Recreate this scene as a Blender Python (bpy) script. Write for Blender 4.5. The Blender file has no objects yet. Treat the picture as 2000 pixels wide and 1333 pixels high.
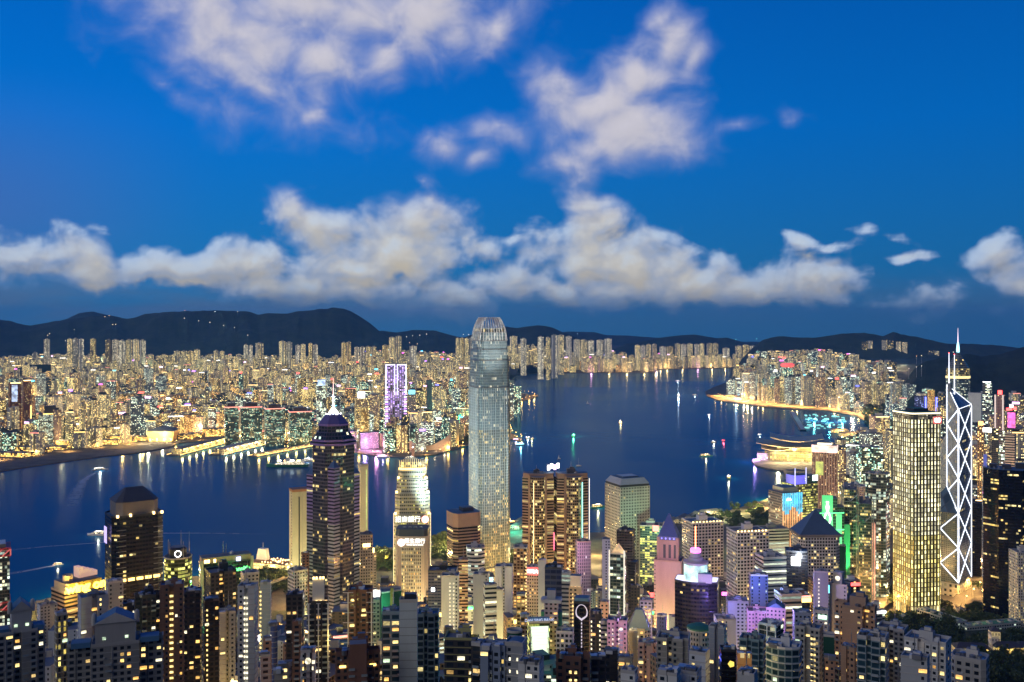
import bpy, bmesh, math, random
from mathutils import Vector, Matrix, noise
R = math.radians
scene = bpy.context.scene
COL = scene.collection
F, U0, V0, H = 1890.0, 1000.0, 634.0, 400.0      # survey of the view: focal length and horizon in photo pixels, eye height

# ------------------------------------------------------------------ camera
cam = bpy.data.cameras.new("camera"); cam_o = bpy.data.objects.new("camera", cam); COL.objects.link(cam_o)
cam_o.location = (0, 0, H); cam_o.rotation_euler = (R(90), 0, 0)
cam.sensor_width = 36.0; cam.lens = 36.0 * F / 2000.0
cam.shift_y = -(666.5 - V0) / 2000.0
cam.clip_start = 1.0; cam.clip_end = 90000.0
scene.camera = cam_o

# ------------------------------------------------------------------ node helpers
class NT:
    def __init__(self, tree): self.t = tree; self.n = tree.nodes; self.l = tree.links
    def new(self, typ, **kw):
        nd = self.n.new(typ)
        for k, v in kw.items(): setattr(nd, k, v)
        return nd
    def put(self, sock, val):
        if val is None: return
        if isinstance(val, bpy.types.NodeSocket): self.l.new(val, sock)
        elif isinstance(val, (tuple, list)) and sock.type == 'RGBA' and len(val) == 3: sock.default_value = (*val, 1)
        else: sock.default_value = val
    def math(self, op, a=None, b=None, c=None, clamp=False):
        nd = self.new('ShaderNodeMath', operation=op); nd.use_clamp = clamp
        for s, v in zip(nd.inputs, (a, b, c)): self.put(s, v)
        return nd.outputs[0]
    def vmath(self, op, a=None, b=None, s=None):
        nd = self.new('ShaderNodeVectorMath', operation=op)
        self.put(nd.inputs[0], a); self.put(nd.inputs[1], b)
        if s is not None: self.put(nd.inputs['Scale'], s)
        return nd.outputs['Value'] if op in ('LENGTH', 'DOT_PRODUCT', 'DISTANCE') else nd.outputs[0]
    def mix(self, f, a, b, typ='MIX'):
        nd = self.new('ShaderNodeMix', data_type='RGBA', blend_type=typ)
        self.put(nd.inputs[0], f); self.put(nd.inputs[6], a); self.put(nd.inputs[7], b)
        return nd.outputs[2]
    def remap(self, v, a, b, c=0.0, d=1.0, smooth=True):
        nd = self.new('ShaderNodeMapRange', interpolation_type='SMOOTHSTEP' if smooth else 'LINEAR')
        for s, x in zip(nd.inputs, (v, a, b, c, d)): self.put(s, x)
        return nd.outputs[0]
    def xyz(self, x=0.0, y=0.0, z=0.0):
        nd = self.new('ShaderNodeCombineXYZ')
        for s, v in zip(nd.inputs, (x, y, z)): self.put(s, v)
        return nd.outputs[0]
    def sep(self, v):
        nd = self.new('ShaderNodeSeparateXYZ'); self.put(nd.inputs[0], v); return nd.outputs
    def noise(self, vec, scale, detail=4.0, rough=0.5, dist=0.0, dim='3D'):
        nd = self.new('ShaderNodeTexNoise', noise_dimensions=dim)
        self.put(nd.inputs['Vector'], vec); nd.inputs['Scale'].default_value = scale
        nd.inputs['Detail'].default_value = detail; nd.inputs['Roughness'].default_value = rough
        nd.inputs['Distortion'].default_value = dist
        return nd.outputs['Fac']
    def white(self, vec, dim='3D'):
        nd = self.new('ShaderNodeTexWhiteNoise', noise_dimensions=dim); self.put(nd.inputs['Vector'], vec); return nd.outputs
    def ramp(self, f, stops, interp='LINEAR'):
        nd = self.new('ShaderNodeValToRGB'); self.put(nd.inputs[0], f)
        cr = nd.color_ramp; cr.interpolation = interp
        while len(cr.elements) < len(stops): cr.elements.new(0.5)
        for e, (p, c) in zip(cr.elements, stops): e.position = p; e.color = (*c, 1)
        return nd.outputs[0]

def azel(u, v):                                   # a direction of the sky in degrees
    az = math.atan((u - U0) / F)
    return math.degrees(az), math.degrees(math.atan((V0 - v) / F * math.cos(az)))

# ------------------------------------------------------------------ sky: dusk air (Nishita) with clouds laid out by azimuth and elevation
CLOUDS = [  # u, v, half width, half height, turn (deg), weight
 (640,10,390,95,0,1),(470,55,230,95,8,1),(830,30,190,95,-5,1),(640,110,140,85,0,.9),(520,150,130,70,25,.72),
 (400,175,130,45,38,.62),(620,185,85,65,25,.75),(740,120,60,65,-10,.95),(610,222,55,32,20,.9),(880,70,70,50,0,.9),(350,60,110,70,0,.6),
 (560,235,150,50,15,.42),(700,265,180,40,0,.3),
 (1315,85,62,62,-30,.95),(1255,150,125,62,-30,1),(1170,205,150,80,-12,1.1),(1290,240,110,72,10,1),(1100,165,85,36,8,.85),
 (1105,325,90,48,12,.85),(1205,290,120,55,0,.9),(1365,120,48,60,30,.85),(1420,240,70,20,-8,.62),(1230,250,140,85,0,1.1),
 (1560,222,40,16,15,.4),(430,120,150,80,20,.8),(560,190,120,70,20,.6),(330,175,60,22,35,.5),(470,215,110,26,25,.5),(960,40,60,60,0,.8),(1110,180,110,60,20,.7),(1080,260,60,40,0,.5),(1290,30,40,30,0,.7),(1150,300,90,60,0,.8),(1350,275,60,45,0,.7),
 (868,278,55,36,-15,.8),(965,262,75,38,-8,.8),(920,298,60,28,0,.7),(825,345,25,12,20,.4),(1010,262,40,30,0,.5),
 (556,408,46,40,25,1),(640,440,110,48,5,1),(805,430,105,56,-5,1.1),(780,480,175,58,0,1.15),(925,478,66,32,12,.9),
 (690,515,160,42,0,1),(860,490,100,42,0,1),
 (95,505,115,56,-5,1.05),(160,535,95,36,0,1.05),(40,530,70,25,0,.7),(290,520,85,40,0,.95),(380,535,90,38,0,1),(470,512,90,62,-5,1.1),
 (500,553,100,30,0,1.1),(600,550,110,38,0,1),(700,566,120,30,0,1.05),(760,550,70,30,0,.85),(210,545,80,24,0,.8),
 (1160,400,72,24,5,.85),(1165,450,82,54,0,1.1),(1125,500,115,66,0,1.15),(1255,515,140,62,8,1.1),(1365,545,120,46,6,1.1),
 (1200,565,190,46,0,1.05),(1450,553,120,36,0,1),(1595,545,95,50,0,1.1),(1075,570,110,42,0,1),(975,555,80,45,0,1),(895,588,100,36,0,.9),
 (1480,578,160,26,0,.75),(1010,480,40,24,0,.6),(850,555,50,25,0,.7),
 (1575,475,48,16,10,.8),(1635,484,46,13,0,.8),(1765,503,46,11,0,.85),(1735,463,50,13,12,.5),(1940,492,50,30,-30,.8),(1990,560,58,52,0,.85),
 (1820,585,110,34,0,.65),(1700,600,120,20,0,.35),
]
def build_world():
    w = bpy.data.worlds.new("World"); scene.world = w; w.use_nodes = True
    t = NT(w.node_tree); t.n.clear()
    out = t.new('ShaderNodeOutputWorld'); bg = t.new('ShaderNodeBackground'); t.l.new(bg.outputs[0], out.inputs[0])
    tc = t.new('ShaderNodeTexCoord'); x, y, z = t.sep(tc.outputs['Generated'])
    az = t.math('MULTIPLY', t.math('ARCTAN2', x, y), 57.2958)
    el = t.math('MULTIPLY', t.math('ARCSINE', z), 57.2958)
    sky = t.new('ShaderNodeTexSky', sky_type='NISHITA'); sky.sun_disc = False
    sky.sun_elevation = SUN_EL; sky.sun_rotation = SUN_ROT; sky.altitude = 400
    sky.air_density = 1.0; sky.dust_density = .3; sky.ozone_density = 6.0
    base = t.vmath('SCALE', sky.outputs[0], s=SKY_STR)
    # evening blue of the zenith and the paler band of air over the horizon, away from the afterglow
    blue = t.ramp(t.math('DIVIDE', el, 40.0, clamp=True), [(0.0, (.030, .170, .380)), (.08, (.008, .180, .490)), (.28, (.0, .165, .62)), (.60, (.0, .092, .470)), (1.0, (.0, .055, .33))])
    blue = t.vmath('SCALE', blue, s=t.remap(az, -28.0, 30.0, 1.10, .84))
    dusk = t.math('MULTIPLY', t.math('MULTIPLY', t.remap(az, -16.0, -30.0, 0.0, 1.0), t.remap(el, 1.0, 6.0)), t.remap(el, 14.0, 6.0))
    blue = t.mix(t.math('MULTIPLY', dusk, .45), blue, (.10, .15, .46))                # last violet of the sunset side
    front = t.remap(t.math('ABSOLUTE', az), 60.0, 120.0, 1.0, 0.0)
    t.put(bg.inputs[0], t.mix(t.math('MULTIPLY', front, .9), base, blue)); bg.inputs[1].default_value = 1.0

def cloud_field(az, el):
    """Soft sum of the cloud masses at one direction (degrees), before the fine billows."""
    w = noise.noise_vector(Vector((az * .33, el * .33, 3.7))) * .75 + noise.noise_vector(Vector((az * .8, el * .8, 9.1))) * .28
    a, e = az + w.x, el + w.y
    acc, k = -1.0, 57.2958 / F * 1.28
    for (caz, cel, ra, rb, c, s, wt) in CB:
        dx, dy = a - caz, e - cel
        px, py = (dx * c + dy * s) / ra, (dy * c - dx * s) / rb
        val = wt - wt * math.sqrt(px * px + py * py)
        if val > acc - .3:
            h = max(.15 - abs(acc - val), 0.0) / .15
            acc = max(acc, val) + h * h * .15 * .25
    return acc

def build_clouds():
    """The evening cumulus: a shell of cloud far out on the sky, laid out by azimuth and elevation."""
    for (u, v, a, b, rot, wt) in CLOUDS:
        az, el = azel(u, v); k = 57.2958 / F * 1.36
        CB.append((az, el, a * k, b * k, math.cos(R(-rot)), math.sin(R(-rot)), wt))
    me = bpy.data.meshes.new("sky"); RAD = 60000.0
    A = [-40 + .25 * i for i in range(321)]; E = [-.6 + .25 * j for j in range(113)]
    vs, at, b0, b1 = [], [], [], []
    for e in E:
        for a in A:
            vs.append((RAD * math.sin(R(a)) * math.cos(R(e)), RAD * math.cos(R(a)) * math.cos(R(e)), H + RAD * math.sin(R(e))))
            at.append((a, e, 0.0)); b0.append(cloud_field(a, e)); b1.append(cloud_field(a - .35, e + .75))
    n = len(A); fs = [(j * n + i, j * n + i + 1, (j + 1) * n + i + 1, (j + 1) * n + i) for j in range(len(E) - 1) for i in range(n - 1)]
    me.from_pydata(vs, [], fs)
    me.attributes.new("dir", 'FLOAT_VECTOR', 'POINT').data.foreach_set('vector', [c for v in at for c in v])
    me.attributes.new("mass", 'FLOAT', 'POINT').data.foreach_set('value', b0)
    me.attributes.new("mass_up", 'FLOAT', 'POINT').data.foreach_set('value', b1)
    m = bpy.data.materials.new("evening_cloud"); m.use_nodes = True; t = NT(m.node_tree); t.n.clear()
    at = lambda nm: t.new('ShaderNodeAttribute', attribute_name=nm)
    Pq = at("dir").outputs['Vector']; az, el, _ = t.sep(Pq)
    hi = t.remap(el, 5.0, 9.5)                                  # the high clouds are softer than the low ones
    amp = t.math('MULTIPLY_ADD', hi, -.35, 1.45); pamp = t.math('MULTIPLY_ADD', hi, -.36, .46)
    def dens(nm, off):
        P = t.vmath('MULTIPLY', t.vmath('ADD', Pq, off), (1, 1.2, 1))
        n1 = t.noise(P, .36, 8, .52, .42)
        vo = t.new('ShaderNodeTexVoronoi', feature='SMOOTH_F1'); t.put(vo.inputs['Vector'], P); vo.inputs['Scale'].default_value = .62
        vo.inputs['Detail'].default_value = 2.0; vo.inputs['Roughness'].default_value = .5; vo.inputs['Smoothness'].default_value = .6
        d = t.math('MULTIPLY_ADD', t.math('SUBTRACT', n1, .5), amp, at(nm).outputs['Fac'])
        return t.math('MULTIPLY_ADD', t.math('SUBTRACT', .55, vo.outputs['Distance']), pamp, d)
    d0 = dens("mass", (0, 0, 0)); d1 = dens("mass_up", (-.35, .75, 0))
    soft = t.math('MULTIPLY_ADD', hi, .50, .46)
    cover = t.remap(d0, .0, soft)
    relief = t.math('SUBTRACT', d0, d1)
    thick = t.remap(d0, .12, 1.0)
    low = t.math('SUBTRACT', 1.0, hi)
    cc = t.mix(low, t.mix(thick, (.20, .28, .62), (.62, .59, .64)), t.mix(thick, (.28, .41, .68), (.68, .64, .56)))
    cc = t.vmath('SCALE', cc, s=t.remap(relief, -.7, .9, t.math('MULTIPLY_ADD', hi, .12, .80), 1.12))
    cc = t.mix(t.math('MULTIPLY', t.math('MULTIPLY', t.remap(relief, .05, .7), low), .6), cc, (.55, .70, .90))   # tops keep the daylight
    cc = t.mix(t.math('MULTIPLY', t.math('MULTIPLY', t.remap(relief, .0, -.6), low), .55), cc, (.74, .60, .34))  # bases catch the glow of the city
    a = t.math('MULTIPLY', t.math('MULTIPLY', cover, .92), t.remap(el, .5, 2.2, .2, 1.0))
    st = t.noise(t.vmath('MULTIPLY', Pq, (.25, 1.0, 1)), .5, 4, .55)
    band = t.math('MULTIPLY', t.math('MULTIPLY', t.remap(el, -.4, 1.0), t.remap(el, 3.6, 1.4)), t.remap(az, 10.0, -14.0, .35, 1.0))
    band = t.math('MULTIPLY', t.math('MULTIPLY', band, t.remap(st, .3, .6)), .62)
    cc = t.mix(t.math('DIVIDE', a, t.math('ADD', t.math('ADD', a, band), .001)), (.10, .165, .30), cc)
    alpha = t.math('MAXIMUM', a, band)
    em = t.new('ShaderNodeEmission'); t.put(em.inputs[0], cc); tr = t.new('ShaderNodeBsdfTransparent'); mx = t.new('ShaderNodeMixShader')
    t.put(mx.inputs[0], alpha); t.l.new(tr.outputs[0], mx.inputs[1]); t.l.new(em.outputs[0], mx.inputs[2])
    t.l.new(mx.outputs[0], t.new('ShaderNodeOutputMaterial').inputs[0])
    m.cycles.emission_sampling = 'NONE'
    me.materials.append(m)
    o = bpy.data.objects.new("sky", me); COL.objects.link(o); o['kind'] = 'structure'
CB = []
SUN_EL, SUN_ROT, SKY_STR = R(1.0), R(-150.0), 0.15
SKY_TINT = (1.0, 1.0, 1.0)
build_world()
build_clouds()
sun = bpy.data.lights.new("sun", 'SUN'); sun_o = bpy.data.objects.new("sun", sun); COL.objects.link(sun_o)
sun.energy = 0.78; sun.angle = R(50); sun.color = (1.0, .94, .90)
sun_o.rotation_euler = (R(66), 0, R(-48))          # afterglow from behind the viewer, over the left shoulder
scene.view_settings.view_transform = 'Standard'; scene.view_settings.look = 'None'
scene.view_settings.exposure = 0.0; scene.view_settings.gamma = 1.0; scene.view_settings.use_curve_mapping = False
scene.cycles.use_denoising = True
scene.cycles.max_bounces = 4; scene.cycles.diffuse_bounces = 2; scene.cycles.glossy_bounces = 3; scene.cycles.transparent_max_bounces = 8
scene.cycles.volume_bounces = 0
scene.cycles.sample_clamp_indirect = 4.0; scene.cycles.sample_clamp_direct = 0.0
scene.cycles.use_light_tree = True
scene.cycles.caustics_reflective = True

# ------------------------------------------------------------------ materials
def base_mat(name):
    m = bpy.data.materials.new(name); m.use_nodes = True; t = NT(m.node_tree); t.n.clear()
    p = t.new('ShaderNodeBsdfPrincipled'); o = t.new('ShaderNodeOutputMaterial'); t.l.new(p.outputs[0], o.inputs[0])
    return m, t, p
MATS = {}
def plain(name, col, rough=.7, metal=0.0, var=.25, scale=.08, spec=.5):
    if name in MATS: return MATS[name]
    m, t, p = base_mat(name)
    geo = t.new('ShaderNodeTexCoord')
    n = t.noise(geo.outputs['Object'], scale, 6, .6)
    n2 = t.noise(t.vmath('MULTIPLY', geo.outputs['Object'], (1, 1, .12)), scale * 7, 3, .6)   # run-off streaks
    f = t.math('MULTIPLY_ADD', n, var * 1.6, 1 - var * .8)
    f = t.math('MULTIPLY', f, t.math('MULTIPLY_ADD', n2, var, 1 - var * .5))
    rn = t.new('ShaderNodeObjectInfo').outputs['Random']
    f = t.math('MULTIPLY', f, t.math('MULTIPLY_ADD', rn, .3, .85))
    t.put(p.inputs['Base Color'], t.vmath('SCALE', tuple(col), s=f))
    p.inputs['Roughness'].default_value = rough; p.inputs['Metallic'].default_value = metal
    p.inputs['Specular IOR Level'].default_value = spec
    MATS[name] = m; return m
def glow(name, col, strength, flicker=0.0, sample=False):
    if name in MATS: return MATS[name]
    m, t, p = base_mat(name)
    p.inputs['Base Color'].default_value = (.3, .3, .3, 1); p.inputs['Emission Color'].default_value = (*col, 1)
    if flicker:
        tc = t.new('ShaderNodeTexCoord'); n = t.noise(tc.outputs['Object'], flicker, 3, .6)
        t.put(p.inputs['Emission Strength'], t.math('MULTIPLY', t.remap(n, .3, .7, .35, 1.5), strength))
    else: p.inputs['Emission Strength'].default_value = strength
    if not sample: m.cycles.emission_sampling = 'NONE'
    MATS[name] = m; return m

def facade_group():
    g = bpy.data.node_groups.new("facade", 'ShaderNodeTree')
    def inp(n, typ, dv):
        s = g.interface.new_socket(n, in_out='INPUT', socket_type=typ); s.default_value = dv
    for n, c in (('Wall', (.4, .4, .4, 1)), ('Glass', (.02, .03, .04, 1)), ('LitA', (1, .6, .2, 1)), ('LitB', (1, .8, .5, 1))): inp(n, 'NodeSocketColor', c)
    for n, v in (('WinW', .5), ('WinH', .5), ('Lit', .2), ('Row', 0.), ('Col', 0.), ('Blank', 0.), ('Strength', 1.5), ('Rough', .7), ('Metal', 0.), ('Round', 0.), ('GlassRough', .12)): inp(n, 'NodeSocketFloat', v)
    g.interface.new_socket('BSDF', in_out='OUTPUT', socket_type='NodeSocketShader')
    t = NT(g); I = t.new('NodeGroupInput').outputs; O = t.new('NodeGroupOutput')
    uvn = t.new('ShaderNodeUVMap', uv_map='UVMap'); uv = uvn.outputs[0]
    oi = t.new('ShaderNodeObjectInfo'); rnd = oi.outputs['Random']
    cell = t.vmath('FLOOR', uv); fr = t.vmath('FRACTION', uv)
    cx, cy, _ = t.sep(cell); fx, fy, _ = t.sep(fr)
    seed = t.math('MULTIPLY', rnd, 977.0)
    ax = t.math('ABSOLUTE', t.math('SUBTRACT', fx, .5)); ay = t.math('ABSOLUTE', t.math('SUBTRACT', fy, .5))
    sq = t.math('MULTIPLY', t.math('LESS_THAN', ax, t.math('MULTIPLY', I['WinW'], .5)), t.math('LESS_THAN', ay, t.math('MULTIPLY', I['WinH'], .5)))
    ci = t.math('LESS_THAN', t.math('ADD', t.math('MULTIPLY', ax, ax), t.math('MULTIPLY', ay, ay)), t.math('MULTIPLY', t.math('MULTIPLY', I['WinW'], I['WinW']), .25))
    mask = t.math('ADD', t.math('MULTIPLY', sq, t.math('SUBTRACT', 1.0, I['Round'])), t.math('MULTIPLY', ci, I['Round']))
    colr = t.white(t.xyz(cx, seed, 3.1))['Value']
    blank = t.math('GREATER_THAN', colr, I['Blank'])
    mask = t.math('MULTIPLY', mask, blank)
    w = t.white(t.xyz(cx, cy, seed)); r1, r2, r3 = t.sep(w['Color']); r0 = w['Value']
    litp = t.math('MULTIPLY', I['Lit'], t.math('MULTIPLY_ADD', rnd, .8, .6))
    patch = t.noise(t.vmath('MULTIPLY', t.xyz(cx, cy, seed), (.16, .11, 1)), 1.0, 2, .5)     # whole flats and floors are in use together
    litp = t.math('MULTIPLY', litp, t.remap(patch, .32, .68, .35, 1.7))
    l0 = t.math('LESS_THAN', r0, litp)
    rr = t.white(t.xyz(t.math('FLOOR', t.math('MULTIPLY_ADD', cx, .17, seed)), cy, t.math('ADD', seed, 7.7)))['Value']
    l1 = t.math('MULTIPLY', t.math('LESS_THAN', rr, I['Row']), t.math('LESS_THAN', r1, .9))
    c2 = t.white(t.xyz(cx, seed, 8.3))['Value']
    l2 = t.math('MULTIPLY', t.math('LESS_THAN', c2, I['Col']), t.math('LESS_THAN', r1, .85))
    lit = t.math('MAXIMUM', t.math('MAXIMUM', l0, t.math('GREATER_THAN', I['Lit'], .955)), t.math('MAXIMUM', l1, l2))
    inner = t.noise(t.vmath('MULTIPLY', uv, (2.3, 2.9, 1)), 1.7, 2, .6)                       # curtains, furniture, ceiling lamps
    stren = t.math('MULTIPLY', I['Strength'], t.math('MULTIPLY', t.math('MULTIPLY_ADD', t.math('MULTIPLY', r3, r3), 1.3, .3), t.remap(inner, .25, .7, .45, 1.35)))
    e = t.math('MULTIPLY', t.math('MULTIPLY', mask, lit), stren)
    ec = t.mix(r2, I['LitA'], I['LitB'])
    tc = t.new('ShaderNodeTexCoord')
    dirt = t.noise(t.vmath('MULTIPLY', tc.outputs['Object'], (1, 1, .25)), .11, 6, .62)
    grime = t.math('MULTIPLY', t.math('MULTIPLY_ADD', dirt, .55, .72), t.math('MULTIPLY_ADD', rnd, .34, .82))
    wall = t.vmath('SCALE', I['Wall'], s=grime)
    glass = t.vmath('SCALE', I['Glass'], s=t.math('MULTIPLY_ADD', r1, 1.2, .5))
    p = t.new('ShaderNodeBsdfPrincipled')
    t.put(p.inputs['Base Color'], t.mix(mask, wall, glass))
    t.put(p.inputs['Roughness'], t.math('ADD', t.math('MULTIPLY', mask, I['GlassRough']), t.math('MULTIPLY', t.math('SUBTRACT', 1.0, mask), I['Rough'])))
    t.put(p.inputs['Metallic'], t.math('MULTIPLY', t.math('SUBTRACT', 1.0, mask), I['Metal']))
    t.put(p.inputs['Emission Color'], ec); t.put(p.inputs['Emission Strength'], e)
    bmp = t.new('ShaderNodeBump'); bmp.inputs['Strength'].default_value = .35; bmp.inputs['Distance'].default_value = .4; bmp.invert = True
    t.put(bmp.inputs['Height'], mask); t.l.new(bmp.outputs[0], p.inputs['Normal'])
    t.l.new(p.outputs[0], O.inputs[0])
    return g
FG = facade_group()
WARM = ((1, .50, .11), (1, .74, .30)); GOLD = ((1, .66, .16), (1, .86, .40)); MIXD = ((1, .60, .18), (.92, .95, .72)); COOL = ((.95, .88, .55), (.72, 1, .85)); PALE = ((1, .80, .42), (1, .93, .70)); LIME = ((.85, .95, .18), (1, .85, .25))
TEAL = ((.35, .95, .80), (1, .82, .40)); WHITE = ((1, .95, .85), (.85, .95, 1))
def fac(name, wall, ww, wh, lit=.2, pal=GOLD, glass=(.018, .026, .038), row=0., col=0., blank=0., st=1.5, rough=.7, metal=0., rnd=0., gr=.12):
    if name in MATS: return MATS[name]
    m = bpy.data.materials.new(name); m.use_nodes = True; t = NT(m.node_tree); t.n.clear()
    nd = t.new('ShaderNodeGroup'); nd.node_tree = FG; o = t.new('ShaderNodeOutputMaterial'); t.l.new(nd.outputs[0], o.inputs[0])
    for k, v in (('Wall', wall), ('Glass', glass), ('LitA', pal[0]), ('LitB', pal[1])): nd.inputs[k].default_value = (*v, 1)
    for k, v in (('WinW', ww), ('WinH', wh), ('Lit', lit), ('Row', row), ('Col', col), ('Blank', blank), ('Strength', st), ('Rough', rough), ('Metal', metal), ('Round', rnd), ('GlassRough', gr)): nd.inputs[k].default_value = v
    m.cycles.emission_sampling = 'NONE'
    MATS[name] = m; return m

ROOF = plain('roof_concrete', (.20, .20, .21), .85, var=.4)
ROOFB = plain('roof_membrane', (.09, .18, .29), .75, var=.35)
CONC = plain('painted_concrete', (.55, .53, .50), .8)
WHITEP = plain('white_paint', (.74, .74, .73), .6, var=.15)
STEEL = plain('grey_steel', (.38, .40, .42), .35, .8)
DARK = plain('dark_metal', (.06, .065, .075), .4, .4)
STONE = plain('beige_stone', (.48, .42, .34), .75)
BRICK = plain('red_brown_tile', (.24, .12, .08), .7)
GREENROOF = plain('green_roof', (.05, .22, .15), .7)
ASPH = plain('asphalt', (.09, .085, .08), .8, var=.3, scale=.02)
PAVE = plain('paving', (.22, .20, .18), .8, var=.3, scale=.03)
EMW = glow('white_light', (1, .97, .9), 6.0)
EMWARM = glow('warm_light', (1, .66, .25), 5.0)
EMGOLD = glow('gold_light', (1, .62, .16), 4.0)
EMRED = glow('red_light', (1, .06, .05), 6.0)
EMGRN = glow('green_light', (.05, 1, .25), 4.0)
EMCYAN = glow('cyan_light', (.1, .75, 1), 4.0)
EMMAG = glow('magenta_light', (1, .12, .75), 4.0)
EMBLUE = glow('blue_light', (.12, .15, 1), 4.0)
EMVIO = glow('violet_light', (.5, .2, 1), 4.0)

# ------------------------------------------------------------------ mesh building
def xf(poly, cx=0, cy=0, rot=0, s=1):
    c, n = math.cos(rot), math.sin(rot)
    return [((x * c - y * n) * s + cx, (x * n + y * c) * s + cy) for x, y in poly]
def rect(w, d): return [(-w/2, -d/2), (w/2, -d/2), (w/2, d/2), (-w/2, d/2)]
def ngon(n, r, ry=None, a0=0): ry = ry or r; return [(r * math.cos(a0 + 2*math.pi*i/n), ry * math.sin(a0 + 2*math.pi*i/n)) for i in range(n)]
def foot(kind, w, d):
    a, b = w/2, d/2
    if kind == 'rect': return rect(w, d)
    if kind == 'cham':
        c = min(w, d) * .16; return [(-a+c, -b), (a-c, -b), (a, -b+c), (a, b-c), (a-c, b), (-a+c, b), (-a, b-c), (-a, -b+c)]
    if kind == 'oct':
        c = min(w, d) * .29; return [(-a+c, -b), (a-c, -b), (a, -b+c), (a, b-c), (a-c, b), (-a+c, b), (-a, b-c), (-a, -b+c)]
    if kind == 'cross':
        p, q = a * .42, b * .42; return [(-p, -b), (p, -b), (p, -q), (a, -q), (a, q), (p, q), (p, b), (-p, b), (-p, q), (-a, q), (-a, -q), (-p, -q)]
    if kind == 'notch':
        s, e = a * .22, b * .5; return [(-a, -b), (-s, -b), (-s, -b+e), (s, -b+e), (s, -b), (a, -b), (a, b), (s, b), (s, b-e), (-s, b-e), (-s, b), (-a, b)]
    if kind == 'wing':
        p, q = a * .5, b * .35; return [(-a, -q), (-p, -q), (-p, -b), (p, -b), (p, -q), (a, -q), (a, q), (p, q), (p, b), (-p, b), (-p, q), (-a, q)]
    if kind == 'ell': return [(-a, -b), (a, -b), (a, 0), (0, 0), (0, b), (-a, b)]
    if kind == 'bow': return [(-a, -b*.5), (-a*.6, -b*.85), (-a*.2, -b), (a*.2, -b), (a*.6, -b*.85), (a, -b*.5), (a, b), (-a, b)]
    if kind == 'wedge': return [(-a, -b), (a, -b*.3), (a, b), (-a, b)]
    if kind == 'saw':
        return [(-a, -b), (-a*.34, -b), (-a*.34, -b*.72), (a*.0, -b*.72), (a*.0, -b), (a*.66, -b), (a*.66, -b*.7), (a, -b*.7), (a, b), (-a, b)]
    if kind == 'round': return ngon(24, a, b)
    if kind == 'tri': return [(-a, -b), (a, -b), (0, b)]
def inset(poly, k):
    cx = sum(p[0] for p in poly)/len(poly); cy = sum(p[1] for p in poly)/len(poly)
    return [(cx + (x-cx)*k, cy + (y-cy)*k) for x, y in poly]
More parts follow.
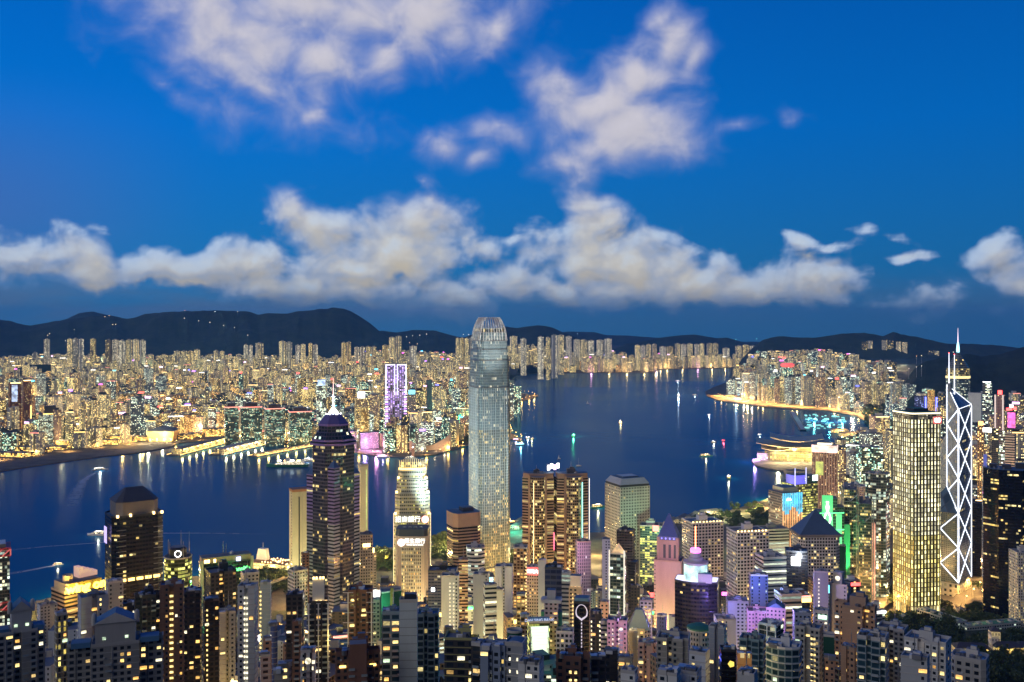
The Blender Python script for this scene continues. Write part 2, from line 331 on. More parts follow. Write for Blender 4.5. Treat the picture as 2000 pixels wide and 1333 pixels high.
class MB:
    def __init__(self): self.v, self.f, self.uv, self.mi, self.ms = [], [], [], [], []
    def mat(self, m):
        if m not in self.ms: self.ms.append(m)
        return self.ms.index(m)
    def face(self, pts, m, uvs=None):
        b = len(self.v); self.v += [tuple(p) for p in pts]; self.f.append(tuple(range(b, b + len(pts))))
        self.uv += uvs or [(p[0] * .1, p[1] * .1) for p in pts]; self.mi.append(self.mat(m))
    def prism(self, poly, z0, z1, wall, roof=None, bay=3.4, flo=3.2, top=None, off=0, bottom=False, ztop=None):
        top = top or poly; n = len(poly); nf = max(1, round((z1 - z0) / flo))
        zt = ztop or [z1] * n
        for i in range(n):
            j = (i + 1) % n; p, q, r, s = poly[i], poly[j], top[j], top[i]
            L = math.hypot(q[0]-p[0], q[1]-p[1]); nb = max(1, round(L / bay)); u = (i + off) * 100
            self.face([(*p, z0), (*q, z0), (*r, zt[j]), (*s, zt[i])], wall, [(u, off * 50), (u + nb, off * 50), (u + nb, off * 50 + nf), (u, off * 50 + nf)])
        self.face([(*p, z) for p, z in zip(top, zt)], roof or wall)
        if bottom: self.face([(*p, z0) for p in reversed(poly)], wall)
    def box(self, x, y, z, w, d, h, m, rot=0, roof=None, bay=3.4, flo=3.2, off=0):
        self.prism(xf(rect(w, d), x, y, rot), z, z + h, m, roof or m, bay, flo, off=off, bottom=True)
    def parapet(self, poly, z, h, t, m):
        inn = inset(poly, 1 - 2 * t / max(1e-3, max(p[0] for p in poly) - min(p[0] for p in poly)))
        n = len(poly)
        for i in range(n):
            j = (i+1) % n; a, b, c, d = poly[i], poly[j], inn[j], inn[i]
            self.face([(*a, z), (*b, z), (*b, z+h), (*a, z+h)], m); self.face([(*a, z+h), (*b, z+h), (*c, z+h), (*d, z+h)], m); self.face([(*c, z), (*d, z), (*d, z+h), (*c, z+h)], m)
    def tube(self, p, q, r, m, n=6, r2=None):
        p, q = Vector(p), Vector(q); ax = (q - p).normalized(); up = Vector((0, 0, 1)) if abs(ax.z) < .9 else Vector((1, 0, 0))
        x = ax.cross(up).normalized(); y = ax.cross(x); r2 = r if r2 is None else r2
        A = [p + (x * math.cos(2*math.pi*i/n) + y * math.sin(2*math.pi*i/n)) * r for i in range(n)]
        B = [q + (x * math.cos(2*math.pi*i/n) + y * math.sin(2*math.pi*i/n)) * r2 for i in range(n)]
        for i in range(n):
            j = (i+1) % n; self.face([A[j], A[i], B[i], B[j]], m)
        self.face(A, m); self.face(list(reversed(B)), m)
    def lathe(self, prof, m, n=16, x=0, y=0, sy=1.0):
        for (r0, z0), (r1, z1) in zip(prof, prof[1:]):
            for i in range(n):
                a, b = 2*math.pi*i/n, 2*math.pi*(i+1)/n
                pts = [(x + r0*math.cos(a), y + r0*sy*math.sin(a), z0), (x + r0*math.cos(b), y + r0*sy*math.sin(b), z0), (x + r1*math.cos(b), y + r1*sy*math.sin(b), z1), (x + r1*math.cos(a), y + r1*sy*math.sin(a), z1)]
                if r1 < 1e-4: pts = pts[:3]
                elif r0 < 1e-4: pts = [pts[0], pts[2], pts[3]]
                self.face(pts, m)
    def build(self, name, parent=None, loc=None):
        me = bpy.data.meshes.new(name); me.from_pydata(self.v, [], self.f)
        ul = me.uv_layers.new(name="UVMap"); ul.data.foreach_set('uv', [c for p in self.uv for c in p])
        for m in self.ms: me.materials.append(m)
        me.polygons.foreach_set('material_index', self.mi)
        o = bpy.data.objects.new(name, me); COL.objects.link(o)
        if parent: o.parent = parent
        if loc: o.location = loc
        return o
LABELS = set()
def tag(o, label, cat, group=None):
    if label in LABELS and not group: print('DUPLICATE LABEL', label)
    LABELS.add(label); o['label'] = label; o['category'] = cat
    if group: o['group'] = group
    return o
def thing(name, label, cat, loc=(0, 0, 0), rz=0, group=None):
    o = bpy.data.objects.new(name, None); COL.objects.link(o); o.location = loc; o.rotation_euler = (0, 0, rz)
    o.empty_display_size = 2; return tag(o, label, cat, group)
def structure(o): o['kind'] = 'structure'; return o
def link_copy(o, parent, loc, rz=None):
    c = o.copy(); COL.objects.link(c); c.parent = parent; c.location = loc
    if rz is not None: c.rotation_euler = (0, 0, rz)
    for ch in o.children:
        d = ch.copy(); COL.objects.link(d); d.parent = c
    return c
def gp(u, v, z=4.0):                               # ground point seen along a surveyed direction
    Y = F * (H - z) / (v - V0); return ((u - U0) / F * Y, Y)
def zat(v, Y): return H - (v - V0) / F * Y
def xat(u, Y): return (u - U0) / F * Y
def text_mesh(body, size, depth=.3, mat=None, name='lettering', parent=None, loc=(0,0,0), rot=(0,0,0), sx=1.0, bold=0.0, align='CENTER'):
    c = bpy.data.curves.new('t', 'FONT'); c.body = body; c.size = size; c.extrude = depth; c.align_x = align; c.align_y = 'CENTER'; c.offset = bold; c.resolution_u = 3
    o = bpy.data.objects.new('t', c); COL.objects.link(o)
    bpy.context.view_layer.update()
    me = bpy.data.meshes.new_from_object(o.evaluated_get(bpy.context.evaluated_depsgraph_get())); bpy.data.objects.remove(o); bpy.data.curves.remove(c)
    me.name = name; me.materials.clear(); me.materials.append(mat)
    q = bpy.data.objects.new(name, me); COL.objects.link(q); q.parent = parent; q.location = loc; q.rotation_euler = rot; q.scale = (sx, 1, 1)
    return q
def lamp(x, y, z, power, col=(1, .62, .25), r=1.0, name='city_light'):  # point light for streets, signs and facades, also added fill among the blocks
    L = bpy.data.lights.new(name, 'POINT'); L.energy = power; L.color = col; L.shadow_soft_size = r
    o = bpy.data.objects.new(name, L); COL.objects.link(o); o.location = (x, y, z); return o
def spot(p, target, power, col, ang=60, r=1.0, name='flood_or_fill', blend=.6):
    L = bpy.data.lights.new(name, 'SPOT'); L.energy = power; L.color = col; L.shadow_soft_size = r; L.spot_size = R(ang); L.spot_blend = blend
    o = bpy.data.objects.new(name, L); COL.objects.link(o); o.location = p
    o.rotation_euler = (Vector(target) - Vector(p)).to_track_quat('-Z', 'Y').to_euler(); return o
def inside(x, y, poly):
    c = False; n = len(poly)
    for i in range(n):
        (x1, y1), (x2, y2) = poly[i], poly[i-1]
        if (y1 > y) != (y2 > y) and x < (x2 - x1) * (y - y1) / (y2 - y1) + x1: c = not c
    return c
def lerp(t, xs, ys):
    if t <= xs[0]: return ys[0]
    for a, b, c, d in zip(xs, xs[1:], ys, ys[1:]):
        if t <= b: return c + (d - c) * (t - a) / (b - a)
    return ys[-1]
def smooth(a, b, x): t = max(0, min(1, (x - a) / (b - a))); return t * t * (3 - 2 * t)

# ------------------------------------------------------------------ water, land, hills
def mat_water():
    m = bpy.data.materials.new('harbour_water'); m.use_nodes = True; t = NT(m.node_tree); t.n.clear()
    tc = t.new('ShaderNodeTexCoord'); P = tc.outputs['Object']
    n1 = t.noise(P, .035, 4, .6, .4); n2 = t.noise(P, .006, 3, .55, .8); n3 = t.noise(P, .0014, 4, .55, .6)
    h = t.math('ADD', t.math('MULTIPLY', n1, 1.0), t.math('MULTIPLY', n2, 2.2))
    b = t.new('ShaderNodeBump'); t.put(b.inputs['Height'], h); b.inputs['Distance'].default_value = 1.0
    t.put(b.inputs['Strength'], t.remap(n3, .36, .64, .12, .34))                     # slicks and wind-ruffled patches
    body = t.new('ShaderNodeBsdfDiffuse'); body.inputs[0].default_value = (.0, .062, .19, 1)
    gl = t.new('ShaderNodeBsdfGlossy'); gl.inputs[0].default_value = (.62, .84, 1, 1); t.put(gl.inputs['Roughness'], t.remap(n3, .36, .64, .13, .22)); t.l.new(b.outputs[0], gl.inputs['Normal'])
    fr = t.new('ShaderNodeFresnel'); fr.inputs[0].default_value = 1.33; t.l.new(b.outputs[0], fr.inputs['Normal'])
    mx = t.new('ShaderNodeMixShader'); t.put(mx.inputs[0], t.math('MULTIPLY', fr.outputs[0], .48)); t.l.new(body.outputs[0], mx.inputs[1]); t.l.new(gl.outputs[0], mx.inputs[2])
    t.l.new(mx.outputs[0], t.new('ShaderNodeOutputMaterial').inputs[0])
    return m
w_ = MB(); S = 14500
w_.face([(-S, -2900, 0), (S, -2900, 0), (S, 16000, 0), (-S, 16000, 0)], mat_water())
structure(w_.build('water'))

KSHORE_UV = [(-420, 985), (-150, 945), (0, 922), (60, 913), (120, 904), (200, 893), (260, 887), (300, 881), (335, 874), (350, 866), (430, 859), (470, 862), (520, 865), (560, 868), (610, 872), (660, 879), (700, 887),
 (745, 893), (800, 894), (850, 890), (885, 880), (905, 873), (960, 861), (1000, 859), (1017, 863), (1019, 858), (1000, 850), (985, 810), (995, 797), (1012, 786), (1043, 779), (1044, 774), (1018, 769), (1000, 764), (996, 745), (1003, 736),
 (1015, 731.5), (1120, 729.5), (1220, 729), (1280, 728.5), (1284, 724), (1300, 722), (1380, 721), (1440, 719.5), (1475, 718)]
ISHORE_UV = [(-420, 1330), (-200, 1260), (0, 1195), (100, 1172), (200, 1152), (380, 1130), (480, 1122), (560, 1110), (700, 1086), (760, 1074), (850, 1052), (950, 1036), (1040, 1030), (1100, 1044), (1170, 1044), (1250, 1036), (1330, 1026),
 (1400, 1007), (1450, 993), (1500, 977), (1520, 962), (1536, 940), (1530, 922), (1500, 918), (1475, 911), (1468, 903), (1480, 896), (1505, 889), (1560, 882), (1640, 874), (1690, 868), (1735, 863), (1738, 850), (1705, 833), (1672, 814),
 (1610, 803), (1550, 801), (1500, 797), (1450, 790), (1400, 783), (1380, 774), (1377, 766), (1395, 757), (1425, 746), (1450, 735), (1465, 725), (1470, 716)]
KSH = [gp(u, v, 0) for u, v in KSHORE_UV]; ISH = [gp(u, v, 0) for u, v in ISHORE_UV]
KPOLY = KSH + [(5200, 16000), (-9000, 16000), (-9000, KSH[0][1])]
IPOLY = ISH + [(5200, 9300), (7000, 5200), (5200, 1500), (2600, -400), (-2600, -400), (-2600, ISH[0][1])]
KSX = sorted((U0 + F * x / y, y) for x, y in KSH)
def kshore(u): return lerp(u, [a for a, _ in KSX], [b for _, b in KSX])
def kz(x, y):
    s = max(5300, kshore(U0 + F * x / max(y, 1)) + 500)
    return 4 + max(0, y - s) * .024 + 10 * smooth(5600, 7000, y) * (noise.noise(Vector((x * .0013, y * .0013, 0))) )
YS, ZS = [-400, 0, 120, 250, 330, 430, 560, 700, 850, 1000, 1150, 1300], [430, 385, 318, 232, 190, 150, 112, 76, 46, 24, 8, 4]
def iz(x, y):
    z = lerp(y, YS, ZS)
    k = smooth(150, 420, x) * smooth(700, 900, y)                               # the terrace of the gardens on the right
    z += k * 34 * (1 - smooth(1120, 1330, y))
    k2 = smooth(1250, 2700, x - .25 * y) * smooth(1100, 1900, y) * smooth(8200, 5200, y)
    z += smooth(5000, 7400, y) * smooth(.225, .262, x / max(y, 1)) * 125
    z += k2 * 150 + k2 * 40 * noise.noise(Vector((x * .0012, y * .0012, 4)))
    return z
def mat_ground(name, col, col2, sc):
    m, t, p = base_mat(name); tc = t.new('ShaderNodeTexCoord')
    n = t.noise(tc.outputs['Object'], sc, 6, .65)
    t.put(p.inputs['Base Color'], t.mix(t.remap(n, .38, .62), col, col2)); p.inputs['Roughness'].default_value = .9
    if 'wooded' in name:                          # tree tops and gullies
        n2 = t.noise(tc.outputs['Object'], sc * 6, 5, .7); b = t.new('ShaderNodeBump'); b.inputs['Strength'].default_value = .8; b.inputs['Distance'].default_value = .10 / sc
        t.put(b.inputs['Height'], n2); t.l.new(b.outputs[0], p.inputs['Normal'])
    return m
CITYG = mat_ground('city_ground', (.07, .07, .07), (.15, .14, .12), .02)
HILLG = mat_ground('wooded_hill', (.020, .034, .020), (.045, .060, .034), .006)
SLOPEG = mat_ground('wooded_slope', (.020, .036, .014), (.05, .07, .03), .05)
SEAW = plain('sea_wall', (.16, .15, .14), .85)
from mathutils.geometry import tessellate_polygon
def slab(name, poly, z):
    me = MB()
    for tri in tessellate_polygon([[Vector((x, y, 0)) for x, y in poly]]):
        pts = [(*poly[i], z) for i in tri]
        a = (pts[1][0]-pts[0][0])*(pts[2][1]-pts[0][1]) - (pts[1][1]-pts[0][1])*(pts[2][0]-pts[0][0])
        me.face(pts if a > 0 else pts[::-1], CITYG)
    for i in range(len(poly)):
        p, q = poly[i-1], poly[i]; me.face([(*p, -3), (*q, -3), (*q, z), (*p, z)], SEAW)
    return structure(me.build(name))
slab('ground', KPOLY, 3.2); slab('ground', IPOLY, 3.4)
def sheet(name, xs, ys, zf, mat, keep=None):
    vs = [(x, y, zf(x, y)) for y in ys for x in xs]; n = len(xs)
    fs = [(j*n+i, j*n+i+1, (j+1)*n+i+1, (j+1)*n+i) for j in range(len(ys)-1) for i in range(n-1) if not keep or keep(.5*(xs[i]+xs[i+1]), .5*(ys[j]+ys[j+1]))]
    me = bpy.data.meshes.new(name); me.from_pydata(vs, [], fs); me.materials.append(mat); me.polygons.foreach_set('use_smooth', [True]*len(fs))
    o = bpy.data.objects.new(name, me); COL.objects.link(o); return structure(o)
frange = lambda a, b, n: [a + (b - a) * i / n for i in range(n + 1)]
sheet('hillside', frange(-1200, 2600, 95), frange(-300, 1340, 60), lambda x, y: iz(x, y) - .2, SLOPEG)
sheet('hillside', frange(700, 6000, 90), frange(1340, 8800, 110), lambda x, y: iz(x, y) - .8, HILLG, lambda x, y: iz(x, y) > 5.5)
sheet('rising_ground', frange(-4500, 5000, 90), frange(5200, 13000, 80), lambda x, y: kz(x, y) - .6, CITYG, lambda x, y: kz(x, y) > 5 and inside(x, y, KPOLY))

def ridge(name, uv, D, front, back, z0=0.0, amp=.10, step=4, seed=0, mat=HILLG, taper=False):
    """A range of hills: its crest as surveyed, at the distance D, with folded slopes in front and behind."""
    us = [u for u, _ in uv]; vs_ = [v for _, v in uv]; N = int((us[-1] - us[0]) / step)
    rows = [-1, -.85, -.7, -.55, -.42, -.3, -.2, -.1, -.04, 0, .06, .2, .45, .75, 1]
    V, Fc = [], []
    for k in range(N + 1):
        u = us[0] + (us[-1] - us[0]) * k / N
        zc = H - (lerp(u, us, vs_) - V0) / F * D
        zc += (zc - z0) * amp * .22 * noise.fractal(Vector((u * .035, seed, 0)), .8, 2, 7)
        zc = z0 + (zc - z0) * smooth(-.01, .12, k / N) * smooth(1.01, .88, k / N) if taper else zc
        for r in rows:
            d = D + (r * front if r < 0 else r * back)
            sl = (1 - abs(r)) ** 1.25
            nz = noise.fractal(Vector((u * D / F * .0016, d * .0011, seed)), 1, 2, 5)
            z = z0 + (zc - z0) * max(0, sl * (1 + nz * amp * 5 * min(1, abs(r) * 4) * (1 - abs(r) * .5)))
            if r in (-1, 1): z = z0 - 30
            V.append(((u - U0) / F * d, d, min(z, zc)))
    n = len(rows)
    for k in range(N):
        for i in range(n - 1): Fc.append((k*n+i, (k+1)*n+i, (k+1)*n+i+1, k*n+i+1))
    me = bpy.data.meshes.new(name); me.from_pydata(V, [], Fc); me.materials.append(mat); me.polygons.foreach_set('use_smooth', [True]*len(Fc))
    o = bpy.data.objects.new(name, me); COL.objects.link(o); return structure(o)
ridge('hills', [(-200, 632), (-60, 622), (0, 625), (30, 630), (60, 637), (100, 629), (150, 622), (180, 618), (215, 616), (250, 624), (285, 613), (330, 610), (400, 607), (440, 607), (485, 609), (503, 614), (560, 612), (610, 606), (650, 601), (672, 604), (692, 611), (720, 630), (745, 650), (765, 664), (800, 684), (840, 700)], 9600, 1900, 1500, 40, seed=1)
ridge('hills', [(40, 650), (90, 634), (130, 624), (155, 611), (182, 609), (210, 616), (250, 626), (330, 640)], 12500, 1500, 1500, 40, seed=2)
ridge('hills', [(700, 660), (745, 646), (775, 650), (805, 645), (850, 646), (880, 655), (905, 660), (940, 648), (985, 638), (1010, 641), (1050, 635), (1080, 641), (1110, 653), (1135, 664), (1170, 672)], 10200, 1400, 1400, 40, seed=3)
ridge('hills', [(1060, 655), (1110, 648), (1160, 649), (1185, 655), (1230, 656), (1280, 660), (1330, 662), (1420, 668), (1500, 668), (1560, 660)], 15500, 1500, 1500, 20, seed=4)
ridge('hills', [(1180, 690), (1225, 672), (1262, 666), (1290, 660), (1330, 655), (1358, 654), (1400, 661), (1420, 660), (1450, 668), (1500, 676), (1560, 690)], 11500, 1100, 1300, 20, seed=5)
ridge('hills', [(1420, 745), (1450, 700), (1470, 680), (1490, 664), (1520, 657), (1565, 660), (1600, 659), (1640, 653), (1685, 650), (1705, 653), (1725, 657), (1745, 648), (1760, 654), (1790, 658), (1815, 664), (1850, 672), (1900, 672), (1960, 676), (2020, 684), (2100, 690)], 8200, 900, 1300, 10, seed=6)
ridge('hills', [(1742, 800), (1756, 768), (1772, 738), (1790, 716), (1812, 705), (1850, 697), (1885, 692), (1915, 697), (1945, 693), (1975, 686), (2000, 678), (2060, 660), (2160, 640)], 4300, 900, 1200, 4, seed=7)
ridge('hills', [(20, 722), (60, 713), (100, 712), (130, 716), (160, 728)], 6300, 160, 260, 30, seed=8, taper=True)
ridge('hills', [(505, 710), (525, 697), (560, 692), (600, 692), (640, 696), (670, 702), (700, 712)], 7800, 260, 300, 60, seed=9, taper=True)
ridge('hills', [(880, 690), (905, 680), (930, 678), (960, 684), (985, 700)], 7400, 220, 260, 50, seed=10, taper=True)

# ------------------------------------------------------------------ landmark towers of the near shore
SIGNW = glow('sign_white', (1, .97, .92), 1.7)
def aerial(parent, x, y, z, h, r=.25, m=STEEL):
    b = MB(); b.tube((x, y, z), (x, y, z + h), r, m, 5, r * .4)
    for k in (.45, .7): b.tube((x - h*.06, y, z + h*k), (x + h*.06, y, z + h*k), r*.5, m, 4)
    return b.build('antenna', parent)
def roof_kit(parent, poly, z, seed=0, s=1.0, house=CONC, n=4):
    """lift house, tanks, plant boxes and an antenna on a flat roof"""
    rr = random.Random(seed); xs = [p[0] for p in poly]; ys = [p[1] for p in poly]
    cx, cy, w, d = (min(xs)+max(xs))/2, (min(ys)+max(ys))/2, (max(xs)-min(xs)), (max(ys)-min(ys))
    b = MB(); h = rr.uniform(3.5, 7)*s; hw, hd = w*rr.uniform(.25, .42), d*rr.uniform(.25, .4); ox, oy = rr.uniform(-.12, .12)*w, rr.uniform(-.05, .2)*d
    b.box(cx+ox, cy+oy, z, hw, hd, h, house, roof=ROOF); b.box(cx+ox+hw*.1, cy+oy, z+h, hw*.5, hd*.6, h*.35, house, roof=ROOFB); b.build('lift_house', parent)
    for k in range(n):
        x, y = cx + rr.uniform(-.36, .36)*w, cy + rr.uniform(-.38, .1)*d
        b = MB()
        if rr.random() < .35: b.lathe([(1.3, z), (1.3, z+2.2), (0, z+2.6)], STEEL, 10, x, y); b.build('water_tank', parent)
        else: b.box(x, y, z, rr.uniform(1.5, 4), rr.uniform(1.5, 4), rr.uniform(1, 2.6), rr.choice((STEEL, WHITEP, ROOF, CONC))); b.build('roof_plant', parent)
    if rr.random() < .4: aerial(parent, cx+ox, cy+oy, z+h, rr.uniform(5, 11))

# --- the tallest tower, with its crown of claws
def tall_tower():
    Y = 1496; X = xat(955, Y); t = thing('skyscraper', 'tallest silver tower on the near shore, crowned by inward curving claws', 'skyscraper', (X, Y + 18, 3), R(23))
    A = fac('silver_grid', (.46, .56, .58), .52, .86, .035, PALE, (.05, .09, .12), row=.05, st=1.2, rough=.4, metal=.25)
    B = fac('silver_grid_busy', (.42, .46, .42), .54, .78, .13, GOLD, (.035, .05, .055), row=.13, st=1.3, rough=.4, metal=.25)
    W = 52.0
    def plan(k):
        a = W/2*k; c = a*.80; n = a*.90
        return [(-c, -a), (-c*.55, -a), (-c*.55, -a*1.03), (c*.55, -a*1.03), (c*.55, -a), (c, -a), (c, -n), (n, -n), (n, -c), (a, -c), (a, -c*.55), (a*1.03, -c*.55), (a*1.03, c*.55), (a, c*.55), (a, c), (n, c), (n, n), (c, n), (c, a),
                (c*.55, a), (c*.55, a*1.03), (-c*.55, a*1.03), (-c*.55, a), (-c, a), (-c, n), (-n, n), (-n, c), (-a, c), (-a, c*.55), (-a*1.03, c*.55), (-a*1.03, -c*.55), (-a, -c*.55), (-a, -c), (-n, -c), (-n, -n), (-c, -n)]
    tiers = [(0, 130, 1.0, 1.0, B), (130, 235, 1.0, 1.0, B), (235, 299, 1.0, 1.0, A), (299, 341, .975, .96, A), (341, 358, .935, .915, A), (358, 371, .895, .865, A), (371, 384, .85, .79, A)]
    for i, (z0, z1, k0, k1, m) in enumerate(tiers):
        b = MB(); b.prism(plan(k0), z0, z1, m, STEEL, 1.55, 4.2, top=plan(k1), off=i); b.build('tower_shaft', t)
        if i > 1: b = MB(); b.prism(inset(plan(k1), .99), z1, z1 + 1.3, STEEL); b.build('setback_ledge', t)
    b = MB(); b.prism(plan(.70), 384, 391, fac('crown_glass', (.5, .55, .55), .7, .8, .5, GOLD, st=1.2, metal=.5), STEEL, 2, 7); b.build('crown_core', t)
    for side in range(4):
        for k in range(-4, 5):
            b = MB(); s = k / 4.6; prev = None
            for (z, r) in ((372, .87), (382, .82), (390, .755), (397, .67), (402, .575), (406, .46), (408, .38)):
                p = Matrix.Rotation(side * math.pi/2, 3, 'Z') @ Vector((s * W/2 * .80 * (r / .84) ** .4, -W/2 * r, 0)); p.z = z
                if prev is not None: b.tube(prev, p, .62, WHITEP, 5)
                prev = p
            b.build('crown_claw', t)
    b = MB(); b.prism(rect(64, 60), -3, 24, fac('podium_lit', (.4, .38, .3), .7, .6, .75, GOLD, st=1.4), ROOF, 5, 6); b.build('podium', t)
    for side in range(4):
        for k in range(-5, 6):
            p = Matrix.Rotation(side*math.pi/2, 3, 'Z') @ Vector((k/5.6*W/2*.80, -W/2*1.035, 0)); b = MB(); b.tube((p.x, p.y, 24), (p.x, p.y, 299), .34, plain('pale_steel', (.55, .62, .64), .4, .3), 4); b.build('rib', t)
    for side in range(4):
        for s in (-1, 1):
            b = MB(); p = Matrix.Rotation(side*math.pi/2, 3, 'Z') @ Vector((s*W/2*.80, -W/2*1.0, 0)); b.tube((p.x, p.y, 20), (p.x, p.y, 299), .45, STEEL, 4); b.build('corner_mullion', t)
    spot((X - 75, Y - 190, 150), (X, Y, 225), 1.9e6, (.74, .97, 1), 100, 3, blend=1); spot((X + 40, Y - 90, 250), (X, Y, 394), 1.6e6, (1, .97, .88), 34, blend=1)  # first spot is an unseen fill added to turn the shaft silver
tall_tower()

# --- its shorter sister
def sister_tower():
    Y = 1372; X = xat(806, Y + 20); t = thing('office_tower', 'pale tower by the water with a glowing gold crown of slats', 'office tower', (X, Y + 20, 3), R(4))
    m = fac('pale_floors', (.56, .56, .44), .72, .42, .24, LIME, (.03, .04, .03), row=.18, st=.95, rough=.5, metal=.2)
    T = [(0, 128, 52), (128, 158, 49), (158, 178, 44), (178, 190, 40)]
    for i, (z0, z1, w) in enumerate(T):
        b = MB(); b.prism(foot('cham', w, w*.9), z0, z1, m, ROOF, 2.6, 5.2, off=i); b.build('tower_shaft', t)
        if i:
            for s in (-1, 1):
                b = MB(); b.box(s * (T[i-1][2]/2 - 2.5), -T[i-1][2]*.4, z0, 3, 3, 3, EMWARM); b.build('corner_lantern', t)
    b = MB(); b.prism(foot('cham', 39, 34), 190, 193, EMGOLD, ROOF); b.build('crown_band', t)
    for k in range(13):
        b = MB(); x = -18 + 3*k; h = 14 - abs(k - 6) * .55
        b.box(x, -16.5, 193, .5, .8, h, glow('slat_gold', (1, .78, .32), 1.7)); b.build('crown_slat', t)
    b = MB(); b.prism(foot('cham', 34, 28), 193, 201, fac('gold_crown', (.6, .5, .25), .7, .7, .95, GOLD, st=1.8), ROOF, 3, 4); b.build('crown_core', t)
    for s in (-1, 1):
        b = MB(); b.tube((s*26, -22, 10), (s*26, -22, 130), .4, glow('corner_cream', (1, .82, .45), 1.4), 4); b.build('corner_light', t)
    text_mesh('招商銀行', 9, .4, SIGNW, 'sign_lettering', t, (-6, -23.8, 121), (R(90), 0, 0), bold=.10)
    b = MB(); b.tube((18.5, -23.6, 121), (18.5, -24.3, 121), 5.2, glow('rose_light', (1, .45, .4), 3), 20); b.build('sign_emblem', t)
sister_tower()

# --- star plan tower with the lit mast
def star_tower():
    Y = 1073; X = xat(651, Y + 26); t = thing('skyscraper', 'dark star plan tower with violet banding and a lit white mast', 'skyscraper', (X, Y + 26, 3), R(12))
    core = fac('star_glass', (.10, .10, .15), .9, .62, .10, GOLD, (.03, .034, .06), row=.05, st=1.1, rough=.3, metal=.4)
    band = fac('star_band', (.36, .38, .46), 1.0, .46, .06, GOLD, (.03, .034, .05), row=.05, st=1.0, rough=.45, metal=.3)
    vio = fac('star_band_violet_light', (.30, .24, .54), 1.0, .46, .06, GOLD, (.03, .025, .06), row=.05, st=1.0, rough=.45, metal=.3)  # violet light of the upper bands, put into the wall colour
    s = 46.0; b = MB(); b.prism(foot('oct', s, s), 0, 262, core, ROOF, 2.4, 4.0); b.build('tower_shaft', t)
    for k in range(4):
        a = k * math.pi/2; cx, cy = math.sin(a) * 19, -math.cos(a) * 19
        z1 = 238 if k % 2 == 0 else 228
        b = MB(); b.prism(xf(rect(15, 15), cx, cy, math.pi/4 + a), 0, 175, band, ROOF, 15, 4.0, off=k); b.build('corner_fin', t)
        b = MB(); b.prism(xf(rect(15, 15), cx, cy, math.pi/4 + a), 175.2, z1, vio, ROOF, 15, 4.0, off=k); b.build('corner_fin', t)
        b = MB(); b.prism(xf(rect(15.4, 15.4), cx, cy, math.pi/4 + a), z1, z1 + 13, plain('blue_slate', (.05, .12, .30), .4), top=xf(rect(.4, .4), cx, cy, math.pi/4)); b.build('fin_cap', t)
    for (z, r) in ((262, 25.5), (266, 24), (283, 17)):
        b = MB(); b.prism(foot('oct', 2*r, 2*r), z, z + 2.2, plain('violet_trim', (.26, .18, .50), .4, .4), ROOF); b.build('crown_ring', t)
    b = MB(); b.prism(foot('oct', 44, 44), 268.2, 276, fac('crown_dark', (.06, .05, .1), .8, .7, .1, COOL), plain('blue_slate', (.05, .12, .30)), 4, 4, top=foot('oct', 36, 36)); b.build('crown_base', t)
    b = MB(); b.prism(foot('oct', 33, 33), 276, 283, fac('crown_dark', (.06, .05, .1), .8, .7, .1), ROOF, 4, 3.5); b.build('crown_drum', t)
    b = MB(); b.prism(foot('oct', 32, 32), 285.2, 295, plain('violet_roof', (.13, .10, .28), .5), top=foot('oct', 17, 17)); b.build('crown_roof', t)
    b = MB()
    for i in range(4):
        a = i * math.pi/2 + .4; b.tube((7*math.cos(a), 7*math.sin(a), 295), (0, 0, 304), .35, EMW, 4)
    b.tube((0, 0, 295), (0, 0, 316), 1.0, glow('mast_white', (.75, .9, 1), 3.0), 8, .8); b.build('mast_base', t)
    b = MB(); b.tube((0, 0, 316), (0, 0, 337), .7, glow('mast_pink', (1, .55, .5), 2.5), 6, .12); b.build('mast', t)
    for (z, r) in ((305, 2.6), (311, 2.2), (315, 3.0)):
        b = MB(); b.lathe([(r*.4, z-.5), (r, z), (r*.4, z+.5)], glow('mast_white', (.75, .9, 1), 3.0), 8); b.build('mast_ring', t)
    for i in range(6):
        a = i*math.pi/3; b = MB(); b.box(8.3*math.cos(a), 8.3*math.sin(a), 295, 1, 1, 1.4, EMW); b.build('roof_light', t)
star_tower()

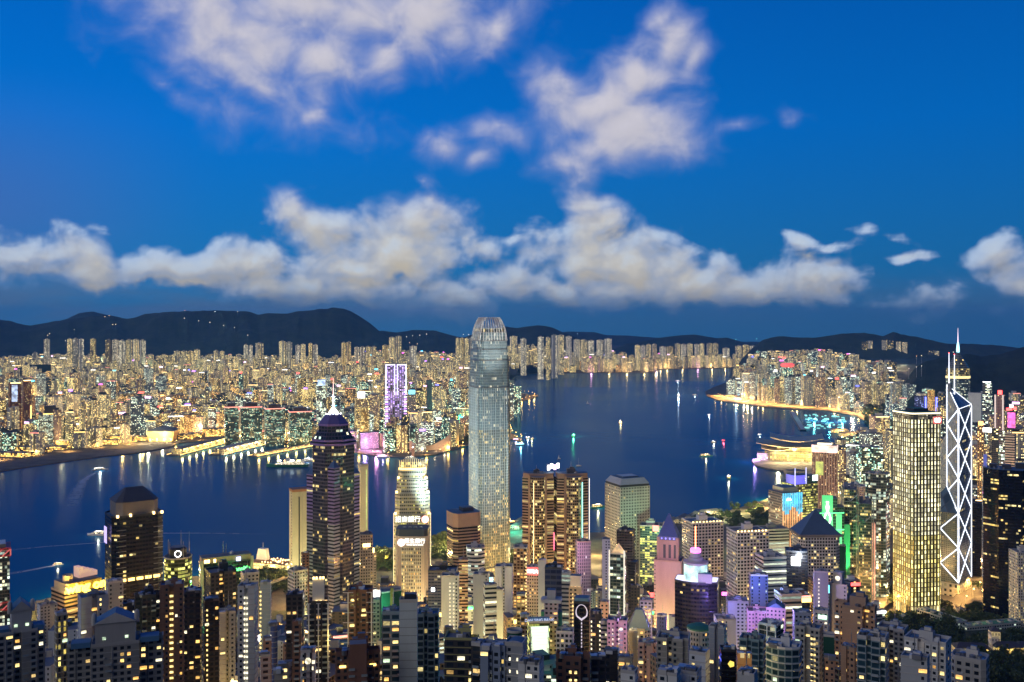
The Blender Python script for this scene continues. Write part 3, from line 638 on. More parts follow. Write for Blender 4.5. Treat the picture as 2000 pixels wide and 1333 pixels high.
# --- bank with white side fins and lit sign
def fin_bank():
    Y = 1236; X = xat(804, Y); t = thing('office_tower', 'cream bank tower with lit columns between rounded white side piers', 'office tower', (X, Y + 16, 3), R(-2))
    z1 = zat(1053, Y); W = 64 / F * Y
    b = MB(); b.prism(foot('cham', W, 30), 0, z1, STONE, ROOF); b.build('side_piers', t)
    m = fac('bank_columns', (.62, .58, .42), .66, .60, .34, GOLD, (.03, .03, .03), row=.35, st=1.3)
    b = MB(); b.box(0, -15.2, 0, W * .60, 1.0, z1 - 14, m, bay=1.9, flo=4.4); b.build('window_wall', t)
    for k in range(12):
        b = MB(); b.box(-W*.30 + W*.60*k/11, -16.0, 4, .35, .7, z1 - 18, WHITEP); b.build('fin', t)
    b = MB(); b.prism(inset(foot('cham', W, 30), .98), z1, z1 + 9, plain('blue_louvre', (.08, .11, .17), .4, .5), ROOF); b.build('plant_room', t)
    for k in range(4):
        b = MB(); b.box(-10 + 7*k, -6, z1 + 9, 4, 3, 1.5, STEEL); b.build('roof_plant', t)
    text_mesh('恒生銀行', 6.8, .4, SIGNW, 'sign_lettering', t, (4.5, -15.4, z1 - 6.2), (R(90), 0, 0), bold=.08)
    text_mesh('HANG SENG BANK', 2.4, .4, SIGNW, 'sign_lettering', t, (4.5, -15.4, z1 - 10.8), (R(90), 0, 0), bold=.04, sx=1.05)
    b = MB(); b.tube((-13, -15.1, z1 - 8), (-13, -15.9, z1 - 8), 4.6, glow('rose_white', (1, .75, .68), 3.5), 22); b.build('sign_emblem', t)
    for s in (-1, 1): spot((X + s*26, Y - 26, 8), (X + s*14, Y, 90), 2.6e5, (1, .80, .48), 50)
fin_bank()

# --- round window tower
def round_window_tower():
    Y = 1346; X = xat(1225, Y + 24); t = thing('office_tower', 'white tower full of round windows under a slatted hipped roof', 'office tower', (X, Y + 24, 3), R(22))
    m = fac('porthole_wall', (.62, .60, .55), .50, .50, .07, GOLD, (.02, .02, .02), st=1.5, rnd=1.0)
    b = MB(); b.prism(foot('rect', 47, 46), 0, 171, m, ROOF, 4.2, 4.2); b.build('tower_shaft', t)
    b = MB(); b.prism(rect(45, 44), 171, 174, DARK, ROOF); b.build('roof_gap', t)
    b = MB(); b.prism(rect(46, 45), 174, 182, plain('pale_louvre', (.55, .58, .62), .5), ROOFB, top=rect(36, 33)); b.build('hip_roof', t)
    b = MB(); b.box(0, 0, 182, 24, 20, 1.6, STEEL); b.build('roof_rail', t)
    b = MB(); b.box(0, 0, -3, 60, 60, 14, fac('podium_lit', (.4, .38, .3), .7, .6, .75, GOLD, st=1.4), roof=ROOF); b.build('podium', t)
    spot((X - 50, Y - 110, 10), (X, Y, 120), 4.6e6, (1, .93, .82), 75, blend=1); spot((X + 10, Y - 130, 100), (X + 5, Y, 130), 3.5e5, (.45, 1, .6), 50, blend=1); spot((X + 85, Y - 90, 60), (X + 20, Y, 80), 8e5, (1, .6, .5), 60, blend=1)
round_window_tower()

# --- twin towers with bowed fronts
def bowed_twins():
    Y = 1331
    m = fac('bronze_bands', (.36, .26, .20), 1.0, .52, .10, GOLD, (.03, .02, .012), row=.10, st=1.25, rough=.4)
    c = fac('bow_glass', (.33, .24, .17), .86, .66, .18, GOLD, (.025, .02, .012), row=.14, st=1.25, rough=.35)
    for (u, lab, sgn, rot) in ((1052, 'bronze tower with bowed glass front, the western of the waterside twins', -1, -6), (1119, 'bronze tower with bowed glass front and a cyan light strip', 1, 8)):
        X = xat(u, Y); t = thing('office_tower', lab, 'office tower', (X, Y + 20, 3), R(rot), 'twin bronze towers by the water')
        W = 45.0; z1 = 184
        b = MB(); b.prism([(-22, -4), (-11, -8), (11, -8), (22, -4), (22, 16), (10, 22), (-10, 22), (-22, 16)], 0, z1, m, ROOFB, 22, 3.9); b.build('tower_shaft', t)
        b = MB(); pts = [(11 * math.cos(a), -8 - 10 * math.sin(a)) for a in [math.pi + math.pi * i / 12 for i in range(13)]]
        b.prism([(x, -8 - (abs(y + 8))) for x, y in pts], 0, z1 + 2, c, ROOFB, 3.0, 3.9); b.build('bowed_front', t)
        for s in (-1, 1):
            b = MB(); b.box(s * 11.6, -10.5, 0, 2.6, 5.5, z1 + 3, plain('bronze_stone', (.36, .24, .18), .6)); b.build('pier', t)
        b = MB(); b.prism([(-21, -4.2), (-11, -8.3), (11, -8.3), (21, -4.2), (21, 12), (-21, 12)], z1, z1 + 6, plain('bronze_stone', (.36, .24, .18), .6), ROOFB); b.build('roof_parapet', t)
        roof_kit(t, rect(30, 16), z1 + 6, 5 + sgn, 1.0, DARK, 5)
        if sgn > 0:
            b = MB(); b.tube((11.8, -13.6, 95), (11.8, -13.6, 178), .55, glow('aqua_light', (.25, 1, .85), 3.5), 5); b.build('light_strip', t)
            b = MB(); b.tube((24, -3, 60), (24, -3, 182), .5, glow('soft_white', (1, .95, .8), 1.8), 5); b.build('light_strip', t)
        else:
            b = MB(); b.tube((-5, -17.6, 30), (-5, -17.6, 178), .3, EMWARM, 5); b.build('light_strip', t)
            b = MB(); b.tube((22.5, -6, 84), (22.5, -6, 108), .6, glow('rose_red', (1, .1, .2), 4), 5); b.build('light_strip', t)
    t = thing('rooftop_sign', 'white and violet lit rooftop sign between the bronze twins', 'sign', (xat(1083, Y), Y + 34, 193), R(24))
    b = MB()
    for k in range(5): b.tube((-9 + 4.5*k, 0, 0), (-9 + 4.5*k, 1.5, 11), .25, STEEL, 4)
    b.build('frame', t)
    for k, m_ in enumerate((EMW, EMW, glow('pink_white', (1, .55, 1), 4), EMW)):
        b = MB(); b.box(-8 + 5*k, -.6, 2 + (k % 2)*2.0, 3.6, .6, 7, m_); b.build('light_panel', t)
bowed_twins()

# --- grid tower with corner lights, and the braced tower with neon edges
def grid_tower():
    Y = 1307; t = thing('skyscraper', 'tall square tower covered by a grid of pale gold lights', 'skyscraper', (xat(1790, Y + 32), Y + 32, 3), R(11.8))
    m = fac('gold_grid', (.22, .20, .12), .40, .80, .97, ((1, .88, .42), (1, .95, .66)), (.01, .01, .01), st=2.1, rough=.35, metal=.4)
    m2 = fac('gold_grid_low', (.24, .20, .06), .40, .82, .97, ((1, .80, .22), (1, .90, .42)), (.02, .015, .01), row=.2, st=1.9, rough=.35, metal=.4)
    c = 3.4; a = 23.4; p = [(-a+c, -a), (a-c, -a), (a, -a+c), (a, a-c), (a-c, a), (-a+c, a), (-a, a-c), (-a, -a+c)]
    b = MB(); b.prism(p, 14, 110, m2, ROOF, 4.9, 6.3); b.build('tower_shaft', t)
    b = MB(); b.prism(p, 110, 268, m, ROOF, 4.9, 6.3, off=1); b.build('tower_shaft', t)
    b = MB(); b.prism(inset(p, .97), -3, 14, fac('lobby_lit', (.3, .25, .15), .6, .9, .8, GOLD, st=1.8), ROOF, 5, 16); b.build('lobby', t)
    b = MB(); b.prism(inset(p, 1.004), 268, 275, fac('crown_lattice', (.25, .24, .16), .5, .6, .8, PALE, st=.8), ROOF, 3, 3.5); b.build('crown_screen', t)
    b = MB(); b.prism(inset(p, 1.01), 275, 277, glow('cream_light', (1, .88, .55), 2.2), GREENROOF); b.build('crown_light', t)
    b = MB(); b.box(4, 5, 277, 22, 20, 4, DARK, roof=GREENROOF); b.build('plant_room', t)
    for f in range(4, 42):
        if f % 2: continue
        z = 14 + f * 6.3
        b = MB(); b.prism(inset(p, 1.006), z - .28, z + .28, plain('steel_band', (.40, .38, .26), .4, .5), bottom=True); b.build('floor_band', t)
    b = MB(); b.box(15.5, -23.8, 262, 12, .8, 9, glow('sign_red', (.9, .12, .10), 1.6)); b.build('sign_panel', t)
    for s in (-1, 1):
        b = MB(); prev = None
        for i in range(17):
            a_ = 2*math.pi*i/16; q = Vector((15.5 + s*2.1 + 2.2*math.cos(a_), -24.6, 266.5 + 2.4*math.sin(a_)))
            if prev is not None and not (s > 0 and 7 < i < 9): b.tube(prev, q, .55, EMW, 5)
            prev = q
        b.build('sign_letter', t)
grid_tower()
def braced_tower():
    Y = 1404; Nn = Vector((xat(1872, Y), Y, 0)); px = F / Y
    be = math.atan2(Nn.x, Nn.y); al = math.asin(26*math.cos(be)/px/52); ry = Vector((math.cos(be), -math.sin(be), 0)); fw = Vector((math.sin(be), math.cos(be), 0)); Rt = Nn + 52*(math.sin(al)*ry + math.cos(al)*fw); L = Nn + 52*(-math.cos(al)*ry + math.sin(al)*fw); Bk = L + Rt - Nn; C = (L + Rt) / 2
    t = thing('skyscraper', 'angular glass tower braced by white neon diagonals with twin masts', 'skyscraper', (Nn.x, Nn.y, 3), 0)
    o = lambda v: (v.x - Nn.x, v.y - Nn.y)
    g = fac('braced_glass', (.42, .46, .48), .86, .72, .04, GOLD, (.25, .30, .34), row=.02, st=.9, rough=.4, metal=.1, gr=.25)
    g2 = fac('braced_lattice', (.26, .29, .30), .55, .5, .10, GOLD, (.05, .07, .075), st=.9, rough=.3, metal=.5)
    rf = fac('sloped_glass', (.24, .28, .32), .85, .85, .0, GOLD, (.10, .15, .20), rough=.2, metal=.5)
    Q = [('prism_shaft', (Nn, Rt, C), (274, 278, 307)), ('prism_shaft', (L, Nn, C), (122, 122, 156)), ('prism_shaft', (Rt, Bk, C), (205, 205, 235)), ('prism_shaft', (Bk, L, C), (80, 80, 105))]
    for i, (nm, tri, zs) in enumerate(Q):
        poly = [o(v) for v in tri]
        b = MB(); b.prism(poly, 20, max(zs), g2 if i == 1 else g, rf, 2.6, 3.9, off=i, ztop=list(zs)); b.build(nm, t)
    b = MB(); b.prism([o(v) for v in (Nn, Rt, Bk, L)], -3, 19.8, fac('stone_base', (.55, .52, .46), .45, .5, .5, GOLD, st=1.2), STONE, 7, 8); b.build('podium', t)
    neon = glow('neon_white', (.82, .88, 1), 2.6)
    def strip(p, q, r=.64):
        n = -fw * .5; b = MB(); b.tube(p + n, q + n, r, neon, 6); b.build('light_strip', t)
    V = lambda v, z: Vector((v.x - Nn.x, v.y - Nn.y, z))
    nodes = [22, 72.5, 123, 173.5, 224, 274]
    mid = lambda a, b, f=.5: a + (b - a) * f
    strip(V(Nn, 22), V(Nn, 274), .95); strip(V(Rt, 22), V(Rt, 277)); strip(V(C, 156), V(C, 307)); strip(V(C, 307), V(Nn, 274)); strip(V(C, 307), V(Rt, 278), .5); strip(V(Nn, 274), V(Rt, 278), .4)
    for z0, z1 in zip(nodes, nodes[1:]):
        strip(V(Nn, z0), V(Rt, z1)); strip(V(Rt, z0), V(Nn, z1))
        if z0 > 120: strip(V(Nn, z0), V(C, (z0+z1)/2)); strip(V(C, (z0+z1)/2), V(Nn, z1))
        else: strip(V(Nn, z0), V(L, z1)); strip(V(L, z0), V(Nn, z1))
    strip(V(C, 156), V(Nn, 123), .5); strip(V(L, 22), V(L, 122))
    b = MB(); m = V(mid(C, Nn, .25), 296); b.tube(m, m + Vector((0, 0, 14)), 3.2, STEEL, 8); b.build('mast_base', t)
    for f, h in ((.12, 354), (.42, 352)):
        p = V(mid(C, mid(Nn, Rt), f), 292); b = MB(); b.tube(p, Vector((p.x, p.y, h)), .8, neon, 6, .35); b.build('mast', t)
        b = MB(); b.box(p.x, p.y, h, 1.2, 1.2, 1.2, EMRED); b.build('mast_light', t)
braced_tower()

# --- dark tower far right with thin lit floors
def dark_bank():
    Y = 1250; X = xat(1972, Y + 30); t = thing('office_tower', 'near black faceted glass tower at the edge of the gardens', 'office tower', (X, Y + 30, 3), R(-24))
    m = fac('black_glass', (.010, .011, .016), 1.0, .55, .035, GOLD, (.008, .010, .018), row=.10, st=1.2, rough=.25, metal=.3, gr=.1)
    z1 = zat(926, Y)
    p = [(-32, -10), (-14, -22), (14, -22), (16, -14), (34, -14), (34, 20), (-32, 20)]
    b = MB(); b.prism(p, 0, z1, m, ROOFB, 2.6, 4.0); b.build('tower_shaft', t)
    for k, (x, y, w) in enumerate(((-20, 0, 9), (-4, -8, 11), (14, 4, 14))):
        b = MB(); b.box(x, y, z1, w, 8, 5 + k, DARK, roof=ROOFB); b.build('plant_room', t)
    b = MB(); b.box(-29, 3, z1, 4, 5, 16, glow('blue_panel', (.03, .06, .4), 1.0)); b.build('blue_panel', t)
    for k in range(5):
        b = MB(); b.box(-30 + 5.5*k, -7 - 2.2*k if k < 4 else -15, z1, 2, 2, 2.4, STEEL); b.build('roof_plant', t)
    t2 = thing('office_tower', 'pale tower of small square windows at the very edge of the view', 'office tower', (xat(2006, 1150), 1150 + 12, 3), 0)
    b = MB(); b.prism(rect(20, 22), 0, zat(1085, 1150), fac('pale_punch', (.55, .53, .48), .5, .5, .25, GOLD, st=1.2), ROOF, 3, 3.4); b.build('tower_shaft', t2); roof_kit(t2, rect(20, 22), zat(1085, 1150), 3)
dark_bank()

# --- trussed bank, green lit bank and their neighbours
def trussed_bank():
    Y = 1275; X = xat(1674, Y + 20); t = thing('office_tower', 'steel framed bank hung from lattice trusses with yellow lit floors', 'office tower', (X, Y + 20, 3), R(-16))
    fl = fac('bank_floors', (.16, .16, .15), .8, .62, .18, GOLD, (.03, .035, .03), row=.22, st=1.35, metal=.4, rough=.4)
    H3 = (178, 160, 132)
    for i, (x, w) in enumerate(((-9, 18), (9, 17))):
        b = MB(); b.box(x, 0, 12, w, 30, H3[i] - 12, fl, roof=ROOF, bay=2.6, flo=4.0); b.build('floor_stack', t)
    for sx in (-18.6, 0, 18.2):
        b = MB(); zt = H3[0] if sx < 10 else H3[1]
        for dx in (-1.2, 1.2):
            for dy in (-16, -13.4): b.tube((sx + dx, dy, 0), (sx + dx, dy, zt + 6), .55, STEEL, 5)
        for k in range(int(zt / 4)): b.tube((sx - 1.2, -16.2, 4*k), (sx + 1.2, -16.2, 4*k), .3, STEEL, 4)
        b.build('ladder_mast', t)
    for z in (40, 76, 112, 146, 172):
        b = MB()
        for x0, x1 in ((-18.6, 0), (0, 18.2)):
            if z > 160 and x0 == 0: continue
            b.tube((x0, -16.4, z), ((x0+x1)/2, -16.4, z - 9), .6, STEEL, 5); b.tube(((x0+x1)/2, -16.4, z - 9), (x1, -16.4, z), .6, STEEL, 5); b.tube((x0, -16.4, z - 10), (x1, -16.4, z - 10), .45, STEEL, 5)
        b.build('truss', t)
    b = MB(); b.box(20.5, -6, 5, 3, 14, 128, glow('coral_panel', (1, .42, .26), .9, .05)); b.build('light_panel', t)
    for x in (-14, -6, 5, 13):
        b = MB(); b.box(x, 4, H3[0] if x < 0 else H3[1], 5, 9, 6, STEEL, roof=ROOFB); b.build('roof_crane', t)
    for s in (0, 1, 2):
        b = MB(); b.box(-14 + 14*s, -14, -2, 3, 3, 14, STEEL); b.build('column', t)
trussed_bank()
def green_bank():
    Y = 1270; X = xat(1618, Y + 14); t = thing('office_tower', 'narrow stepped tower floodlit bright green with an emblem panel', 'office tower', (X, Y + 14, 3), R(-12))
    m = fac('green_glass', (.10, .13, .11), .8, .5, .10, GOLD, (.02, .03, .02), st=1.1)
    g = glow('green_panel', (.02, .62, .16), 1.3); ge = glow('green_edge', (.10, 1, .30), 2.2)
    z = zat(1000, Y)
    for i, (x, w, h) in enumerate(((-10, 12, 150), (3, 14, 168), (14, 9, 157))):
        b = MB(); b.box(x, 0, 0, w, 22, h, m, roof=ROOF, bay=2.6, flo=3.9); b.build('tower_shaft', t)
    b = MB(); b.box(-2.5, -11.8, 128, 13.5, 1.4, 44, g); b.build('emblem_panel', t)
    b = MB()
    for k in (-1, 1):
        prev = None
        for i in range(9):
            a = i / 8; q = Vector((-2.5 + k*1.2 + 2.6*math.sin(a*6.28)*k, -13, 134 + 30*a))
            if prev is not None: b.tube(prev, q, .7, EMW, 5)
            prev = q
    b.build('emblem', t)
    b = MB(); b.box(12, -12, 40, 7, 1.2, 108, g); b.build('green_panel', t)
    for zz in (84, 126, 148):
        b = MB(); b.tube((-16, -12.4, zz), (18, -12.4, zz + 2), .7, ge, 5); b.tube((18, -12.4, zz+2), (18, 8, zz+2), .7, ge, 5); b.build('light_strip', t)
    b = MB(); b.box(22, 2, 0, 9, 20, 134, plain('green_wall', (.06, .30, .16), .6), roof=ROOF); b.build('side_wing', t)
    for yy in (-20,): spot((X + 8, Y - 24, 60), (X + 10, Y + 10, 110), 5e5, (.1, 1, .3), 60)
green_bank()

def striped_tower():   # cyan over orange vertical light
    Y = 1430; X = xat(1533, Y + 20); t = thing('office_tower', 'tower striped with vertical orange light under a cyan top', 'office tower', (X, Y + 20, 3), R(20))
    m = fac('ribbed_glass', (.30, .26, .24), .7, .6, .12, COOL, (.04, .05, .06), row=.1, st=1.0, metal=.3)
    z1 = zat(968, Y); b = MB(); b.prism(rect(33, 36), 0, z1, m, ROOF, 2.4, 4); b.build('tower_shaft', t)
    for k in range(9):
        x = -16 + 4*k
        cut = z1 - 26 - 6 * math.sin(k * 1.1)
        b = MB(); b.box(x, -18.6, 8, 1.5 if k % 2 else 2.2, .8, cut - 8, glow('orange_rib', (1, .45, .16), 1.1, .03)); b.build('light_rib', t)
        b = MB(); b.box(x, -18.7, cut + .3, 2.6, .8, z1 - cut, glow('cyan_rib', (.04, .55, .85), 1.4, .05)); b.build('light_rib', t)
    text_mesh('AIA', 5, .4, EMW, 'sign_lettering', t, (-7, -19.6, z1 - 9), (R(90), 0, 0))
    b = MB(); b.box(2, 2, z1, 26, 26, 7, STEEL, roof=ROOFB); b.build('plant_room', t)
    Y2 = 1540; X2 = xat(1562, Y2 + 20); t = thing('office_tower', 'yellow lit waterfront tower with an open blue glowing crown', 'office tower', (X2, Y2 + 20, 3), R(24))
    z2 = zat(950, Y2); b = MB(); b.prism(rect(44, 34), 0, z2, fac('yellow_floors', (.20, .22, .14), .85, .5, .5, LIME, (.03, .05, .03), row=.45, st=1.35), ROOF, 3, 4.1); b.build('tower_shaft', t)
    b = MB(); b.box(-12, -4, z2, 20, 22, 14, glow('deep_blue', (.10, .10, .95), 1.0, .04), roof=ROOFB); b.build('crown_box', t)
    for x in (-23, -1):
        b = MB(); b.tube((x, -16, z2 - 2), (x, -16, z2 + 26), .8, glow('lilac_light', (.6, .6, 1), 1.6), 5); b.build('crown_post', t)
    b = MB(); b.prism([(-24, -15), (-2, -15), (-2, 6), (-24, 6)], z2 + 20, z2 + 21.2, ROOF, top=[(-22, -15), (0, -15), (0, 6), (-22, 6)], bottom=True); b.build('crown_roof', t)
    b = MB(); b.box(12, -2, z2, 20, 28, 12, fac('green_crown', (.06, .12, .10), .9, .6, .1, COOL, (.03, .09, .08)), roof=ROOF); b.build('crown_box', t)
    b = MB(); b.box(17, -16.6, z2 + 4, 10, .8, 9, glow('ice_panel', (.7, 1, .9), 3.5)); b.build('sign_panel', t)
striped_tower()
def red_hotel():
    Y = 1880; X = xat(1611, Y + 20); t = thing('hotel_tower', 'tall brown striped hotel tower crowned by a rosy white light band', 'hotel', (X, Y + 20, 3), R(-24))
    m = fac('hotel_stripes', (.36, .20, .18), .55, .62, .34, ((1, .55, .2), (1, .75, .4)), (.05, .03, .03), st=1.1); z1 = zat(888, Y)
    b = MB(); b.prism(foot('cham', 46, 34), 0, z1, m, ROOF, 3.2, 3.2); b.build('tower_shaft', t)
    for k in range(-4, 5):
        b = MB(); b.box(k*5, -17.6, 0, 1.4, 1.2, z1, plain('hotel_pier', (.55, .42, .38), .6)); b.build('pier', t)
    b = MB(); b.prism(inset(foot('cham', 46, 34), 1.03), z1, z1 + 14, glow('rosy_crown', (1, .62, .52), 1.7, .04), ROOF); b.build('crown_band', t)
    b = MB(); b.box(0, 0, z1 + 14, 26, 18, 4, glow('cream_light', (1, .88, .55), 2.2), roof=ROOF); b.build('plant_room', t)
    b = MB(); b.box(-8, -18.4, z1 - 44, 14, .8, 26, glow('olive_glow', (.7, .8, .12), .8, .06)); b.build('light_panel', t)
red_hotel()
def winged_hall():   # convention hall: overlapping curved roofs on a point of land
    t = thing('exhibition_hall', 'waterfront hall with sweeping wing roofs lit gold and violet', 'exhibition hall', (xat(1552, 2850), 2850, 3), R(-14))
    rm = plain('wing_roof', (.46, .40, .28), .45, .3)
    def wing(x0, x1, y0, y1, z, sag, nm='wing_roof'):
        b = MB(); N = 14
        P = [[(x0 + (x1-x0)*i/N, y0 + (y1-y0)*j, z + sag*(abs(2*i/N - 1)**1.7) + j*5) for i in range(N+1)] for j in (0, .5, 1)]
        for j in range(2):
            for i in range(N): b.face([P[j][i], P[j][i+1], P[j+1][i+1], P[j+1][i]], rm); b.face([tuple(Vector(q) - Vector((0, 0, 1.5))) for q in (P[j][i], P[j+1][i], P[j+1][i+1], P[j][i+1])], rm)
        for i in range(N): b.face([tuple(Vector(q) - Vector((0, 0, 1.5))) for q in (P[0][i], P[0][i+1])] + [P[0][i+1], P[0][i]], rm)
        b.build(nm, t)
    gl = fac('hall_glass', (.34, .30, .18), .9, .8, .85, GOLD, (.1, .09, .04), st=1.3)
    b = MB(); b.prism(foot('cham', 170, 90), 0, 26, gl, ROOF, 6, 6); b.build('glass_hall', t)
    b = MB(); b.prism(xf(foot('cham', 120, 60), 10, 0), 26, 42, gl, ROOF, 6, 6); b.build('glass_hall', t)
    wing(-110, 100, -55, 45, 40, 12); wing(-70, 80, -40, 50, 56, 11); wing(-95, -15, -52, 20, 30, 6)
    b = MB(); b.box(-92, -20, 0, 30, 50, 20, fac('violet_lit', (.4, .3, .5), .8, .6, .9, ((.75, .5, 1), (1, .85, .6)), st=1.6), roof=ROOF, bay=4, flo=5); b.build('violet_front', t)
    for x in (-70, -20, 40): lamp(xat(1552, 2850) + x, 2770, 30, 4.5e5, (1, .72, .32), 4)
    lamp(xat(1552, 2850) - 130, 2800, 18, 1.2e5, (.65, .35, 1), 3)
winged_hall()
def spire_tower():   # triangular tower with banded pyramid, behind the braced tower
    Y = 2750; X = xat(1871, Y + 26); t = thing('skyscraper', 'tower with a lit glass pyramid top and needle spire', 'skyscraper', (X, Y + 26, 3), R(10))
    m = fac('blue_bands', (.20, .26, .30), .9, .5, .12, COOL, (.03, .06, .09), row=.15, st=1.0, metal=.3)
    z1, z2, z3 = zat(742, Y), zat(722, Y), zat(703, Y)
    p = foot('oct', 62, 56)
    b = MB(); b.prism(p, 0, z1, m, ROOF, 3, 4); b.build('tower_shaft', t)
    b = MB(); b.prism(inset(p, 1.01), z1, z1 + 7, glow('gold_soft', (1, .78, .32), 1.6), ROOF); b.build('crown_light', t)
    b = MB(); b.prism(inset(p, .96), z1 + 7, z2, fac('crown_floors', (.45, .40, .26), .8, .5, .5, GOLD, st=1.1), ROOF, 4, 5); b.build('crown_drum', t)
    b = MB(); b.prism(inset(p, .94), z2, zat(690, Y), fac('pyramid_glass', (.30, .30, .26), .85, .7, .06, GOLD, (.07, .09, .11)), ROOF, 4, 5, top=inset(p, .10)); b.build('pyramid', t)
    b = MB(); b.lathe([(4, zat(692, Y)), (4.5, zat(685, Y)), (3.2, zat(676, Y)), (2.2, zat(672, Y))], glow('ice_light', (.4, .85, 1), 2.4), 10); b.build('spire_base', t)
    b = MB(); b.tube((0, 0, zat(673, Y)), (0, 0, zat(643, Y)), 1.5, glow('spire_white', (1, .8, .95), 1.8), 6, .3); b.build('spire', t)
spire_tower()

# ------------------------------------------------------------------ towers of the near slope and the business quarter, each surveyed by its outline and distance
FAC = dict(
 apt_grey = fac('apt_grey', (.40, .39, .36), .52, .50, 0.065, WARM, blank=.25, st=1.5),
 apt_beige = fac('apt_beige', (.46, .41, .33), .50, .48, 0.075, WARM, blank=.25, col=.03, st=1.5),
 apt_pink = fac('apt_pink', (.52, .36, .34), .45, .46, 0.065, WARM, blank=.2, col=.06, st=1.5),
 apt_brown = fac('apt_brown', (.22, .13, .09), .48, .48, 0.070, WARM, blank=.2, col=.05, st=1.5),
 apt_salmon = fac('apt_salmon', (.50, .30, .19), .42, .42, 0.065, WARM, blank=.15, st=1.6),
 apt_dark = fac('apt_dark', (.045, .042, .045), .62, .55, 0.050, WARM, blank=.2, col=.05, st=1.4),
 apt_teal = fac('apt_teal', (.20, .30, .34), .78, .66, 0.060, GOLD, (.02, .05, .07), st=1.2, gr=.08),
 apt_blue = fac('apt_blue', (.26, .32, .42), .5, .5, 0.060, GOLD, blank=.3, col=.06, st=1.4),
 apt_white = fac('apt_white', (.64, .64, .62), .45, .45, 0.060, WARM, blank=.35, col=.08, st=1.5),
 slab_white = fac('slab_white', (.54, .56, .58), .34, .45, .03, GOLD, blank=.72, col=.06, st=1.6),
 slab_cream = fac('slab_cream', (.62, .55, .36), .30, .5, .02, GOLD, blank=.85, col=.03, st=1.3),
 slab_gray = fac('slab_gray', (.40, .42, .45), .34, .45, .04, GOLD, blank=.7, col=.08, st=1.5),
 slab_salmon = fac('slab_salmon', (.56, .40, .42), .30, .4, .0, GOLD, blank=.97, st=1.5),
 slab_blue = fac('slab_blue', (.10, .13, .30), .4, .5, .05, COOL, blank=.4, col=.05, st=1.2),
 shaft = fac('shaft_panel', (.52, .58, .60), .0, .0, .0),
 strips = fac('lit_strips', (.30, .26, .16), .42, .78, .25, ((1, .72, .12), (1, .85, .25)), col=.55, blank=.25, st=1.2),
 off_band = fac('off_band', (.42, .42, .40), 1.0, .46, .10, COOL, row=.18, st=1.2),
 off_white = fac('off_white', (.66, .66, .62), 1.0, .46, .15, COOL, row=.25, st=1.3),
 off_brown = fac('off_brown', (.40, .28, .20), 1.0, .50, .08, GOLD, (.02, .015, .01), row=.10, st=1.2),
 off_grid = fac('off_grid', (.62, .61, .64), .66, .60, .07, GOLD, (.015, .017, .03), st=1.4),
 off_grid2 = fac('off_grid2', (.60, .60, .60), .64, .58, .10, GOLD, (.015, .02, .02), row=.03, st=1.4),
 off_glass = fac('off_glass', (.10, .12, .13), .92, .72, .16, COOL, (.02, .035, .04), row=.14, st=1.2, metal=.4, rough=.3),
 off_green = fac('off_green', (.14, .18, .15), .92, .66, .22, LIME, (.02, .045, .035), row=.22, st=1.25, metal=.3, rough=.3),
 off_dark = fac('off_dark', (.020, .019, .022), .9, .5, .03, GOLD, (.010, .011, .016), row=.02, st=1.1, metal=.3, rough=.35),
 off_blue = fac('off_blue', (.06, .07, .14), .92, .60, .06, COOL, (.014, .02, .06), row=.05, st=1.1, metal=.3, rough=.35),
 off_violet = fac('off_violet', (.40, .34, .50), .5, .74, .08, WHITE, (.05, .04, .10), st=1.1),
 off_gold = fac('off_gold', (.30, .20, .11), .7, .6, .30, WARM, (.04, .02, .01), row=.2, st=1.3),
 off_lime = fac('off_lime', (.10, .12, .05), .95, .62, .35, LIME, (.03, .04, .01), row=.35, st=1.3),
 pent = fac('punched_pink', (.58, .44, .40), .52, .46, .10, WARM, (.03, .02, .02), st=1.3),
 necklace = fac('black_panel', (.012, .011, .016), .8, .6, .0, GOLD, (.008, .008, .012), rough=.3),
 net = fac('green_net', (.02, .11, .07), .0, .0, .0, rough=.95),
 scaff = fac('scaffold', (.16, .12, .05), .6, .6, .25, GOLD, st=.9),
)
TRIMS = dict(apt_grey=CONC, apt_beige=STONE, apt_pink=plain('pink_plaster', (.50, .36, .34)), apt_brown=BRICK, apt_salmon=plain('salmon_plaster', (.50, .32, .22)), apt_dark=DARK, apt_teal=plain('teal_panel', (.22, .34, .38), .5),
             apt_blue=plain('blue_grey_panel', (.28, .33, .42), .6), off_brown=plain('tan_panel', (.42, .29, .20)), off_dark=DARK, off_blue=DARK, necklace=DARK)
def MB_box(t, nm, x, y, z, w, d, h, m, roof=None):
    b = MB(); b.box(x, y, z, w, d, h, m, roof=roof); return b.build(nm, t)
def MB_lathe(t, nm, prof, m, n=20):
    b = MB(); b.lathe(prof, m, n); return b.build(nm, t)
REG = []                                            # (u, v, Y, label) of every surveyed tower
def solve(kind, u0, u1, Y, asp, rot, ax=0.0):
    """footprint whose outline spans u0..u1 with its nearest corner at Y"""
    base = foot(kind, 1.0, asp); c, s = math.cos(rot), math.sin(rot)
    k = (u1 - u0) / F * Y; X = xat((u0 + u1)/2, Y); Yc = Y + k*asp/2
    for _ in range(14):
        P = [((x*c - y*s)*k + X, (x*s + y*c)*k + Yc) for x, y in base]
        us = [U0 + F*x/y for x, y in P]; ym = min(y for _, y in P)
        k *= (u1 - u0) / (max(us) - min(us)); X += ((u0 + u1)/2 - (max(us) + min(us))/2) / F * Y; Yc += Y - ym
    return k, X, Yc
WINM = {}
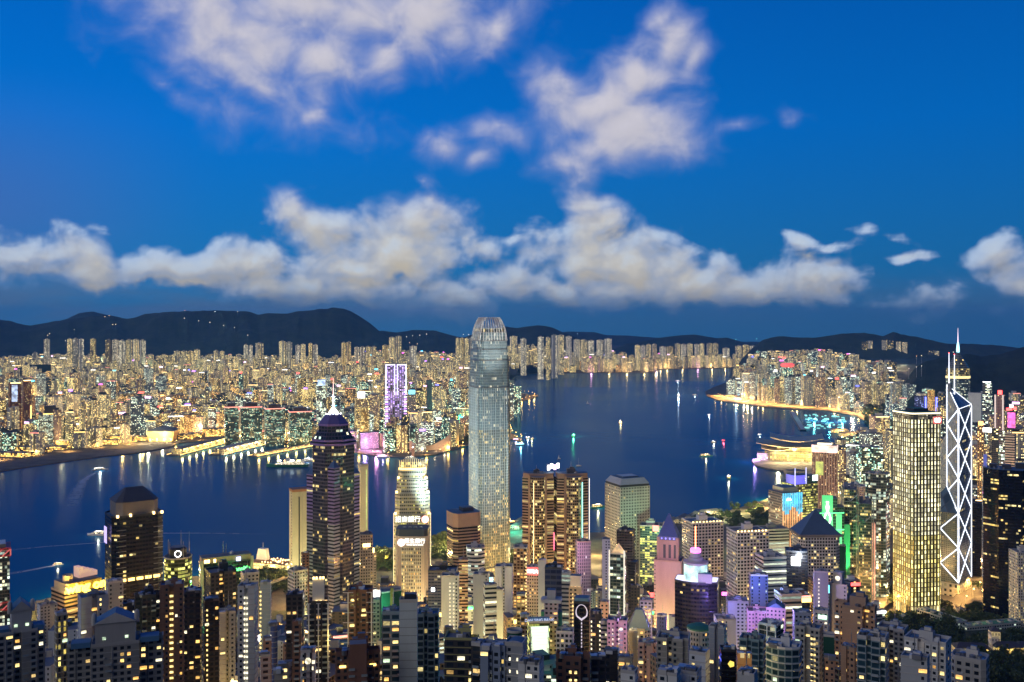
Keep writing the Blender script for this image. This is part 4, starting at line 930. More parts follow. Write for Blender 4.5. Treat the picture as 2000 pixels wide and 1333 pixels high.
def win_mesh(w, h, trim, gl):
    key = (round(w, 1), round(h, 1), trim.name, gl.name)
    if key not in WINM:
        b = MB(); t_ = .14
        for (x, z, ww, hh) in ((0, -h/2, w + 2*t_, t_), (0, h/2, w + 2*t_, t_), (-w/2 - t_/2, 0, t_, h), (w/2 + t_/2, 0, t_, h), (0, 0, .07, h)): b.box(x, -.06, z - hh/2, ww, .22, hh, trim)
        o = b.build('window'); p = MB(); p.face([(-w/2, -.03, -h/2), (w/2, -.03, -h/2), (w/2, -.03, h/2), (-w/2, -.03, h/2)], gl); q = p.build('pane', o)
        WINM[key] = (o.data, q.data); bpy.data.objects.remove(q); bpy.data.objects.remove(o)
    return WINM[key]
PANES = [glow('pane_amber', (1, .52, .12), 1.7, .5), glow('pane_yellow', (1, .74, .26), 1.8, .5), glow('pane_white', (1, .90, .62), 1.7, .5), glow('pane_green', (.75, 1, .66), 1.3, .5)]
def add_windows(t, poly, zb, zt, bay, flo, n, rr, trim, X, Y, rot):
    """frames and lit panes on the walls that face the viewer"""
    walls = []
    for i in range(len(poly)):
        p, q = poly[i], poly[(i+1) % len(poly)]; L = math.hypot(q[0]-p[0], q[1]-p[1])
        nx, ny = (q[1]-p[1])/L, -(q[0]-p[0])/L
        wx, wy = nx*math.cos(rot) - ny*math.sin(rot), nx*math.sin(rot) + ny*math.cos(rot)
        if L > bay * .9 and wx*X + wy*Y < -.25*math.hypot(X, Y): walls.append((p, q, L, math.atan2(nx, -ny)))
    if not walls: return
    used = set(); zlo = max(zb, zt - 75)
    for _ in range(n):
        i = rr.randrange(len(walls)); p, q, L, a = walls[i]; nb = max(1, round(L / bay)); nf = max(1, round((zt - zb) / flo)); fl = (zt - zb) / nf
        cx = rr.randrange(nb); cz = rr.randrange(int((zlo - zb)/fl), nf)
        if (i, cx, cz) in used: continue
        used.add((i, cx, cz)); bw = L / nb; f = (cx + .5) / nb
        wide = rr.choice((.5, .62, .8, .94))
        me, pm = win_mesh(min(bw*wide, 3.2), fl*rr.choice((.48, .56, .62)), trim, rr.choices(PANES, (4, 5, 3, 1))[0])
        o = bpy.data.objects.new('window', me); COL.objects.link(o); o.parent = t; o.location = (p[0] + (q[0]-p[0])*f, p[1] + (q[1]-p[1])*f, zb + (cz + .5)*fl); o.rotation_euler = (0, 0, a)
        s = bpy.data.objects.new('pane', pm); COL.objects.link(s); s.parent = o
FIT = {}
def fittings(t, poly, zb, zt, bay, flo, n, rr, trim, X, Y, rot):
    """balconies, cooling boxes and down pipes on the walls that face the viewer"""
    if 'ac' not in FIT:
        b = MB(); b.box(0, -.35, 0, .95, .6, .7, plain('cooling_box', (.55, .55, .53), .6)); o = b.build('air_conditioner'); FIT['ac'] = o.data; bpy.data.objects.remove(o)
        b = MB(); b.box(0, -.7, 0, 2.8, 1.4, .16, CONC); b.box(0, -1.36, .16, 2.8, .08, .95, plain('balcony_rail', (.30, .36, .40), .3)); o = b.build('balcony'); FIT['balcony'] = o.data; bpy.data.objects.remove(o)
    nf = max(1, round((zt - zb) / flo)); fl = (zt - zb) / nf
    for i in range(len(poly)):
        p, q = poly[i], poly[(i+1) % len(poly)]; L = math.hypot(q[0]-p[0], q[1]-p[1]); nx, ny = (q[1]-p[1])/L, -(q[0]-p[0])/L
        wx, wy = nx*math.cos(rot) - ny*math.sin(rot), nx*math.sin(rot) + ny*math.cos(rot)
        if L < bay or wx*X + wy*Y > -.3*math.hypot(X, Y): continue
        a = math.atan2(nx, -ny); nb = max(1, round(L/bay)); at = lambda f, z: (p[0] + (q[0]-p[0])*f, p[1] + (q[1]-p[1])*f, z)
        for col in range(nb):
            if rr.random() < .22:
                for k in range(nf - 2, max(0, nf - 24), -1):
                    if rr.random() < .5 and FIT.setdefault('n', 0) < 1500:
                        o = bpy.data.objects.new('balcony', FIT['balcony']); COL.objects.link(o); o.parent = t; o.location = at((col + .5)/nb, k*fl + .1); o.rotation_euler = (0, 0, a); FIT['n'] += 1
            elif rr.random() < .35:
                b = MB(); x, y, _ = at((col + .02)/nb, 0); b.tube((x + nx*.2, y + ny*.2, max(0, zt - 70)), (x + nx*.2, y + ny*.2, zt), .11, rr.choice((CONC, DARK, trim)), 4); b.build('down_pipe', t)
            for k in range(n):
                kk = rr.randrange(max(0, nf - 24), nf)
                if rr.random() < .3: o = bpy.data.objects.new('air_conditioner', FIT['ac']); COL.objects.link(o); o.parent = t; o.location = at((col + rr.choice((.16, .84)))/nb, kk*fl + fl*.12); o.rotation_euler = (0, 0, a)
def tower(label, u0, u1, vt, Y, f, kind='rect', asp=.8, rot=0, name='apartment_tower', cat='tower', bay=3.3, flo=3.1, top='kit', group=None, ledge=None, wins=None, extra=None, base=None, trim=None, side=None):
    rot = R(rot) - math.atan(((u0+u1)/2 - U0)/F); k, X, Yc = solve(kind, u0, u1, Y, asp, rot); W, D = k, k*asp; poly = foot(kind, W, D)
    zt = zat(vt, Y); zb = (iz(X, Yc) if base is None else base) - 4; h = zt - zb
    rr = random.Random(int(u0*7 + vt*13)); m = FAC[f] if isinstance(f, str) else f; trim = trim or TRIMS.get(f, CONC)
    t = thing(name, label, cat, (X, Yc, zb), rot, group); REG.append(((u0+u1)/2, vt, Y, label))
    b = MB(); b.prism(poly, 0, h, m, ROOF if rr.random() < .6 else ROOFB, bay, flo, off=rr.randrange(50)); b.build('walls', t)
    if ledge is None: ledge = Y < 760
    nf = max(1, round(h/flo)); fl = h/nf; n0 = max(0, nf - int(100/flo))
    if ledge:
        b = MB(); op = inset(poly, 1 + .5/max(W, 6))
        for i in range(n0, nf): b.prism(op, i*fl - .14, i*fl + .14, trim, bottom=True)
        b.build('floor_edge', t)
    hp = rr.uniform(1.0, 1.8); b = MB(); b.parapet(inset(poly, 1.012), h, hp, .45, trim); b.build('roof_parapet', t)
    if top == 'kit': roof_kit(t, poly, h, int(u0*3 + vt), min(1, W/22), trim, 3 if Y > 900 else 5)
    elif callable(top): top(t, W, D, h, rr)
    if wins is None: wins = 10 if Y < 560 else 6 if Y < 760 else 0
    elif wins > 8: wins = int(wins*.62)
    if wins: add_windows(t, poly, 0, h, bay, flo, wins, rr, trim, X, Yc, rot)
    if Y < 650 and f.startswith('apt') if isinstance(f, str) else False: fittings(t, poly, 0, h, bay, flo, 4, rr, trim, X, Yc, rot)
    if extra: extra(t, W, D, h, rr)
    return t
def bands(m, n, wd=1.5, dp=.6):                     # vertical piers on the front
    def f(t, W, D, h, rr):
        for i in range(n):
            b = MB(); b.box(-W/2 + W*(i + .5)/n, -D/2 - dp/2, max(0, h - 120), wd, dp, min(h, 120), m); b.build('pier', t)
    return f
def pyramid(m, hh, k=.05, base=None):
    def f(t, W, D, h, rr):
        if base:
            b = MB(); b.prism(rect(W*1.04, D*1.04), h, h + 3, base, ROOF); b.build('cornice', t)
        z = h + (3 if base else 0); b = MB(); b.prism(rect(W*.98, D*.98), z, z + hh, m, top=rect(W*k, D*k)); b.build('pyramid_roof', t)
        aerial(t, 0, 0, z + hh, hh*.5)
    return f
def stair_lights(cols, col=EMGOLD, step=3.1, w=1.0):  # a column of lit stair windows up the front
    def f(t, W, D, h, rr):
        for c in cols:
            for i in range(30):
                b = MB(); b.box(c*W, -D/2 - .08, h - 6 - i*step, w, .16, 1.25, col); b.build('stair_window', t)
    return f
def gable_house(t, W, D, h, rr):
    b = MB(); w, d = W*.42, D*.7; b.box(0, -D*.08, h, w, d, 11, CONC, roof=ROOFB); b.build('roof_house', t)
    b = MB(); z = h + 11; a, c = w/2 + .6, d/2 + .6; y0 = -D*.08
    b.face([(-a, y0-c, z), (a, y0-c, z), (0, y0-c, z+5)], CONC); b.face([(a, y0+c, z), (-a, y0+c, z), (0, y0+c, z+5)], CONC)
    b.face([(a, y0-c, z), (a, y0+c, z), (0, y0+c, z+5), (0, y0-c, z+5)], ROOFB); b.face([(-a, y0+c, z), (-a, y0-c, z), (0, y0-c, z+5), (0, y0+c, z+5)], ROOFB); b.build('gable_roof', t)
    for s in (-1, 1):
        b = MB(); b.lathe([(1.2, z-1), (1.2, z+3.2), (.9, z+4.6), (0, z+5.4)], CONC, 10, s*(a), y0 - c*.6); b.build('finial', t)
        b = MB(); b.box(s*w*.28, y0-d/2-.1, h+3, 1.5, .2, 1.3, PANES[3]); b.build('window', t)
        b = MB(); b.box(s*W*.36, -D*.2, h, W*.2, D*.5, 2.6, plain('blue_fascia', (.10, .24, .42), .5), roof=ROOFB); b.build('roof_terrace', t)

def disc(t, nm, x, y, z, r, m, n=20):
    b = MB(); b.tube((x, y + .3, z), (x, y, z), r, m, n); return b.build(nm, t)
def gable(t, W, D, h, hh, m):
    b = MB(); a, c = W/2, D/2
    b.face([(-a, -c, h), (a, -c, h), (0, -c, h+hh)], m); b.face([(a, c, h), (-a, c, h), (0, c, h+hh)], m)
    b.face([(a, -c, h), (a, c, h), (0, c, h+hh), (0, -c, h+hh)], m); b.face([(-a, c, h), (-a, -c, h), (0, -c, h+hh), (0, c, h+hh)], m); return b.build('gable_roof', t)
def vault(t, W, D, h):
    b = MB(); n = 10; P = [(W/2*math.cos(math.pi*i/n), h + W*.22*math.sin(math.pi*i/n)) for i in range(n+1)]
    for (x0, z0), (x1, z1) in zip(P, P[1:]): b.face([(x0, -D*.3, z0), (x1, -D*.3, z1), (x1, D*.5, z1), (x0, D*.5, z0)][::-1], ROOFB)
    b.face([(x, -D*.3, z) for x, z in P], CONC); return b.build('vaulted_roof', t)
def vault_disc(t, W, D, h):
    b = MB(); b.lathe([(W*.5, h), (W*.52, h + 1.5), (W*.3, h + 3), (0, h + 3.6)], GREENROOF, 24); return b.build('green_roof', t)
def cham_head(t, W, D, h):
    b = MB(); b.prism(inset(foot('cham', W, D), 1.02), h, h + 17, plain('tan_head', (.55, .36, .26)), ROOFB); b.build('head_storey', t)
    b = MB(); b.box(W*.1, 0, h + 17, W*.4, D*.4, 5, DARK, roof=ROOFB); return b.build('plant_room', t)

# -- left foreground
tower('mansion block with gabled roof house and amber bay windows at the lower left edge', -8, 88, 1243, 490, 'apt_grey', 'saw', .62, 4, top=gable_house, wins=26)
tower('dark narrow tower with long yellow light strips between the gabled blocks', 106, 132, 1204, 530, 'strips', 'rect', 1.1, 12, bay=2.6)
tower('mansion block with gabled roof house, blue terraces and green lit windows', 132, 318, 1266, 470, 'apt_grey', 'wing', .34, -3, top=gable_house, wins=40)
tower('pale twin finned tower with a dark central recess', 152, 212, 1172, 600, 'slab_white', 'notch', .7, 10, wins=4)
tower('slim pale slab below the black waterfront tower', 207, 241, 1141, 700, 'slab_gray', 'rect', .9, 10, wins=2)
tower('low dark block with a blue roof edge', 240, 268, 1184, 640, 'apt_dark', 'rect', 1, 0)
tower('dark tower with a blue lit roof edge and few windows', 262, 316, 1168, 625, 'apt_dark', 'wing', .8, 5)
tower('brown tower with a full column of lit stair windows', 312, 360, 1148, 560, 'apt_brown', 'notch', .8, -4, extra=stair_lights((0.0,), PANES[1], 3.4, 2.0), wins=4)
tower('black apartment wing with a few amber windows', 356, 394, 1160, 585, 'apt_dark', 'rect', .9, -4)
tower('stepped white block with a small terrace by the water', 72, 112, 1186, 950, 'apt_white', 'rect', .8, 14, base=5)
def seal_tower():
    t = tower('near black tower with hipped stone crown beside the harbour', 205, 318, 1012, 940, 'off_dark', 'cham', .8, 14, 'office_tower', 'office tower', 3, 3.9, top=None, base=4, ledge=False)
    h = zat(1012, 940) - 0; W = 52
    b = MB(); b.prism(foot('cham', 40, 34), h, h + 14, plain('dim_stone', (.22, .20, .19)), ROOF); b.build('crown_house', t)
    b = MB(); b.prism(foot('cham', 42, 36), h + 14, h + 26, plain('dim_slate', (.10, .09, .09), .6), top=foot('cham', 17, 3)); b.build('hip_roof', t)
    for x in (-20, -8, 14, 22):
        b = MB(); b.box(x, -19, h, 2, 2, 2.5, EMWARM); b.build('roof_light', t)
    b = MB(); b.box(-27.6, -3, h - 26, .6, 9, 16, glow('lilac_panel', (.55, .45, 1), 1.4)); b.build('sign_panel', t)
    for k in range(5):
        b = MB(); b.box(-16 + 8*k, -22.6, h - 62, 6, .5, 2.8, EMGOLD); b.build('lit_floor', t)
    for k in range(16):
        for s in (-1, 1):
            b = MB(); b.box(s*17.5, -22.8, h - 12 - 5.2*k, 9, .9, .5, STEEL); b.build('sunshade', t)
seal_tower()
def mast_tower(t, W, D, h, rr):
    b = MB(); b.lathe([(W*.32, h), (W*.32, h+9), (W*.25, h+11), (0, h+11)], DARK, 16); b.build('crown_drum', t)
    for i in range(5):
        a = i*1.3; b = MB(); b.tube((W*.4*math.cos(a), D*.4*math.sin(a), h), (W*.4*math.cos(a), D*.4*math.sin(a), h + (26 if i < 2 else 18)), .4, STEEL, 5, .15); b.build('mast', t)
    b = MB()
    for i in range(16):
        a, c = 2*math.pi*i/16, 2*math.pi*(i+1)/16; b.tube((3.2*math.cos(a), -W*.33, h+5+3.2*math.sin(a)), (3.2*math.cos(c), -W*.33, h+5+3.2*math.sin(c)), .35, EMW, 4)
    b.build('ring_sign', t)
tower('round dark tower with lime lit floors and rooftop masts', 320, 375, 1094, 1020, 'off_lime', 'round', 1, 0, 'office_tower', 'office tower', 3, 4, top=mast_tower, base=4)
def wing_on():
    t = tower('cream department store block with a glowing yellow rooftop sign', 100, 200, 1160, 1000, 'off_brown', 'rect', .75, 26, 'office_tower', 'office tower', 30, 4.2, top=None, base=4, trim=plain('cream_panel', (.60, .48, .36)))
    h = zat(1160, 1000); s = plain('cream_panel', (.60, .48, .36))
    k, X, Yc = solve('rect', 100, 200, 1000, .75, R(26) - math.atan(-850/F)); W, D = k, k*.75
    b = MB(); b.box(0, 0, h, W*.9, D*.86, 9, s, roof=ROOF); b.build('roof_storey', t)
    b = MB(); b.lathe([(5, h+9), (5, h+16)], s, 16, -W*.28, -D*.1); b.face(ngon3(5, -W*.28, -D*.1, h+15), s); b.build('roof_drum', t)
    for i in range(4):
        b = MB(); b.box(W*.12 + 5*i, D*.2, h + 9, 5, 12, 11 - 2*i, glow('sign_peach', (1, .55, .40), .55)); b.build('stepped_roof', t)
    text_mesh('wing on', 13.5, .9, glow('sign_yellow', (1, .72, .08), 4.5), 'sign_lettering', t, (2, -D*.5 - 1.6, h + 3.5), (R(90), 0, 0), bold=.45)
    b = MB(); b.box(2, -D*.5 + .4, h - 3, W*.86, .8, 12, plain('sign_back', (.35, .25, .06))); b.build('sign_board', t)
    lamp(X + 10, 1000 - 14, h + 4, 9e4, (1, .7, .15), 2)
def ngon3(r, x, y, z, n=16): return [(x + r*math.cos(2*math.pi*i/n), y + r*math.sin(2*math.pi*i/n), z) for i in range(n)]
wing_on()
def red_frame(t, W, D, h, rr):
    red = plain('red_frame', (.62, .06, .08), .5); dim = glow('red_rail', (1, .10, .12), .55)
    for z in (h, h - 60, h - 120):
        b = MB(); b.box(0, 0, z - 6, W*1.06, D*1.06, 2, red); b.box(0, 0, z + 2, W*1.06, D*1.06, 1.6, red)
        for i in range(6):
            x = -W*.52 + W*1.04*i/5
            b.tube((x, -D*.54, z - 5), (x + (W*.2 if i < 5 else 0), -D*.54, z + 2), .7, dim, 4)
        b.build('red_truss', t)
    b = MB(); b.box(0, 0, h + 3.6, W*.8, D*.8, 4, ROOF, roof=WHITEP); b.build('plant_room', t)
tower('dark glass tower belted by red trusses at the left edge by the harbour', -60, 19, 1084, 1065, 'off_glass', 'rect', .8, 0, 'office_tower', 'office tower', 2.4, 4, top=red_frame, base=4)
def sign_block(t, W, D, h, rr):
    b = MB(); b.box(0, 0, h, W*.97, D*.9, 7, plain('tan_panel', (.42, .29, .20)), roof=ROOF); b.build('roof_storey', t)
    text_mesh('manulife', 6.5, .4, glow('sign_green', (.1, 1, .2), 4), 'sign_lettering', t, (W*.26, -D*.5 - 1.2, h - 9), (R(90), 0, 0), bold=.15)
    b = MB(); b.box(W*.22, -D*.5 - .8, h + .5, 5, .6, 4.5, glow('sign_blue_white', (.55, .6, 1), 3)); b.build('sign_emblem', t)
    for x in (-.42, -.36, -.24):
        b = MB(); b.box(x*W, -D*.46, h + 1, 2.6, .5, 4, EMWARM); b.build('window', t)
    aerial(t, -W*.05, 0, h+7, 16, .5); aerial(t, W*.02, 3, h+7, 13, .5)
    b = MB(); b.lathe([(2.2, h+7), (2.2, h+9.5), (0, h+11)], WHITEP, 12, W*.12, 0); b.build('radome', t)
    for s in (-1, 1):
        b = MB(); b.box(s*W*.49, -D*.5 - .5, 0, 3.2, 2, h + 5, STONE); b.build('end_pier', t)
tower('broad dark office slab with a green lit sign and rooftop aerials', 388, 493, 1104, 1120, 'off_dark', 'rect', .35, 10, 'office_slab', 'office block', 3, 3.8, top=sign_block, base=4)
lamp(xat(472, 1110), 1104, 105, 3e4, (.1, 1, .2), 2)

# -- left centre
tower('floodlit cream slab with one dark window slot left of the star plan tower', 565, 606, 962, 1180, 'slab_cream', 'rect', .7, 14, 'office_tower', 'office tower', 9, 3.6, top=lambda t, W, D, h, rr: [MB_box(t, 'roof_rim', 0, 0, h, W*1.03, D*1.03, 3.2, plain('brick_rim', (.45, .20, .10))), MB_box(t, 'dark_slot', -W*.12, -D/2 - .1, 0, 1.5, .25, h - 6, DARK), MB_box(t, 'wall_joint', W*.08, -D/2 - .1, 0, .5, .25, h - 2, STONE)], base=4)
tower('floodlit cream slab with green window strip right of the star plan tower', 700, 719, 912, 1250, 'slab_cream', 'rect', 1.2, 14, 'office_tower', 'office tower', 9, 3.6, top=lambda t, W, D, h, rr: [MB_box(t, 'roof_rim', 0, 0, h, W*1.03, D*1.03, 2.5, STONE), MB_box(t, 'light_strip', W*.28, -D/2 - .2, 4, 1.0, .4, h - 8, glow('lime_soft', (.7, .9, .25), .9, .05))], base=4)

for (u, Y, h) in ((585, 1180, 100), (712, 1250, 110)): 
    for s_ in (-1, 1): spot((xat(u, Y) + s_*16 - 4, Y - 60, 30), (xat(u, Y), Y, h), 4.5e5 if u < 600 else 1.1e5, (1, .90, .52), 70)
tower('pinkish stepped tower with lit setbacks by the star plan tower', 701, 728, 1046, 1130, 'pent', 'rect', .9, 8, 'office_tower', 'office tower', 3, 3.6, base=4, extra=lambda t, W, D, h, rr: [MB_box(t, 'setback_wing', W*.62, 2, 0, W*.4, D*.8, h*.86, FAC['pent'], ROOF), MB_box(t, 'lit_terrace', W*.5, -D*.3, h*.86, W*.3, 3, 5, EMWARM), MB_box(t, 'lit_terrace', 0, -D*.52, h - 14, W*.6, .6, 4, EMWARM)])
tower('office block with sloped blue roof and ribbed side, in front of the cream slab', 562, 601, 1118, 1000, 'off_grid', 'rect', 1.1, 24, 'office_block', 'office block', 3.2, 3.6, base=6)
tower('small red brown block between the cream slab and star plan tower', 588, 604, 1084, 1060, 'apt_brown', 'rect', 1, 10, base=4)
tower('tall white slab with a dark recess and bright stair column', 464, 504, 1150, 560, 'slab_white', 'notch', .9, -14, wins=3, extra=stair_lights((-.08, .06), PANES[2], 3.1, .9))
tower('blank grey slab behind the tall white slab', 508, 530, 1142, 700, 'slab_gray', 'rect', .8, -8, wins=0, extra=stair_lights((-.46,), PANES[1], 3.1, 1.2))
tower('black block with flat blue roofs and a lit doorway', 400, 462, 1124, 720, 'apt_dark', 'saw', .9, 14, wins=3)
tower('grey office block with dark hipped roof behind the white slab', 470, 506, 1124, 860, 'apt_grey', 'rect', .9, 12, base=10)
tower('slate tower with a lit corner stair, lower left of the tall white slab', 396, 428, 1176, 600, 'apt_dark', 'rect', .9, 8, extra=stair_lights((-.32,), PANES[1], 3.1, .9))
tower('plain grey tower in the shade of the tall white slab', 427, 460, 1200, 640, 'slab_gray', 'notch', .9, 4, wins=2)
tower('black tower without lit windows, right of the blank grey slab', 559, 594, 1166, 640, 'apt_dark', 'rect', .9, -6, wins=2)
tower('slim blue tower with a rounded top', 528, 542, 1224, 560, 'slab_blue', 'round', 1, 0, wins=2, extra=stair_lights((-.45,), PANES[2], 3.1, .6))
tower('slim brown slab with small dark windows', 571, 590, 1220, 540, 'apt_brown', 'rect', .9, -8, wins=2)
tower('salmon low block behind the slim blue tower', 514, 530, 1252, 540, 'apt_salmon', 'rect', 1, 0)
tower('white gridded block with orange lights, beside the slim blue tower', 508, 528, 1284, 500, 'pent', 'rect', .9, 4)
def lit_house(t, W, D, h, rr):
    b = MB(); b.box(-W*.02, 0, h, W*.6, D*.7, 14, WHITEP, roof=ROOF); b.build('roof_house', t)
    for (x, z) in ((-.25, 14), (-.1, 14), (.1, 14), (.25, 14), (-.1, .2), (.12, .2), (.36, .2), (.44, .2)):
        b = MB(); b.box(x*W, -D*.4, h + z, 1, 1, 1.2, EMWARM); b.build('roof_light', t)
def white_frame(n, step=3.1, z0=100):
    def f(t, W, D, h, rr):
        for i in range(n):
            b = MB(); x = -W/2 + W*i/(n-1); b.box(x, -D/2 - .35, max(0, h - z0), .7, .7, min(h, z0), WHITEP); b.build('white_post', t)
        b = MB()
        for k in range(int(min(h, z0)/step)):
            for i in range(n): b.box(-W/2 + W*i/(n-1), -D/2 - .5, h - k*step, W/(n-1)*.45, .5, .28, WHITEP)
        b.build('white_crossbar', t)
    return f
tower('dark glass apartment tower ruled by white crossed lines, with a lit roof house', 603, 642, 1180, 560, 'apt_dark', 'rect', .8, -3, top=lit_house, extra=white_frame(3))
tower('small white tower with a round window and black cross lines at the lower edge', 587, 617, 1276, 470, 'apt_white', 'rect', .9, -3, extra=lambda t, W, D, h, rr: [MB_box(t, 'dark_stripe', -W*.2, -D/2 - .1, 0, 1, .2, h, DARK), MB_box(t, 'dark_stripe', W*.2, -D/2 - .1, 0, 1, .2, h, DARK)] + [disc(t, 'round_window', 0, -D/2 - .3, h - 4, 1.5, PANES[2])])
tower('dark brown apartment tower with white framed centre bays', 680, 729, 1158, 600, 'apt_brown', 'saw', .8, -6, extra=white_frame(2, 6.2, 80), wins=18)
tower('red brown block with projecting roof arms and orange downlights', 655, 742, 1284, 450, 'apt_brown', 'cross', .62, 2, wins=24, extra=lambda t, W, D, h, rr: [MB_box(t, 'lift_shaft', 0, -D*.3, 0, W*.38, D*.5, h + 6, BRICK, ROOF)] + [MB_box(t, 'downlight', s*W*.34, -D*.23, h - 6, 3, .5, 1, EMGOLD) for s in (-1, 1)])
tower('tower wrapped in green builders netting', 742, 784, 1160, 700, 'net', 'wedge', .9, 6, 'building_site', 'building site', top=None, ledge=False, wins=0, extra=lambda t, W, D, h, rr: [MB_box(t, 'hoist_mast', 0, -D*.5, 0, 2.4, 1.6, h + 4, plain('rust_steel', (.25, .12, .03)))])
tower('beige tower with a lit hanging sign strip, by the netted tower', 728, 742, 1176, 720, 'apt_beige', 'rect', 1, 0)
tower('teal glass apartment wing left of the plain pale shaft', 746, 783, 1200, 480, 'apt_teal', 'rect', .9, -4, bay=4, trim=TRIMS['apt_teal'])
tower('plain pale lift shaft ruled by thin joints', 780, 816, 1178, 470, 'shaft', 'rect', .6, -4, 'lift_shaft_tower', 'tower', top=lambda t, W, D, h, rr: [MB_box(t, 'roof_cap', W*.1, 2, h, W*.7, D*.7, 3.5, DARK)], ledge=False, wins=0, extra=lambda t, W, D, h, rr: [MB_box(t, 'wall_joint', 0, -D/2 - .03, h - 4*i, W*1.0, .1, .12, DARK) for i in range(1, 28)])
tower('dark glass apartment wing with amber bays right of the plain pale shaft', 814, 858, 1204, 485, 'apt_teal', 'saw', .9, -4, bay=4, wins=26)
tower('low round topped block at the bottom edge', 545, 568, 1304, 450, 'apt_beige', 'cham', .9, 0)
tower('beige block at the bottom edge beside the round topped block', 536, 552, 1316, 430, 'apt_beige', 'rect', .9, 0)

# -- centre
tower('brown tower of heavy stripes with a pale chamfered head', 873, 938, 1030, 1230, 'off_brown', 'cham', .9, 20, 'office_tower', 'office tower', 40, 4.0, base=4, top=lambda t, W, D, h, rr: [cham_head(t, W, D, h)])
tower('curved glass office tower with white lit floors', 911, 947, 1072, 1080, 'off_white', 'bow', .9, 4, 'office_tower', 'office tower', 40, 4.4, base=5)
tower('blue grey office block with broad sloping roof below the bank tower', 836, 894, 1118, 1000, 'off_blue', 'rect', .7, -6, 'office_block', 'office block', base=8, extra=lambda t, W, D, h, rr: [MB_box(t, 'sign_panel', -W*.32, -D/2-.4, h - 20, 3.6, .6, 3.6, EMW), MB_box(t, 'lit_floor', -W*.1, -D/2-.4, h - 46, 7, .5, 4, EMGOLD)])
tower('white tower with two columns of small lit windows', 862, 897, 1128, 830, 'slab_white', 'rect', .8, -4, name='office_tower', cat='tower', extra=stair_lights((0.0, .22), PANES[2], 3.2, 1.1), base=25)
tower('narrow brown striped tower behind the white stair windowed tower', 896, 914, 1096, 930, 'off_brown', 'rect', 1, 0, 'office_tower', 'office tower', base=10)
tower('white angular tower with a folded blank front', 924, 956, 1124, 880, 'slab_white', 'wedge', .9, -10, base=20)
tower('banded office with bright floors beside the folded white tower', 944, 970, 1146, 850, 'off_white', 'rect', .9, 10, 'office_block', 'office block', 30, 4, base=20)
tower('pair of plain cream slabs joined by a dark notch', 967, 1002, 1110, 950, 'slab_white', 'notch', .8, -6, base=12)
tower('cream low slab in front of the paired slabs', 966, 983, 1154, 900, 'slab_white', 'rect', .9, -6, base=16)
tower('brown tower with gold lit strips below the tallest tower', 1003, 1031, 1072, 1000, 'off_gold', 'rect', 1, -6, 'office_tower', 'office tower', base=8, extra=stair_lights((.46,), PANES[1], 3.4, 1.2))
tower('pink punched window block with a red lit sign', 1029, 1053, 1110, 980, 'pent', 'rect', .8, -4, 'office_block', 'office block', 2.6, 3.4, base=8, extra=lambda t, W, D, h, rr: [MB_box(t, 'sign_board', 0, -D/2 - .5, h - 7, W*.96, .8, 7.5, glow('sign_red_board', (1, .05, .06), 1.8)), text_mesh('新光大廈'[:3], 3.8, .2, EMW, 'sign_lettering', t, (0, -D/2 - 1.2, h - 3.4), (R(90), 0, 0), bold=.05)])
tower('orange lit low block below the brown gold tower', 1009, 1026, 1164, 820, 'off_gold', 'rect', 1, 0, base=25)
tower('pale narrow slab right of the pink block', 1051, 1067, 1098, 900, 'slab_white', 'rect', 1.2, -6, base=15)
tower('dark blue slab with dashed window rows', 1064, 1099, 1112, 850, 'off_blue', 'rect', .8, -4, 'office_tower', 'office tower', 6, 5, base=20)
tower('olive banded tower right of the dark blue slab', 1097, 1116, 1122, 830, 'off_band', 'rect', 1, -4, 'office_tower', 'office tower', 30, 3.6, base=20)
tower('narrow tower with a floodlit white crown', 1111, 1139, 1150, 800, 'apt_beige', 'rect', .8, -8, 'office_tower', 'tower', extra=stair_lights((-.2, .2), PANES[1], 3.2, 1.0), base=30, top=lambda t, W, D, h, rr: [MB_box(t, 'crown_house', 0, 0, h, W*.8, D*.8, 10, WHITEP, ROOFB)] + [MB_box(t, 'uplight', x*W, -D*.44, h, 1.6, .8, 1.2, EMWARM) for x in (-.3, 0, .3)])
tower('violet ruled tower with a pink side wall', 1124, 1154, 1060, 1050, 'off_violet', 'rect', .8, 12, 'office_tower', 'office tower', 2.2, 3.6, base=6, trim=plain('pink_plaster', (.50, .36, .34)))
def necklace(t, W, D, h, rr):
    m = glow('pearl_light', (.75, .66, .80), .8); n = 18; R_ = W*.36
    for s in (-1, 1):
        b = MB(); prev = None
        for i in range(n):
            a = i / (n-1); ang = math.pi*.5 - a*math.pi*.9
            q = Vector((s*R_*math.cos(ang), -D/2 - .5, h - W*.55 + R_*1.35*math.sin(ang)))
            if a > .75: q.x *= (1 - (a-.75)*3.2)
            if prev is not None: b.tube(prev, q, .28 + .5*a*a, m, 5)
            prev = q
        b.build('necklace_motif', t)
    for i in range(9):
        b = MB(); b.box(0, -D/2 - .6, h - W*1.12 - 2.4*i, .8, .4, 1.4, m); b.build('pendant_motif', t)
tower('black panelled tower showing a necklace drawn in light', 1121, 1153, 1180, 700, 'necklace', 'rect', .8, -5, 'office_tower', 'tower', top=lambda t, W, D, h, rr: [MB_box(t, 'plant_room', 0, 0, h, W*.9, D*.9, 4, plain('blue_fascia', (.10, .24, .42), .5), ROOFB)], ledge=False, wins=0, extra=necklace)
